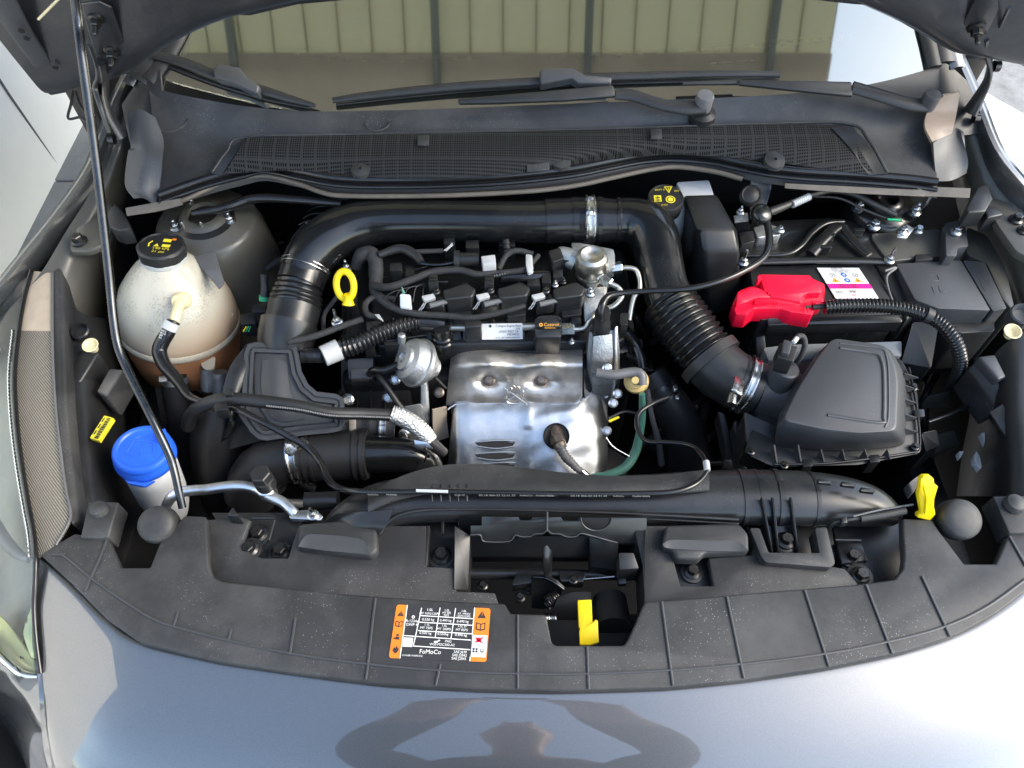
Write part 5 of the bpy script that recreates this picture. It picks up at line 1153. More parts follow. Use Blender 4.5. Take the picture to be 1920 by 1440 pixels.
hexnut(1046, 826, -.133, (.25, -.9, -.1), .011, .012, o2, 'rust_steel')
tube('braided_lead', [(1050, 838, -.136, 22), (1060, 856, -.142, 20), (1072, 868, -.15, 18), (1084, 880, -.158, 15), (1098, 890, -.165, 13)], 'cable_grey', o2, n=12, corr=(.005, .14))
tube('lead_crimp', [(1090, 884, -.16, 16), (1102, 894, -.165, 14)], 'zinc', o2, n=12)

# small fittings on top of the engine
random.seed(21)
for x, y, w_, h_, z in ((742, 500, 22, 14, .0), (768, 508, 16, 20, -.004), (700, 612, 26, 18, -.03), (660, 560, 18, 26, -.03), (842, 452, 20, 10, .01), (885, 458, 24, 14, .012), (950, 452, 30, 16, .0), (1000, 520, 24, 30, -.004), (1024, 520, 16, 20, .0), (1046, 512, 18, 14, .002), (690, 640, 18, 14, -.05), (735, 640, 30, 12, -.05), (1080, 600, 18, 12, -.03), (1170, 598, 14, 22, -.03), (872, 535, 14, 10, -.01), (1060, 480, 14, 18, .01)):
    prism('fitting', rounded(zz([(x-w_/2, y-h_/2), (x+w_/2, y-h_/2-1), (x+w_/2+1, y+h_/2), (x-w_/2, y+h_/2)], z), 2), .03, random.choice(('plastic', 'plastic_satin', 'plastic')), en, bevel=.002)
for x0, y0, x1, y1, z in ((720, 520, 800, 500, -.03), (720, 640, 800, 628, -.05), (900, 545, 920, 530, -.03), (1000, 545, 1020, 532, -.03), (780, 655, 862, 652, -.078), (880, 662, 1000, 658, -.08), (1020, 650, 1095, 645, -.078)):
    tube('cover_edge', [(x0, y0, z, 3), ((x0+x1)/2, (y0+y1)/2, z+.001, 3), (x1, y1, z, 3)], 'plastic_satin', en, n=6)
for x, y, z in ((846, 602, -.045), (925, 606, -.045), (740, 604, -.05), (1072, 640, -.06), (764, 474, .0), (1041, 534, -.01), (1056, 528, -.01)): bolt(en, x, y, z, 13, random.choice(('zinc', 'bolt_dark')), stud=.004)
for k in range(5): tube('fine_wire', [(720+18*k, 560+6*(k % 2), -.012, 2.5), (735+16*k, 548-4*k, -.004, 2.5), (760+20*k, 540-3*k, -.008, 2.5)], 'rubber', hn, n=6)
tube('spring_hose', [(948, 448, .01, 16), (950, 466, .0, 16), (952, 480, -.01, 15)], 'rubber', en, n=14, corr=(.006, .2))
tube('vent_pipe', [(940, 520, -.006, 24), (990, 518, -.006, 24), (1030, 516, -.008, 22)], 'pipe_gloss', en, n=18)

# dim hoses and brackets low down between the larger parts
random.seed(33)
zones = ((485, 640, 420, 570, -.16), (640, 770, 690, 800, -.22), (1150, 1420, 700, 880, -.26), (1690, 1830, 620, 900, -.24), (380, 640, 880, 960, -.2), (240, 420, 700, 900, -.3), (1180, 1260, 560, 700, -.2))
for x0, x1, y0, y1, z in zones:
    for k in range(4):
        xa, ya, xb, yb = random.uniform(x0, x1), random.uniform(y0, y1), random.uniform(x0, x1), random.uniform(y0, y1)
        tube('lower_hose', [(xa, ya, z-.04, random.uniform(8, 22)), ((xa+xb)/2+random.uniform(-25, 25), (ya+yb)/2+random.uniform(-20, 20), z, 14), (xb, yb, z-.05, random.uniform(8, 20))], random.choice(('rubber', 'tape', 'rubber', 'cable_grey')), en, n=10)
    for k in range(3):
        xa, ya = random.uniform(x0+15, x1-15), random.uniform(y0+10, y1-10); a_ = random.uniform(8, 22)
        prism('lower_bracket', rounded(zz([(xa-a_, ya-8), (xa+a_*.8, ya-11), (xa+a_, ya+9), (xa-a_*.7, ya+12)], z-.03), 3), .04, random.choice(('plastic', 'cast_aluminium', 'black_paint')), en, bevel=.002)
        if k == 0: bolt(en, xa, ya, z-.028, 14, 'bolt_dark')
# ================================================================ intake pipe over the engine
ip = thing('intake_pipe', 'large glossy black intake pipe arching over the back of the engine', 'intake pipe', P(800, 420, -.04))
tube('pipe', [(566, 512, -.012, 86), (584, 478, .0, 90), (618, 446, .01, 92), (668, 424, .014, 88), (730, 415, .016, 80), (850, 414, .016, 78), (980, 416, .016, 78), (1062, 414, .016, 80)], 'pipe_gloss', ip, n=36, step=.008); pm = list(LAST)
tube('coupling', [(1022, 415, .016, 84), (1075, 413, .016, 84), (1100, 413, .016, 88), (1130, 413, .016, 84), (1160, 414, .016, 80)], 'rubber_gloss', ip, n=36, step=.004); cm = list(LAST)
collar('coupling_ridge', 'rubber_gloss', ip, cm, .36, .44, 1.03); collar('coupling_ridge', 'rubber_gloss', ip, cm, .7, .76, 1.04)
cl = collar('hose_clamp', 'zinc', ip, cm, .53, .66, 1.035, lip=True)
lathe('clamp_screw', P(1106, 380, .045), (.05, -.5, .8), [(.006, -.012), (.006, .0), (.0078, .001), (.0078, .006), (.004, .007), (0, .0065)], 'zinc', cl, n=14)
box('clamp_housing', P(1104, 398, .046), (.010, .022, .007), 'zinc', cl, rot=(-35, 0, 0), bevel=.002)
tube('elbow', [(1150, 414, .016, 82), (1180, 413, .016, 84), (1212, 424, .014, 92), (1228, 452, .006, 92), (1236, 490, -.004, 88), (1246, 535, -.016, 86), (1262, 575, -.026, 92)], 'pipe_gloss', ip, n=36, step=.006)
lathe('elbow_flange', P(1157, 413, .016), (1, 0, 0), [(.034, -.003), (.035, -.002), (.035, .002), (.034, .003)], 'rubber_gloss', ip, n=36)
bw = thing('intake_bellows', 'thick black corrugated intake bellows leading down to the air box', 'bellows', P(1310, 650, -.1))
tube('bellows', [(1254, 566, -.025, 104), (1276, 600, -.032, 110), (1302, 636, -.04, 112), (1332, 676, -.05, 110)], 'rubber_gloss', bw, n=40, corr=(.0098, .12))
tube('bellows_collar', [(1326, 668, -.048, 122), (1338, 682, -.051, 122)], 'rubber', bw, n=40, step=.003)
tube('elbow', [(1332, 676, -.05, 106), (1352, 696, -.055, 108), (1376, 712, -.06, 106), (1400, 722, -.064, 100), (1432, 734, -.068, 96)], 'plastic', bw, n=36); em = list(LAST)
collar('elbow_ridge', 'plastic', bw, em, .52, .56, 1.02); 
cl = collar('hose_clamp', 'zinc', bw, em, .60, .74, 1.05, lip=True)
box('clamp_housing', P(1383, 724, -.005), (.016, .034, .006), 'zinc', cl, rot=(-20, 20, -28), bevel=.002)
lathe('clamp_screw', P(1372, 752, -.035), (-.25, -.9, -.1), [(.006, -.01), (.007, .0), (.007, .006), (0, .007)], 'zinc', cl, n=14)
# bellows down to the resonator
lb = thing('intake_bellows', 'black corrugated intake bellows with steel clamp beside the dipstick', 'bellows', P(550, 600, -.1))
tube('bellows', [(562, 532, -.02, 86), (556, 560, -.03, 98), (552, 580, -.036, 100)], 'rubber_gloss', lb, n=36, corr=(.0085, .07))
tube('boot', [(552, 576, -.035, 98), (547, 600, -.042, 96), (542, 612, -.045, 98)], 'plastic_satin', lb, n=36)
tube('neck', [(543, 606, -.044, 108), (540, 618, -.048, 108), (536, 636, -.055, 104), (533, 652, -.07, 98)], 'plastic_satin', lb, n=36)
tube('clamp_seat', [(576, 494, -.008, 88), (562, 534, -.02, 88)], 'rubber_gloss', lb, n=36); lm = list(LAST)
collar('hose_clamp', 'zinc', lb, lm, .1, .32, 1.04, n=36, lip=True)
# ================================================================ resonator box
rz = thing('resonator_box', 'dark grey plastic resonator box with stepped rim in front of the bellows', 'resonator', P(540, 740, -.14))
ro = [(457, 662), (464, 645), (478, 641), (540, 643), (556, 650), (561, 668), (566, 696), (578, 720), (594, 734), (630, 738), (644, 746), (646, 760), (646, 795), (640, 808), (622, 812), (570, 817), (500, 827), (484, 824), (470, 812), (448, 780), (447, 768), (453, 745)]
def slope_z(y): return -.035-.05*(y-640)/190
def shrink(q, k, dz):
    out = []; n = len(q)
    for i in range(n):
        a, b_, c = Vector(q[i-1]), Vector(q[i]), Vector(q[(i+1) % n]); tg = (c-a).normalized(); nn = Vector((-tg.y, tg.x))
        p = b_+nn*k; out.append((p.x, p.y, slope_z(p.y)+dz))
    return out
base = shrink(ro, 0, 0)
loft('box_rim', [shrink(ro, 0, -.06), shrink(ro, 0, -.004), shrink(ro, 1, 0), shrink(ro, 9, 0), shrink(ro, 10, -.002), shrink(ro, 12, -.002), shrink(ro, 13, .001), shrink(ro, 19, .001), shrink(ro, 21, -.006)], 'plastic_grey', rz, ang=28)
ri = [(477, 662), (484, 658), (538, 658), (545, 664), (546, 690), (556, 720), (575, 742), (600, 752), (622, 756), (627, 764), (626, 790), (606, 795), (560, 797), (530, 800), (505, 792), (486, 765), (476, 738), (475, 690)]
prism('box_panel', [(x, y, slope_z(y)-.0035) for x, y in ri], .01, 'plastic_grey', rz, bevel=.002)
patch('box_panel_swell', [[(492, 676, slope_z(676)-.002), (515, 672, slope_z(672)), (538, 680, slope_z(680)-.002)], [(490, 730, slope_z(730)-.002), (515, 735, slope_z(735)+.003), (545, 735, slope_z(735)-.002)], [(508, 782, slope_z(782)-.002), (530, 790, slope_z(790)), (570, 786, slope_z(786)-.002)]], 'plastic_grey', rz, thick=.003)
patch('box_flank', [[(415, 745, -.06), (430, 690, -.045), (462, 645, -.04)], [(435, 790, -.08), (450, 730, -.06), (470, 690, -.05)], [(400, 850, -.14), (440, 840, -.13), (490, 826, -.1)]], 'plastic', rz, thick=.004)
bd = tube('resonator_duct', [(410, 760, -.10, 80), (405, 820, -.14, 92), (415, 880, -.2, 100), (430, 930, -.28, 100)], 'plastic', rz, n=30)
# ================================================================ turbo hose in front of it
th = thing('turbo_hose', 'fat black turbo hose with worm-drive clamp below the resonator box', 'turbo hose', P(640, 860, -.2))
tube('hose', [(470, 930, -.19, 96), (482, 890, -.15, 96), (512, 866, -.13, 94), (560, 856, -.125, 94), (620, 854, -.125, 92), (680, 853, -.125, 90)], 'rubber', th, n=36); tm = list(LAST)
tube('hose_end', [(664, 853, -.125, 92), (690, 852, -.125, 92)], 'rubber', th, n=36, step=.003); t2 = list(LAST)
for a, b_ in ((.1, .3), (.6, .8)): collar('end_ridge', 'rubber', th, t2, a, b_, 1.05, n=36)
collar('hose_ridge', 'rubber', th, tm, .62, .64, 1.04, n=36); collar('hose_ridge', 'rubber', th, tm, .67, .69, 1.03, n=36)
tube('metal_pipe', [(688, 852, -.125, 72), (740, 852, -.125, 66), (780, 856, -.13, 62), (800, 870, -.145, 58), (806, 900, -.17, 56)], 'pipe_gloss', th, n=30)
cl = collar('hose_clamp', 'zinc', th, tm, .515, .585, 1.035, n=36, lip=True)
lathe('clamp_screw', P(548, 842, -.07), (-.3, -.6, .6), [(.006, -.012), (.006, 0), (.0085, .001), (.0085, .006), (.004, .007), (0, .006)], 'zinc', cl, n=14)
box('clamp_housing', P(561, 832, -.072), (.012, .024, .007), 'zinc', cl, rot=(-30, 0, -40), bevel=.002)
# coupling behind, between resonator and turbo
tc_ = thing('turbo_coupling', 'short ribbed black coupling with two bright clamps beside the turbo', 'coupling', P(690, 800, -.16))
tube('coupling', [(640, 800, -.13, 66), (690, 800, -.135, 64), (740, 802, -.14, 62)], 'rubber', tc_, n=30, corr=(.02, .05)); tcm = list(LAST)
collar('hose_clamp', 'zinc', tc_, tcm, .70, .84, 1.05, n=30, lip=True)
prism('clip_band', [(654, 786, -.098), (667, 785, -.098), (667, 809, -.108), (655, 810, -.108)], .003, 'tan_shield', tc_, bevel=.0006)
# ================================================================ coolant hoses
hh = thing('coolant_hose', 'black coolant hose running from tank across the resonator box to the turbo', 'hose', P(560, 760, -.05))
tube('hose', [(352, 800, -.09, 26), (360, 775, -.06, 26), (385, 758, -.035, 26), (430, 748, -.02, 25), (500, 754, -.02, 25), (560, 762, -.024, 24), (620, 774, -.035, 23), (680, 776, -.05, 23), (730, 778, -.06, 23), (748, 782, -.064, 22)], 'rubber', hh, n=16)
tube('braid_line', [(500, 761, -.012, 5), (560, 768, -.016, 5), (620, 779, -.027, 5), (680, 781, -.042, 5), (732, 783, -.052, 5)], 'cable_grey', hh, n=8, corr=(.003, .35))
tube('foil_sleeve', [(734, 776, -.06, 34), (752, 782, -.064, 36), (775, 795, -.07, 36), (795, 812, -.078, 34), (808, 828, -.086, 30)], 'foil', hh, n=20, wob=.03, corr=(.004, .05))
tube('hose_tail', [(800, 822, -.082, 24), (815, 836, -.095, 24), (832, 850, -.11, 20)], 'rubber', hh, n=14)
prism('spring_clip', [(776, 824, -.07), (800, 828, -.07), (812, 840, -.074), (804, 842, -.078), (800, 836, -.076), (790, 842, -.078), (784, 838, -.076), (778, 834, -.073)], .004, 'aluminium', hh, bevel=.001)
tube('clip_tail', [(796, 838, -.08, 4), (800, 850, -.09, 4), (796, 866, -.11, 4)], 'zinc', hh, n=8)
prism('hose_clip', rounded(zz([(402, 756), (424, 753), (426, 768), (404, 770)], -.008), 2), .02, 'plastic_satin', hh, bevel=.0015)
prism('hose_clip', rounded(zz([(421, 729), (437, 728), (437, 740), (421, 740)], -.005), 2), .02, 'plastic', hh, bevel=.0015)
prism('hose_clip', rounded(zz([(400, 760), (424, 760), (422, 776), (404, 776)], -.02), 2), .01, 'plastic_satin', hh, bevel=.0015)
th2 = thing('tank_hose', 'black bent hose with white clip hanging from the coolant tank nozzle', 'hose', P(300, 660, -.05))
tube('hose', [(326, 602, -.005, 24), (316, 622, -.012, 26), (304, 642, -.022, 27), (299, 660, -.03, 27), (308, 684, -.036, 26), (325, 704, -.04, 25), (338, 722, -.04, 20), (352, 742, -.038, 16), (372, 752, -.035, 14), (400, 760, -.03, 14), (424, 762, -.028, 13), (450, 770, -.02, 13), (500, 795, -.02, 13), (545, 820, -.03, 13), (580, 842, -.04, 14), (600, 866, -.04, 14), (612, 894, -.03, 14), (632, 914, -.01, 13), (670, 921, .012, 11), (760, 922, .02, 10)], 'rubber_gloss', th2, n=14)
tube('white_clip', [(323, 604, -.004, 31), (316, 618, -.010, 31)], 'white_plastic', th2, n=20)
s = Sheet('hose_marking', P(302, 616, .006), P(322, 624, .006), P(296, 634, .0), None, th2, lift=.001)
for k, st in enumerate(('W713', '8K218', 'B09', 'GG')): s.text(st, .1, .22+.24*k, .17, 'white_print')
s.done()
# thin printed hose along the front duct
ph = thing('printed_hose', 'thin black hose with white printing looping over the front air duct', 'hose', P(1000, 930, .0))
phl = [(755, 922, .02, 10), (800, 921, .022, 10), (900, 923, .022, 10), (1000, 925, .022, 10), (1100, 926, .022, 10), (1200, 925, .022, 10), (1262, 922, .022, 10), (1300, 910, .02, 10), (1322, 890, .016, 9), (1325, 872, .012, 9), (1312, 848, .0, 9), (1290, 834, -.01, 9), (1250, 829, -.02, 9), (1215, 828, -.03, 9), (1199, 812, -.035, 9), (1194, 790, -.035, 9), (1200, 772, -.035, 9), (1225, 756, -.04, 9), (1252, 745, -.05, 8)]
tube('hose', phl, 'rubber_gloss', ph, n=12)
prism('white_tag', [(780, 917, .031), (840, 919, .031), (840, 923, .028), (780, 921, .028)], .002, 'label_white', ph, bevel=0)
for k, (x, st) in enumerate(((852, 'VU2172'), (898, '03.18 366-22 22.41.35'), (975, 'FoMoCo - P64061B0B0 -'), (1070, '03.18 366-22 22.41.35'), (1150, 'FoMoCo'), (1186, 'P64061B0B0'), (690, 'FoMoCo'), (725, 'P6466B'))):
    wd = 9*len(st)*.36
    s = Sheet('hose_print', (x, 923.5+(x-850)*.006, .0275), (x+wd, 923.5+(x+wd-850)*.006, .0275), (x, 929+(x-850)*.006, .022), None, ph, lift=.0012)
    s.text(st, 0, .75, .55, 'print_grey', width=1.); s.done()
tube('white_band', [(1324, 866, .014, 12), (1326, 882, .0165, 12)], 'white_plastic', ph, n=14)
# ================================================================ coolant tank
tk = thing('coolant_tank', 'round translucent coolant tank with orange coolant and black cap', 'coolant tank', P(330, 690, -.17))
tcn = P(332, 580, -.085); ax = Vector((.11, .18, 1))
lathe('tank_body', tcn, ax, [(.086, -.03), (.0885, -.022), (.089, -.012), (.087, .002), (.083, .02), (.075, .042), (.063, .060), (.049, .078), (.036, .091), (.029, .098), (.028, .104)], 'tank_plastic', tk, n=56, ang=80)
lathe('weld_flange', tcn, ax, [(.085, -.034), (.0895, -.033), (.091, -.030), (.091, -.025), (.0895, -.022), (.085, -.020)], 'tank_plastic', tk, n=56)
lathe('tank_base', tcn, ax, [(.0, -.135), (.05, -.13), (.078, -.105), (.086, -.06), (.087, -.034)], 'coolant_orange', tk, n=56, ang=80)
u_, v_, w_ = frame(ax); capc = tcn+w_*.100
lathe('neck_ring', capc, ax, [(.031, -.004), (.033, -.002), (.033, .003), (.03, .005)], 'white_plastic', tk, n=40)
bm = bmesh.new()
n_ = 48; prof = [(.0325, .004), (.033, .018), (.031, .021), (.029, .0215), (.028, .0195), (0, .0195)]
rings = []
for r_, h in prof:
    rings.append([bm.verts.new(capc+w_*h)] if r_ == 0 else [bm.verts.new(capc+w_*h+(u_*math.cos(2*math.pi*k/n_)+v_*math.sin(2*math.pi*k/n_))*(r_*(1+(.03 if (k % 6 < 3 and h < .02) else 0)))) for k in range(n_)])
for a, b_ in zip(rings, rings[1:]):
    for k in range(n_): bm.faces.new((a[k], a[(k+1) % n_], b_[(k+1) % n_], b_[k]) if len(b_) > 1 else (a[k], a[(k+1) % n_], b_[0]))
cap = finish('tank_cap', bm, 'plastic', tk, ang=30)
zc = (capc+w_*.0195).z-G
Cc = capc+w_*.0195; X_ = (Vector((1, 0, 0))-w_*w_.x).normalized(); Y_ = w_.cross(X_)
s = Sheet('cap_print', Cc-X_*.024+Y_*.024, Cc+X_*.024+Y_*.024, Cc-X_*.024-Y_*.024, None, cap, lift=.0008)
yp = 'yellow_print'
s.text('140 kPa', .34, .72, .11, yp); s.text('21 psi', .34, .88, .11, yp)
s.poly([(.3, .58), (.38, .42), (.46, .58)], yp); s.rect(.54, .44, .78, .58, yp); s.rect(.5, .16, .74, .32, yp); s.rect(.74, .1, .86, .2, 'orange'); s.poly([(.16, .62), (.12, .45), (.2, .3), (.23, .33), (.17, .46), (.2, .6)], yp)
s.done()
lathe('nozzle_base', P(338, 564, -.014), (.05, -.75, .7), [(.013, -.012), (.013, .001), (.010, .006), (.0085, .010)], 'cream', tk, n=24)
tube('nozzle', [(336, 570, -.006, 20), (331, 588, -.003, 19), (326, 604, -.004, 17)], 'cream', tk, n=16)
for x, y in ((428, 590), (252, 640)):
    lathe('fixing_lug', P(x, y, -.09), (0, 0, 1), [(.006, -.006), (.008, .0), (.005, .004), (0, .005)], 'tank_plastic', tk, n=16)
prism('mount_tab', rounded(zz([(374, 672), (404, 668), (402, 690), (388, 694), (378, 688)], -.12), 4), .004, 'tank_plastic', tk, bevel=.001)
prism('mount_bracket', rounded(zz([(362, 482), (402, 470), (420, 528), (410, 540)], -.01), 3), .004, 'cable_grey', tk, bevel=.001)
# clips and hose under the tank
oh = thing('tank_outlet_hose', 'fat black outlet hose with spring clamp under the coolant tank', 'hose', P(330, 760, -.2))
tube('hose', [(326, 700, -.13, 46), (332, 740, -.16, 52), (345, 790, -.2, 56), (360, 860, -.28, 58)], 'rubber', oh, n=24); om = list(LAST)
collar('spring_clamp', 'aluminium', oh, om, .03, .09, 1.03, n=28)
prism('clamp_ear', zz([(297, 704), (312, 704), (312, 714), (297, 716)], -.115), .006, 'aluminium', oh, bevel=.001)
pb = prism('wing_strut', [(278, 670, -.12), (290, 672, -.12), (318, 790, -.24), (300, 790, -.24)], .02, 'rubber_tan', body, bevel=.003)
for k, (x, y) in enumerate(((390, 705), (412, 712))):
    tube('engine_mount', [(x, y-15, -.14, 28), (x+2, y+25, -.17, 30)], 'cast_aluminium', en, n=16)
# ================================================================ washer bottle
wt = thing('washer_bottle', 'white washer fluid bottle with blue flip cap beside the prop rod', 'washer bottle', P(295, 950, -.15))
wax = Vector((.12, .06, 1))
wc_ = P(275, 860, -.05)
lathe('bottle', wc_, wax, [(.024, -.14), (.030, -.115), (.033, -.08), (.034, -.03), (.0345, .004), (.030, .008)], 'washer_plastic', wt, n=40, ang=60)
cp_ = lathe('cap', wc_+wax.normalized()*.006, wax, [(.0375, -.004), (.0385, -.001), (.0385, .004), (.036, .008), (.0355, .012), (.0368, .013), (.0365, .017), (.034, .02), (.030, .0205), (.028, .0185), (0, .0185)], 'blue', wt, n=48)
prism('cap_tab', zz([(298, 806), (309, 802), (312, 820), (300, 824)], -.014), .006, 'blue', cp_, bevel=.0015)
C0 = wc_+wax.normalized()*.0247; X_ = (Vector((1, 0, 0))-wax.normalized()*wax.normalized().x).normalized(); Y_ = wax.normalized().cross(X_)
def wcap(u, v): return C0+X_*u+Y_*v
for pts in ([(-.017, -.009), (-.012, .011), (.012, .011), (.017, -.009), (.006, -.013), (-.006, -.013), (-.017, -.009)], [(0, -.010), (0, .006)], [(-.012, .014), (-.007, .018)], [(.012, .014), (.007, .018)], [(0, .015), (0, .02)]):
    bm = bmesh.new(); sweep(bm, [wcap(*q) for q in pts], [.0011]*len(pts), 6); finish('moulded_symbol', bm, 'blue', cp_)
prism('cap_lip', zz([(219, 868), (232, 892), (262, 904), (290, 900), (270, 912), (240, 906), (222, 888)], -.042), .006, 'blue', cp_, bevel=.0015)
prism('cap_hinge', zz([(214, 838), (228, 826), (232, 842), (222, 872), (216, 866)], -.035), .012, 'washer_plastic', wt, bevel=.002)
# ================================================================ air conditioning pipe
ac = thing('air_conditioning_pipe', 'bright aluminium air conditioning pipe with black service cap', 'pipe', P(440, 930, -.05))
tube('pipe', [(312, 948, -.05, 19), (322, 932, -.035, 20), (345, 922, -.03, 20), (390, 917, -.028, 20), (440, 911, -.026, 20), (475, 915, -.026, 20), (505, 930, -.026, 20), (530, 942, -.028, 20), (548, 958, -.03, 20), (560, 972, -.034, 18)], 'aluminium', ac, n=18)
lathe('service_port', P(500, 918, -.025), (0, 0, 1), [(.011, -.012), (.0115, .006), (.009, .008), (.009, .014)], 'aluminium', ac, n=24)
bm = bmesh.new(); pc = P(497, 905, -.006); rev(bm, pc, (0, 0, 1), [(.0125, -.006), (.0125, .010), (.0115, .012)], 24)
A = [[bm.verts.new(pc+Vector((math.cos(k*math.pi/3)*r_, math.sin(k*math.pi/3)*r_, h))) for k in range(6)] for r_, h in ((.0125, .011), (.0125, .024), (.011, .0255))]
for a, b_ in zip(A, A[1:]):
    for k in range(6): bm.faces.new((a[k], a[(k+1) % 6], b_[(k+1) % 6], b_[k]))
bm.faces.new(A[-1]); finish('service_cap', bm, 'plastic', ac, ang=25)
prism('pipe_lug', rounded(zz([(541, 968), (560, 957), (590, 955), (606, 968), (600, 976), (580, 974), (545, 972)], -.026), 3), .008, 'aluminium', ac, bevel=.002)
bolt(ac, 587, 966, -.024, 22, 'zinc', stud=.012)
tube('condenser_end', [(572, 940, -.06, 34), (634, 938, -.06, 34)], 'plastic_satin', ac, n=20)
# ================================================================ front air duct
du = thing('front_air_duct', 'long black moulded air duct across the bay behind the front cover', 'air duct', P(1100, 940, -.06))
tube('duct', [(628, 1010, -.045, 84), (662, 980, -.035, 94), (710, 952, -.028, 96), (780, 938, -.024, 92), (900, 936, -.022, 88), (1050, 938, -.022, 90), (1200, 936, -.022, 96), (1320, 932, -.022, 104), (1420, 932, -.022, 108), (1500, 934, -.022, 108), (1570, 938, -.024, 100), (1630, 948, -.028, 84), (1668, 962, -.034, 56), (1684, 970, -.04, 26)], 'plastic_satin', du, n=36, step=.01, flat=.75, flatdir=Vector((0, 0, 1))); dm = list(LAST)
for a, b_, k in ((.715, .722, 1.04), (.742, .748, 1.03), (.775, .783, 1.05), (.836, .842, 1.035)): collar('duct_ring', 'plastic_satin', du, dm, a, b_, k, n=36, flat=.75, flatdir=Vector((0, 0, 1)))
collar('duct_sleeve', 'plastic_satin', du, dm, .722, .742, 1.012, n=36, flat=.75, flatdir=Vector((0, 0, 1)))
patch('duct_cover', [[(690, 928, .0), (740, 898, .002), (800, 878, .002), (860, 870, .002), (940, 872, .002), (1040, 884, .002), (1140, 892, .002), (1240, 890, .0), (1330, 880, -.005)], [(690, 945, .008), (740, 920, .012), (800, 906, .013), (860, 902, .013), (940, 904, .013), (1040, 908, .013), (1140, 910, .013), (1240, 908, .012), (1330, 900, .008)], [(690, 960, .006), (740, 938, .012), (800, 925, .014), (860, 924, .014), (940, 926, .014), (1040, 928, .014), (1140, 928, .014), (1240, 926, .013), (1330, 918, .01)]], 'plastic_panel', du, thick=.003)
for x in (812, 828, 845, 861, 877):
    tube('duct_rib', [(x, 908, .0155, 3), (x, 914, .0155, 3)], 'plastic_satin', du, n=6, step=.004); tube('duct_rib', [(x-2, 928, .0175, 3), (x-1, 940, .0155, 3)], 'plastic_satin', du, n=6, step=.004)
tube('duct_seam', [(712, 1000, -.018, 7), (730, 976, -.012, 7), (770, 960, -.008, 7), (840, 955, -.008, 6), (1000, 957, -.008, 6), (1200, 964, -.008, 6), (1385, 974, -.008, 6)], 'plastic', du, n=8)
tube('duct_seam', [(716, 1004, -.03, 6), (738, 982, -.022, 6), (776, 967, -.016, 6), (840, 963, -.016, 5), (1000, 964, -.016, 5), (1200, 972, -.016, 5), (1385, 982, -.016, 5)], 'plastic', du, n=8)
patch('mouth_skirt', [[(640, 962, .0), (700, 958, .004), (738, 955, .004)], [(600, 985, -.03), (660, 990, -.01), (724, 985, -.005)], [(612, 1012, -.05), (650, 1012, -.035), (706, 1008, -.02)]], 'plastic_satin', du, thick=.003)
prism('seam_clip', [(1452, 886, .018), (1464, 884, .018), (1470, 900, .022), (1458, 902, .022)], .003, 'plastic_deep', du, bevel=.0005)
for x, y in ((1548, 900), (1592, 905), (1628, 916)): prism('duct_catch', rounded([(x-14, y-3, .019), (x+12, y+1, .018), (x+12, y+8, .019), (x-14, y+4, .020)], 2), .006, 'plastic_satin', du, bevel=.001)
for x0, x1 in ((1427, 1447), (1447, 1459), (1481, 1496)):
    prism('duct_bracket', [(x0, 930, .012), (x0+5, 935, .012), (x1+3, 1034, -.03), (x1-2, 1034, -.03)], .02, 'plastic_satin', du, bevel=.001, d=Vector((.05, 0, -1)))
prism('bracket_foot', [(1440, 985, -.025), (1492, 985, -.025), (1496, 1034, -.04), (1446, 1034, -.04)], .006, 'plastic_satin', du, bevel=.001)
bolt(du, 1473, 1014, -.03, 34, 'bolt_dark'); c = P(1472, 1018, -.034); lathe('washer', c, (0, -.1, 1), [(.014, -.004), (.014, .0), (.011, .002)], 'plastic', du, n=28)
rc = thing('release_cable_sleeve', 'thin black cable sleeve leading to the yellow tab', 'cable', P(1620, 970, -.01))
tube('sleeve', [(1612, 972, .0, 17), (1660, 964, .002, 18), (1696, 956, .004, 18)], 'rubber', rc, n=14); tube('cable', [(1552, 990, -.02, 9), (1566, 980, -.008, 9), (1584, 975, -.002, 9), (1612, 971, .0, 9)], 'rubber', rc, n=10)
tube('cable', [(1600, 968, .006, 4), (1650, 956, .008, 4), (1712, 946, .008, 4)], 'cable_grey', rc, n=8)
prism('sleeve_clip', zz([(1577, 970), (1588, 968), (1590, 980), (1579, 981)], .004), .012, 'plastic', rc, bevel=.001)
# ================================================================ air box
ab = thing('air_filter_box', 'large black air filter box with raised grey lid', 'air box', P(1570, 780, -.16))
lid = rounded(zz([(1562, 633), (1662, 648), (1679, 688), (1683, 716), (1680, 808), (1612, 812), (1546, 805), (1467, 788), (1494, 733), (1534, 668)], -.0), 14, 3)
mid_ = rounded(zz([(1556, 640), (1668, 652), (1690, 690), (1694, 716), (1692, 822), (1612, 830), (1540, 826), (1452, 806), (1484, 733), (1528, 668)], -.022), 14, 3)
low_ = rounded(zz([(1552, 650), (1672, 658), (1694, 698), (1700, 728), (1698, 836), (1612, 846), (1536, 846), (1450, 836), (1464, 760), (1514, 690)], -.07), 14, 3)
loft('lid', [lid, mid_, low_], 'plastic_grey', ab, bevel=.0025, ang=30)
rimp = [(1575, 652), (1640, 662), (1652, 674), (1657, 700), (1657, 780), (1650, 792), (1552, 778)]
tube('lid_groove', [(x, y, .0005, 7) for x, y in rimp], 'plastic_grey', ab, n=8, step=.006, flat=.6)
tube('lid_groove', [(x+9 if x > 1600 else x, y-9 if y < 700 else (y+9 if x < 1655 else y), .0003, 4) for x, y in rimp[:-1]], 'plastic_grey', ab, n=8, step=.006, flat=.5)
fl = rounded(zz([(1430, 740), (1500, 680), (1690, 672), (1720, 735), (1728, 850), (1610, 872), (1450, 876), (1395, 850)], -.075), 8, 2)
loft('flange', [[(x, y, -.07) for x, y, z in fl], [(x, y, -.098) for x, y, z in fl]], 'plastic', ab, bevel=.002)
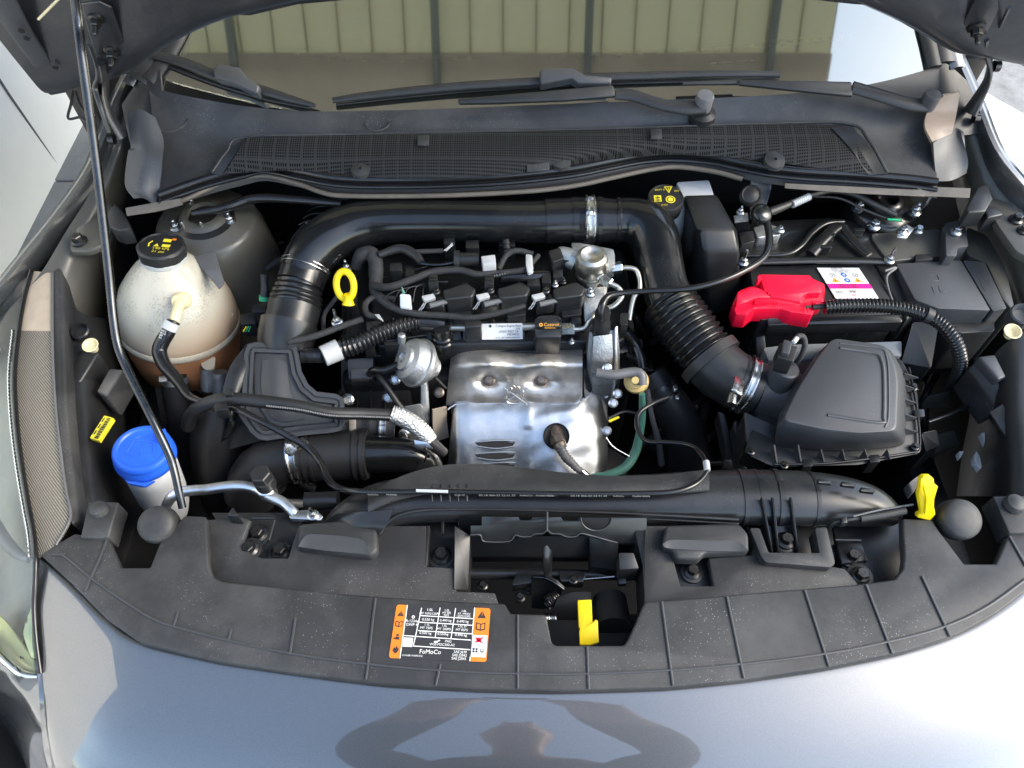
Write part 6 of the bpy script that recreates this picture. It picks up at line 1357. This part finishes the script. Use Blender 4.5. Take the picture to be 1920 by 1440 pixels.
fl2 = [(1560+(x-1560)*.95, 780+(y-780)*.95+4, -.1) for x, y, z in fl]
loft('lower_case', [fl2, [(x, y, -.24) for x, y, z in fl2]], 'plastic', ab, bevel=.002)
def fin(x0, y0, z0, x1, y1, z1, wpx=4):
    a, b_ = P(x0, y0, z0), P(x1, y1, z1); sd_ = Vector(((b_-a).y, -(b_-a).x, 0)).normalized()*wpx*.5*mpp(a)
    lowp = Vector((a.x, a.y, b_.z))
    bm = bmesh.new(); A = [bm.verts.new(q+sd_) for q in (a, b_, lowp)]; B = [bm.verts.new(q-sd_) for q in (a, b_, lowp)]
    bm.faces.new(A); bm.faces.new(B[::-1])
    for k in range(3): bm.faces.new((A[k], A[(k+1) % 3], B[(k+1) % 3], B[k]))
    return finish('stiffener', bm, 'plastic_grey', ab)
for x in (1452, 1497, 1540, 1580, 1622, 1664): fin(x, 838+(4 if x > 1500 else -4), -.048, x+6, 872-(x-1450)*.05, -.068, 3)
for y in (700, 722, 748, 776, 802): fin(1696, y, -.048, 1722, y+8, -.068, 3)
tube('flange_bead', [(1452, 871, -.066, 5), (1560, 868, -.066, 5), (1700, 850, -.066, 5), (1724, 838, -.066, 5), (1718, 760, -.066, 5), (1704, 690, -.066, 5)], 'plastic_satin', ab, n=8)
tube('neck', [(1418, 732, -.066, 96), (1450, 742, -.07, 98), (1490, 752, -.072, 104), (1540, 765, -.075, 110)], 'plastic_grey', ab, n=36)
tube('neck_ring', [(1404, 726, -.064, 106), (1416, 731, -.066, 106)], 'plastic', ab, n=36, step=.003)
prism('neck_web', [(1395, 770, -.06), (1460, 800, -.06), (1448, 850, -.08), (1400, 830, -.08)], .06, 'plastic', ab, bevel=.003)
for x, y in ((1408, 846), (1470, 872), (1716, 838), (1712, 726)): bolt(ab, x, y, -.066, 16, 'bolt_dark')
for x, y in ((1515, 868), (1640, 860), (1724, 775)): prism('case_clip', rounded(zz([(x-9, y-7), (x+9, y-8), (x+10, y+6), (x-9, y+7)], -.064), 2), .03, 'plastic_satin', ab, bevel=.0012)
ms_ = thing('air_flow_sensor', 'grey cylindrical air flow sensor with looped black lead', 'sensor', P(1468, 715, -.04))
lathe('sensor_post', P(1466, 705, -.025), (.12, .1, 1), [(.019, -.04), (.0195, .0), (.018, .016), (.016, .018), (0, .018)], 'plastic_grey', ms_, n=32)
prism('sensor_plug', rounded(zz([(1462, 642), (1496, 650), (1488, 678), (1458, 670)], .03), 3), .03, 'plastic', ms_, bevel=.002)
prism('plug_latch', rounded(zz([(1470, 636), (1486, 640), (1480, 664), (1466, 660)], .036), 2), .01, 'plastic_grey', ms_, bevel=.0015)
tube('looped_lead', [(1488, 642, .034, 11), (1496, 631, .034, 11), (1506, 632, .03, 11), (1509, 648, .022, 11), (1503, 666, .01, 10), (1494, 680, -.005, 9)], 'tape', ms_, n=10)
tube('lead_end', [(1488, 642, .036, 9), (1494, 634, .036, 9)], 'washer_plastic', ms_, n=10)
# ================================================================ battery
bt = thing('battery', 'black car battery with white warning label and ridged case', 'battery', P(1560, 620, -.2))
prism('case', rounded(zz([(1404, 500), (1636, 492), (1692, 588), (1425, 600)], -.03), 6), .19, 'plastic', bt, bevel=.004, seg=3)
prism('lid_lip', rounded([(1440, 596, -.028), (1690, 590, -.028), (1692, 604, -.034), (1440, 610, -.034)], 3), .022, 'plastic_satin', bt, bevel=.002)
for x in (1482, 1508, 1534, 1587, 1613, 1639): prism('case_ridge', [(x, 622, -.05), (x+3, 622, -.05), (x+3, 630, -.06), (x, 630, -.06)], .03, 'plastic_satin', bt, bevel=0)
s = Sheet('battery_label', (1531.5, 502.5, -.028), (1610, 502.5, -.028), (1567, 560, -.028), 'label_white', bt)
for st, u, v, h in (('FORD OE', .46, .05, .045), ('M1BT-10655-EA', .52, .11, .045), ('12V 700A EN', .5, .17, .045)): s.text(st, u, v, h, 'cable_grey', 'c')
for u in (.26, .80): s.disc(u, .25, .065, 'label_black', r2=.052); bar_ = None; s.poly([(u-.03, .27), (u+.03, .22), (u+.035, .235), (u-.025, .285)], 'label_black')
s.disc(.53, .24, .07, 'blue_print'); s.disc(.53, .42, .07, 'blue_print'); layer(s); s.disc(.53, .24, .028, 'label_white', 8); s.disc(.53, .42, .028, 'label_white', 8)
for u in (.25, .78): s.poly([(u-.09, .48), (u, .34), (u+.09, .48)], 'amber_print')
s.rect(0, .535, 1, .69, 'magenta'); layer(s)
for u in (.25, .78): s.poly([(u-.015, .46), (u, .39), (u+.015, .46)], 'label_black')
s.text('EFB+ SLI 60Ah', .47, .60, .05, 'label_black', 'c'); s.text('720A EN 60AH', .47, .67, .05, 'label_black', 'c')
s.text('0J82A', .08, .83, .055, 'cable_grey'); s.text('MF', .42, .84, .09, 'label_black'); s.text('SLI', .42, .93, .06, 'red'); s.done()
bc = thing('battery_clamp', 'black pressed battery hold-down bracket with two studs', 'battery clamp', P(1540, 480, -.04))
tube('clamp_bar', [(1396, 492, -.018, 16), (1540, 488, -.018, 16), (1668, 490, -.018, 16)], 'black_paint', bc, n=12, flat=.6)
prism('clamp_plate', rounded(zz([(1394, 420), (1470, 412), (1560, 408), (1630, 416), (1672, 480), (1660, 488), (1398, 484)], -.024), 8), .006, 'black_paint', bc, bevel=.002)
tube('pressed_ridge', [(1398, 478, -.016, 10), (1470, 476, -.014, 10), (1500, 462, -.012, 10), (1522, 436, -.012, 12), (1548, 418, -.012, 12), (1582, 414, -.014, 10)], 'black_paint', bc, n=10, flat=.6)
tube('pressed_ridge', [(1520, 476, -.014, 22), (1545, 448, -.012, 22), (1575, 424, -.012, 20), (1600, 450, -.014, 18), (1630, 478, -.016, 16)], 'black_paint', bc, n=12, flat=.5)
for x, y in ((1393, 492), (1667, 488)):
    bolt(bc, x, y, -.014, 20, 'zinc', stud=.018, name='stud_nut')
bolt(bc, 1638, 424, -.016, 25, 'zinc')
for x, y in ((1556, 440), (1550, 462), (1612, 430)): prism('slot_mark', rounded(zz([(x-10, y-3), (x+10, y-3), (x+10, y+2), (x-10, y+2)], -.008), 2), .012, 'black_paint', bc, bevel=.001)
# left side fittings by the brake reservoir
prism('relay_bracket', [(1376, 404, .02), (1402, 398, .02), (1404, 412, .02), (1378, 416, .02)], .004, 'cast_aluminium', bc, bevel=.001)
for k in range(4): prism('terminal_fin', [(1382+6*k, 412, .016), (1385+6*k, 412, .016), (1388+6*k, 430, .0), (1385+6*k, 430, .0)], .012, 'plastic_satin', bc, bevel=0)
prism('terminal_block', rounded(zz([(1385, 436), (1412, 432), (1416, 452), (1390, 458)], .0), 3), .03, 'plastic', bc, bevel=.002)
prism('terminal_clamp', rounded(zz([(1412, 426), (1440, 420), (1468, 426), (1464, 440), (1420, 446)], -.005), 5), .02, 'cast_aluminium', bc, bevel=.003)
bolt(bc, 1462, 431, .0, 18, 'zinc'); bolt(bc, 1388, 398, .022, 15, 'zinc', stud=.006)
# red terminal cover
rd = thing('terminal_cover', 'bright red plastic terminal cover on the battery', 'terminal cover', P(1470, 590, -.03))
prism('cover_base', rounded([(1424, 535, .0), (1520, 520, .0), (1546, 532, .0), (1547, 545, .0), (1545, 566, -.004), (1533, 569, -.004), (1524, 590, -.006), (1482, 584, -.006), (1466, 578, -.006), (1416, 578, -.006), (1402, 590, -.008), (1380, 588, -.01), (1374, 568, -.008), (1384, 546, -.004), (1410, 536, -.0)], 3), .03, 'red', rd, bevel=.0014)
prism('cover_top', rounded([(1426, 514, .014), (1519, 516, .014), (1526, 526, .014), (1543, 531, .012), (1540, 548, .010), (1512, 549, .010), (1502, 566, .006), (1446, 556, .006), (1440, 548, .008), (1432, 540, .010)], 3), .03, 'red', rd, bevel=.0012)
prism('cover_top', rounded([(1384, 552, .006), (1412, 538, .008), (1440, 546, .006), (1446, 558, .004), (1420, 558, .004), (1400, 566, .0), (1380, 572, .0)], 3), .025, 'red', rd, bevel=.0012)
prism('front_wall', rounded([(1416, 562, .002), (1448, 560, .002), (1500, 570, .002), (1526, 562, .002), (1522, 588, -.012), (1482, 584, -.012), (1464, 578, -.012), (1416, 578, -.012)], 2), .02, 'red', rd, bevel=.002)
prism('hinge_knuckle', rounded(zz([(1420, 518), (1426, 514), (1428, 524), (1421, 527)], .016), 2), .012, 'red', rd, bevel=.001)
for x, y in ((1456, 573), (1512, 582)): 
    for k in (-1, 1): tube('clip_rib', [(x+3*k, y-5, .0035, 2.2), (x+2*k, y+4, -.003, 2.2)], 'red', rd, n=6, step=.003)
prism('clip_window', [(1510, 573, .0035), (1521, 572, .0035), (1520, 577, .001), (1509, 578, .001)], .002, 'plastic_deep', rd, bevel=0)
bl = thing('battery_cable', 'thick black corrugated battery cable curving over to the fuse box', 'cable', P(1700, 590, -.03))
tube('conduit', [(1546, 576, .0, 27), (1600, 573, .004, 28), (1660, 574, .006, 28), (1715, 583, .004, 28), (1758, 602, -.004, 28), (1788, 634, -.02, 27), (1800, 668, -.045, 26), (1796, 700, -.08, 24), (1778, 726, -.12, 22)], 'rubber_gloss', bl, n=20, corr=(.0052, .16)); blm = list(LAST)
collar('tape_wrap', 'rubber', bl, blm, .455, .485, 1.06, n=24)
tube('inner_lead', [(1524, 576, -.002, 10), (1550, 574, .0, 10)], 'rubber', bl, n=10); tube('inner_lead', [(1528, 568, .0, 9), (1548, 571, .0, 9)], 'red', bl, n=10)
# battery tray and surrounding box
bx = thing('battery_tray', 'black plastic battery tray and grey shroud around the battery', 'battery tray', P(1560, 660, -.2))
prism('tray_front', rounded([(1432, 652, -.06), (1480, 646, -.06), (1690, 640, -.06), (1690, 668, -.08), (1440, 676, -.08)], 3), .1, 'tray_grey', bx, bevel=.003)
prism('tray_side', [(1412, 590, -.05), (1432, 600, -.05), (1440, 670, -.09), (1420, 690, -.1)], .1, 'plastic', bx, bevel=.003)
prism('tray_side', [(1640, 494, -.03), (1672, 500, -.03), (1735, 570, -.035), (1700, 600, -.04)], .15, 'plastic', bx, bevel=.003)
prism('tray_post', rounded([(1712, 604, -.05), (1760, 606, -.05), (1746, 690, -.10), (1690, 680, -.10)], 4), .1, 'plastic', bx, bevel=.003)
tube('tray_rim', [(1659, 508, -.02, 5), (1680, 502, -.02, 6), (1662, 520, -.024, 5), (1672, 560, -.03, 4), (1690, 590, -.034, 4)], 'cable_grey', bx, n=8)
# fuse box
fb = thing('fuse_box', 'black fuse box with flat lid beside the battery', 'fuse box', P(1790, 560, -.1))
prism('lid', rounded(zz([(1680, 494), (1802, 487), (1858, 582), (1758, 578), (1716, 562)], -.02), 5), .05, 'plastic_grey', fb, bevel=.003, seg=3)
prism('side_lid', rounded(zz([(1805, 488), (1846, 491), (1888, 578), (1862, 584)], -.025), 4), .08, 'plastic_grey', fb, bevel=.003, seg=3)
prism('case', rounded(zz([(1770, 580), (1862, 586), (1866, 620), (1800, 625), (1760, 600)], -.05), 6), .09, 'plastic', fb, bevel=.005, seg=3)
prism('case', zz([(1690, 500), (1850, 492), (1890, 590), (1760, 600), (1700, 580)], -.06), .15, 'plastic', fb, bevel=.005)
for pts in ([(1744, 516), (1756, 516), (1760, 526), (1748, 527)], [(1747, 538), (1752, 550)], [(1760, 537), (1764, 548), (1776, 547)], [(1836, 522), (1842, 538), (1848, 546)]):
    tube('moulded_mark', [(x, y, -.0200 if pts[0][0] < 1800 else -.0250, 1.6) for x, y in pts], 'plastic_grey', fb, n=6, step=.003)
prism('lid_catch', rounded(zz([(1716, 477), (1748, 476), (1750, 486), (1717, 488)], -.015), 2), .01, 'plastic', fb, bevel=.001)
# ================================================================ brake fluid reservoir
bk = thing('brake_reservoir', 'translucent brake fluid reservoir with black cap and yellow symbols', 'brake reservoir', P(1250, 420, -.02))
c = P(1246, 382, .02)
lathe('reservoir_neck', P(1252, 405, -.02), (0, 0, 1), [(.03, -.06), (.03, .0), (.026, .03)], 'washer_plastic', bk, n=32)
cp2 = lathe('cap', c, (-.03, -.08, 1), [(.0265, -.012), (.0275, .0), (.0275, .012), (.0262, .0145), (.025, .0145), (.0245, .0135), (0, .0135)], 'plastic', bk, n=40)
axc = Vector((-.03, -.08, 1)).normalized(); Cc = c+axc*.0135; X_ = (Vector((1, 0, 0))-axc*axc.x).normalized(); Y_ = axc.cross(X_)
s = Sheet('cap_symbols', Cc-X_*.025+Y_*.025, Cc+X_*.025+Y_*.025, Cc-X_*.025-Y_*.025, None, cp2, lift=.0008)
s.poly([(.48, .06), (.74, .06), (.61, .34)], yp); s.disc(.63, .6, .15, yp); s.rect(.14, .42, .36, .68, yp); layer(s)
s.poly([(.53, .095), (.69, .095), (.61, .27)], 'plastic'); s.disc(.63, .6, .11, 'plastic', r2=.085); s.rect(.18, .5, .32, .54, 'plastic'); s.rect(.18, .6, .32, .64, 'plastic'); s.rect(.24, .46, .26, .68, 'plastic')
layer(s); s.rect(.6, .12, .62, .24, yp); s.text('DOT 4', .2, .24, .07, yp); s.text('ISO', .78, .3, .07, yp); s.text('J1703', .32, .86, .06, yp); s.done()
prism('reservoir_body', rounded(zz([(1268, 340), (1330, 336), (1340, 366), (1280, 372)], .02), 5), .08, 'washer_plastic', bk, bevel=.006, seg=3)
bs = thing('brake_shroud', 'matt black angular plastic shroud beside the brake reservoir', 'shroud', P(1330, 520, -.05))
loft('shroud', [zz([(1282, 366), (1342, 364), (1372, 420), (1378, 430), (1320, 432), (1306, 430)], .03), zz([(1278, 372), (1346, 370), (1382, 432), (1386, 470), (1322, 470), (1300, 440)], .01), zz([(1274, 480), (1360, 470), (1392, 520), (1388, 580), (1330, 590), (1290, 560)], -.10)], 'plastic', bs, bevel=.005)
lathe('wiring_grommet', P(1408, 366, .03), (-.1, -.5, .8), [(.016, -.01), (.017, 0), (.014, .004), (.012, .002), (.005, .004), (0, .005)], 'rubber', bs, n=28)
prism('grommet_plate', rounded([(1408, 336, .045), (1446, 338, .045), (1446, 354, .04), (1438, 382, .02), (1406, 390, .015)], 3), .006, 'plastic_grey', bs, bevel=.001)
# ================================================================ dipstick
dk = thing('dipstick', 'yellow ring handle of the oil dipstick', 'dipstick', P(650, 580, -.06))
nrm = Vector((-.25, -.75, .6)).normalized(); c = P(647, 535, .0); u_ = Vector((1, 0, 0))-nrm*nrm.x; u_.normalize(); v_ = nrm.cross(u_)
pts = [c+u_*math.cos(a)*.0138+v_*math.sin(a)*.0200 for a in [2*math.pi*k/36 for k in range(37)]]
bm = bmesh.new(); sweep(bm, pts, [.0053]*37, 12, caps=False, flat=.7, flatdir=nrm); finish('ring', bm, 'yellow', dk, ang=60)
tube('stem', [(652, 552, -.008, 16), (653, 562, -.016, 17), (653, 571, -.022, 24)], 'yellow', dk, n=14)
tube('tube', [(652, 572, -.025, 9), (650, 600, -.06, 9), (640, 640, -.1, 9)], 'bolt_dark', dk, n=10)
# small connector cluster beside the bellows
cc_ = thing('sensor_plug', 'small black sensor with bright green ring beside the intake bellows', 'sensor', P(497, 560, -.06))
tube('plug_body', [(496, 514, -.02, 17), (496, 530, -.03, 14), (497, 548, -.04, 17), (497, 556, -.045, 18)], 'rubber', cc_, n=16)
tube('green_ring', [(497, 553, -.045, 22), (497, 564, -.052, 22)], 'green_plastic', cc_, n=18)
prism('relay_box', rounded(zz([(474, 572), (498, 570), (498, 584), (472, 586)], -.04), 2), .03, 'plastic_satin', cc_, bevel=.002)
prism('relay_box', rounded(zz([(452, 588), (478, 586), (480, 606), (452, 608)], -.06), 3), .03, 'plastic', cc_, bevel=.002)
for k, m_ in enumerate(('yellow', 'green_plastic', 'green_plastic')): tube('wire', [(462+4*k, 612, -.06, 2.5), (456+5*k, 622, -.065, 2.5)], m_, cc_, n=6)
fw = thing('firewall_loom', 'dark cable loom with green tipped white tag in front of the firewall', 'wiring', P(570, 440, -.04))
tube('loom', [(575, 425, -.01, 14), (552, 452, -.03, 14), (545, 480, -.05, 13), (520, 490, -.07, 12), (500, 505, -.08, 11)], 'tape', fw, n=10)
tube('white_tag', [(574, 421, .0, 7), (594, 414, .002, 7)], 'white_plastic', fw, n=8); tube('green_tag', [(594, 414, .002, 6), (610, 404, .004, 6)], 'green_plastic', fw, n=8)
prism('grey_blade', [(562, 460, -.02), (580, 440, -.01), (582, 448, -.015), (566, 464, -.022)], .003, 'cable_grey', fw, bevel=.0005)
for k in range(4): tube('firewall_rib', [(560+8*k, 422-12*k, -.03, 3), (580+8*k, 414-13*k, -.03, 3), (640+4*k, 410-12*k if k > 1 else 404-4*k, -.03, 3)], 'plastic_satin', body, n=6)
# ================================================================ right front of engine: cooling valve and hoses
gv = thing('purge_valve', 'beige plastic vacuum valve between the cast bracket and bellows', 'valve', P(1192, 725, -.1))
lathe('valve_body', P(1193, 715, -.07), (-.2, -.5, .8), [(.017, -.02), (.018, -.004), (.016, .004), (.011, .006), (.011, .018), (.006, .02), (.005, .028), (0, .028)], 'beige_valve', gv, n=28)
tube('valve_hose', [(1118, 700, -.045, 19), (1150, 703, -.045, 19), (1185, 698, -.045, 19), (1202, 702, -.046, 19), (1204, 722, -.055, 18)], 'cable_grey', gv, n=16)
o = tube('green_hose', [(1204, 738, -.08, 12), (1204, 780, -.12, 14), (1198, 820, -.15, 16), (1190, 850, -.17, 18), (1172, 876, -.18, 18), (1140, 890, -.185, 15), (1104, 893, -.19, 9)], 'green_hose', None, n=16); tag(o, 'pale green hose bending down beside the heat shield', 'hose')
rh = thing('radiator_hose', 'fat dull black radiator hoses with spring clamp behind the front duct', 'radiator hose', P(1260, 820, -.2))
tube('hose', [(1220, 700, -.12, 60), (1245, 740, -.14, 66), (1275, 790, -.18, 76), (1290, 850, -.24, 84), (1285, 900, -.3, 84)], 'rubber', rh, n=30); rm_ = list(LAST)
collar('spring_clamp', 'bolt_dark', rh, rm_, .1, .13, 1.05, n=30); collar('spring_clamp', 'bolt_dark', rh, rm_, .16, .18, 1.05, n=30)
prism('clamp_ear', zz([(1262, 722), (1270, 718), (1272, 728), (1264, 732)], -.09), .005, 'aluminium', rh, bevel=.001); prism('clamp_ear', zz([(1266, 740), (1274, 737), (1274, 748), (1268, 748)], -.10), .005, 'aluminium', rh, bevel=.001)
tube('thin_pipe', [(1214, 730, -.1, 9), (1222, 780, -.14, 10), (1235, 830, -.2, 12), (1240, 870, -.25, 13)], 'cable_grey', rh, n=12)
tube('hose', [(1172, 620, -.06, 22), (1190, 645, -.08, 22), (1200, 670, -.09, 22), (1204, 690, -.1, 20)], 'rubber_gloss', rh, n=16)
tube('hose', [(1172, 665, -.08, 12), (1190, 672, -.09, 13), (1202, 684, -.1, 13)], 'rubber_gloss', rh, n=12)
tube('wire', [(1142, 784, -.12, 6), (1170, 772, -.12, 6), (1196, 775, -.12, 6)], 'rubber', rh, n=8); tube('wire', [(1142, 790, -.12, 6), (1160, 782, -.12, 5)], 'yellow', rh, n=8)
tube('wire', [(1136, 820, -.15, 4), (1150, 838, -.16, 4), (1180, 856, -.17, 4)], 'zinc', rh, n=8)
prism('splash_shield', [(1136, 836, -.2), (1180, 862, -.2), (1176, 890, -.24), (1136, 890, -.24)], .004, 'rubber_tan', rh, bevel=.001)
fn_ = thing('cooling_fan_frame', 'black cooling fan frame below the intake bellows elbow', 'fan frame', P(1380, 840, -.2))
prism('frame_arm', [(1346, 770, -.12), (1360, 776, -.12), (1388, 880, -.18), (1370, 884, -.18)], .03, 'plastic', fn_, bevel=.002)
prism('frame_arm', [(1376, 790, -.10), (1386, 786, -.10), (1402, 880, -.15), (1388, 884, -.15)], .03, 'plastic', fn_, bevel=.002)
prism('frame_foot', [(1358, 860, -.09), (1372, 862, -.09), (1376, 878, -.1), (1356, 878, -.1)], .03, 'plastic_satin', fn_, bevel=.002)
for x, y in ((1298, 762), (1320, 822)): prism('label_scrap', zz([(x, y), (x+10, y-4), (x+12, y+4), (x+2, y+8)], -.22), .003, 'rubber_tan', fn_, bevel=0)
# right corner: latch cable clips, bracket under the yellow tab
rb = thing('corner_bracket', 'black bracket and pipe in the corner behind the yellow tab', 'bracket', P(1760, 800, -.2))
tube('bracket_rod', [(1740, 792, -.10, 9), (1780, 778, -.10, 9), (1816, 760, -.10, 8)], 'plastic_satin', rb, n=10)
prism('bracket_plate', rounded([(1728, 812, -.08), (1756, 806, -.08), (1762, 836, -.1), (1736, 846, -.1)], 4), .06, 'plastic', rb, bevel=.003)
prism('bracket_plate', [(1740, 820, -.14), (1790, 804, -.14), (1802, 832, -.16), (1756, 850, -.16)], .02, 'primer_olive', rb, bevel=.003)
prism('bracket_plate', [(1738, 742, -.12), (1790, 730, -.12), (1790, 748, -.14), (1736, 756, -.14)], .02, 'primer_olive', rb, bevel=.003)
prism('bracket_plate', [(1704, 905, -.05), (1724, 890, -.05), (1730, 900, -.06), (1712, 925, -.07)], .02, 'cable_grey', rb, bevel=.002)
# ================================================================ photographer standing in front of the car (mirrored in the bumper)
pn = thing('person', 'person in dark clothes holding up a phone with both hands, mirrored in the bumper', 'person', Vector((0, -.5, 0)))
joints = {'pelvis': ((0, -.50, .96), .135), 'waist': ((0, -.47, 1.10), .15), 'chest': ((0, -.43, 1.28), .17), 'collar': ((0, -.39, 1.43), .12), 'neck': ((0, -.37, 1.52), .06), 'jaw': ((0, -.315, 1.60), .072), 'head': ((0, -.31, 1.69), .092), 'crown': ((0, -.32, 1.765), .066), 'nose': ((0, -.215, 1.655), .012)}
links = [('pelvis', 'waist'), ('waist', 'chest'), ('chest', 'collar'), ('collar', 'neck'), ('neck', 'jaw'), ('jaw', 'head'), ('head', 'crown'), ('head', 'nose')]
zone = {}
for s_, t_ in ((1, 'r'), (-1, 'l')):
    J = lambda n, p, r: joints.__setitem__(n+t_, ((p[0]*s_, p[1], p[2]), r))
    J('shoulder', (.20, -.42, 1.41), .095); J('elbow', (.34, -.23, 1.35), .078); J('wrist', (.13, -.085, 1.585), .044); J('palm', (.098, -.065, 1.655), .028)
    links += [('collar', 'shoulder'+t_), ('shoulder'+t_, 'elbow'+t_), ('elbow'+t_, 'wrist'+t_), ('wrist'+t_, 'palm'+t_)]
    for k in range(4):
        a, b_ = 'fa%d' % k, 'fb%d' % k
        J(a, (.090, -.045+.012*(k == 1), 1.645+.017*k), .0095); J(b_, (.072, -.03, 1.65+.017*k), .008)
        links += [('palm'+t_, a+t_), (a+t_, b_+t_)]
    J('thumba', (.082, -.075, 1.645), .0105); J('thumbb', (.055, -.05, 1.655), .0085); links += [('palm'+t_, 'thumba'+t_), ('thumba'+t_, 'thumbb'+t_)]
    J('ear', (.09, -.32, 1.665), .016); links += [('head', 'ear'+t_)]
    J('hip', (.10, -.52, .90), .095); J('knee', (.115, -.50, .50), .062); J('ankle', (.12, -.53, .09), .042); J('toe', (.135, -.40, .035), .035)
    links += [('pelvis', 'hip'+t_), ('hip'+t_, 'knee'+t_), ('knee'+t_, 'ankle'+t_), ('ankle'+t_, 'toe'+t_)]
names = list(joints); ix = {n: i for i, n in enumerate(names)}
me = bpy.data.meshes.new('person_skeleton'); me.from_pydata([joints[n][0] for n in names], [(ix[a], ix[b_]) for a, b_ in links], [])
ob = bpy.data.objects.new('person_skeleton', me); COL.objects.link(ob)
md = ob.modifiers.new('skin', 'SKIN'); md.use_smooth_shade = True
if not me.skin_vertices: me.skin_vertices.add() if hasattr(me.skin_vertices, 'add') else None
for n in names:
    d_ = me.skin_vertices[0].data[ix[n]]; r_ = joints[n][1]
    d_.radius = (r_*1.25, r_*.85) if n in ('pelvis', 'waist', 'chest', 'collar') else (r_, r_)
me.skin_vertices[0].data[ix['pelvis']].use_root = True
ob.modifiers.new('sub', 'SUBSURF').levels = 2
em_ = bpy.data.meshes.new_from_object(ob.evaluated_get(bpy.context.evaluated_depsgraph_get()))
bpy.data.objects.remove(ob)
mat('skin', (.45, .27, .19), .5, sss=.1); mat('shirt', (.035, .04, .05), .85, bump=(300, .3, .002), var=.2); mat('trousers', (.02, .022, .03), .85, var=.2); mat('hair', (.02, .014, .01), .5, bump=(200, .6, .004)); mat('shoe', (.03, .03, .03), .5)
bm = bmesh.new(); bm.from_mesh(em_)
for f in bm.faces:
    c = f.calc_center_median(); f.smooth = True
    f.material_index = 0
    if c.z < .07: f.material_index = 3
    elif c.z < .99: f.material_index = 2
    elif c.z < 1.55 and (c.y < -.12 and not (c.z > 1.47 and abs(c.x) < .09)): f.material_index = 1
    if c.z > 1.67 and c.y < -.30 or c.z > 1.745 and c.y < -.2 and abs(c.x) < .1: f.material_index = 4
finish('body', bm, ['skin', 'shirt', 'trousers', 'shoe', 'hair'], pn, ang=80)
for s_ in (-1, 1):
    lathe('eye', Vector((.032*s_, -.226, 1.685)), (0, 1, 0), [(0, -.012), (.01, -.006), (.011, .004), (0, .012)], 'white_print', pn, n=14)
tube_ = bmesh.new(); sweep(tube_, [Vector((x, -.242-abs(x)*.3, 1.622)) for x in (-.026, -.012, 0, .012, .026)], [.003, .005, .005, .005, .003], 8); finish('mouth', tube_, 'rust_steel', pn)
ph_ = thing('phone', 'black mobile phone held up by the person in front of the car', 'phone', CAM-FWD*.012)
bm = bmesh.new(); bmesh.ops.create_cube(bm, size=1)
M = Matrix.Translation(CAM-FWD*.014) @ Matrix((Vector((1, 0, 0)), UP, -FWD)).transposed().to_4x4() @ Matrix.Diagonal((.15, .073, .008, 1))
bmesh.ops.transform(bm, matrix=M, verts=bm.verts); bmesh.ops.bevel(bm, geom=bm.edges[:], offset=.003, segments=2, affect='EDGES'); finish('phone_body', bm, 'plastic_satin', ph_)
lathe('lens_ring', CAM-FWD*.0105+UP*.02+Vector((.05, 0, 0)), FWD, [(.006, 0), (.0065, .002), (.005, .0022), (0, .001)], 'pipe_gloss', ph_, n=18)
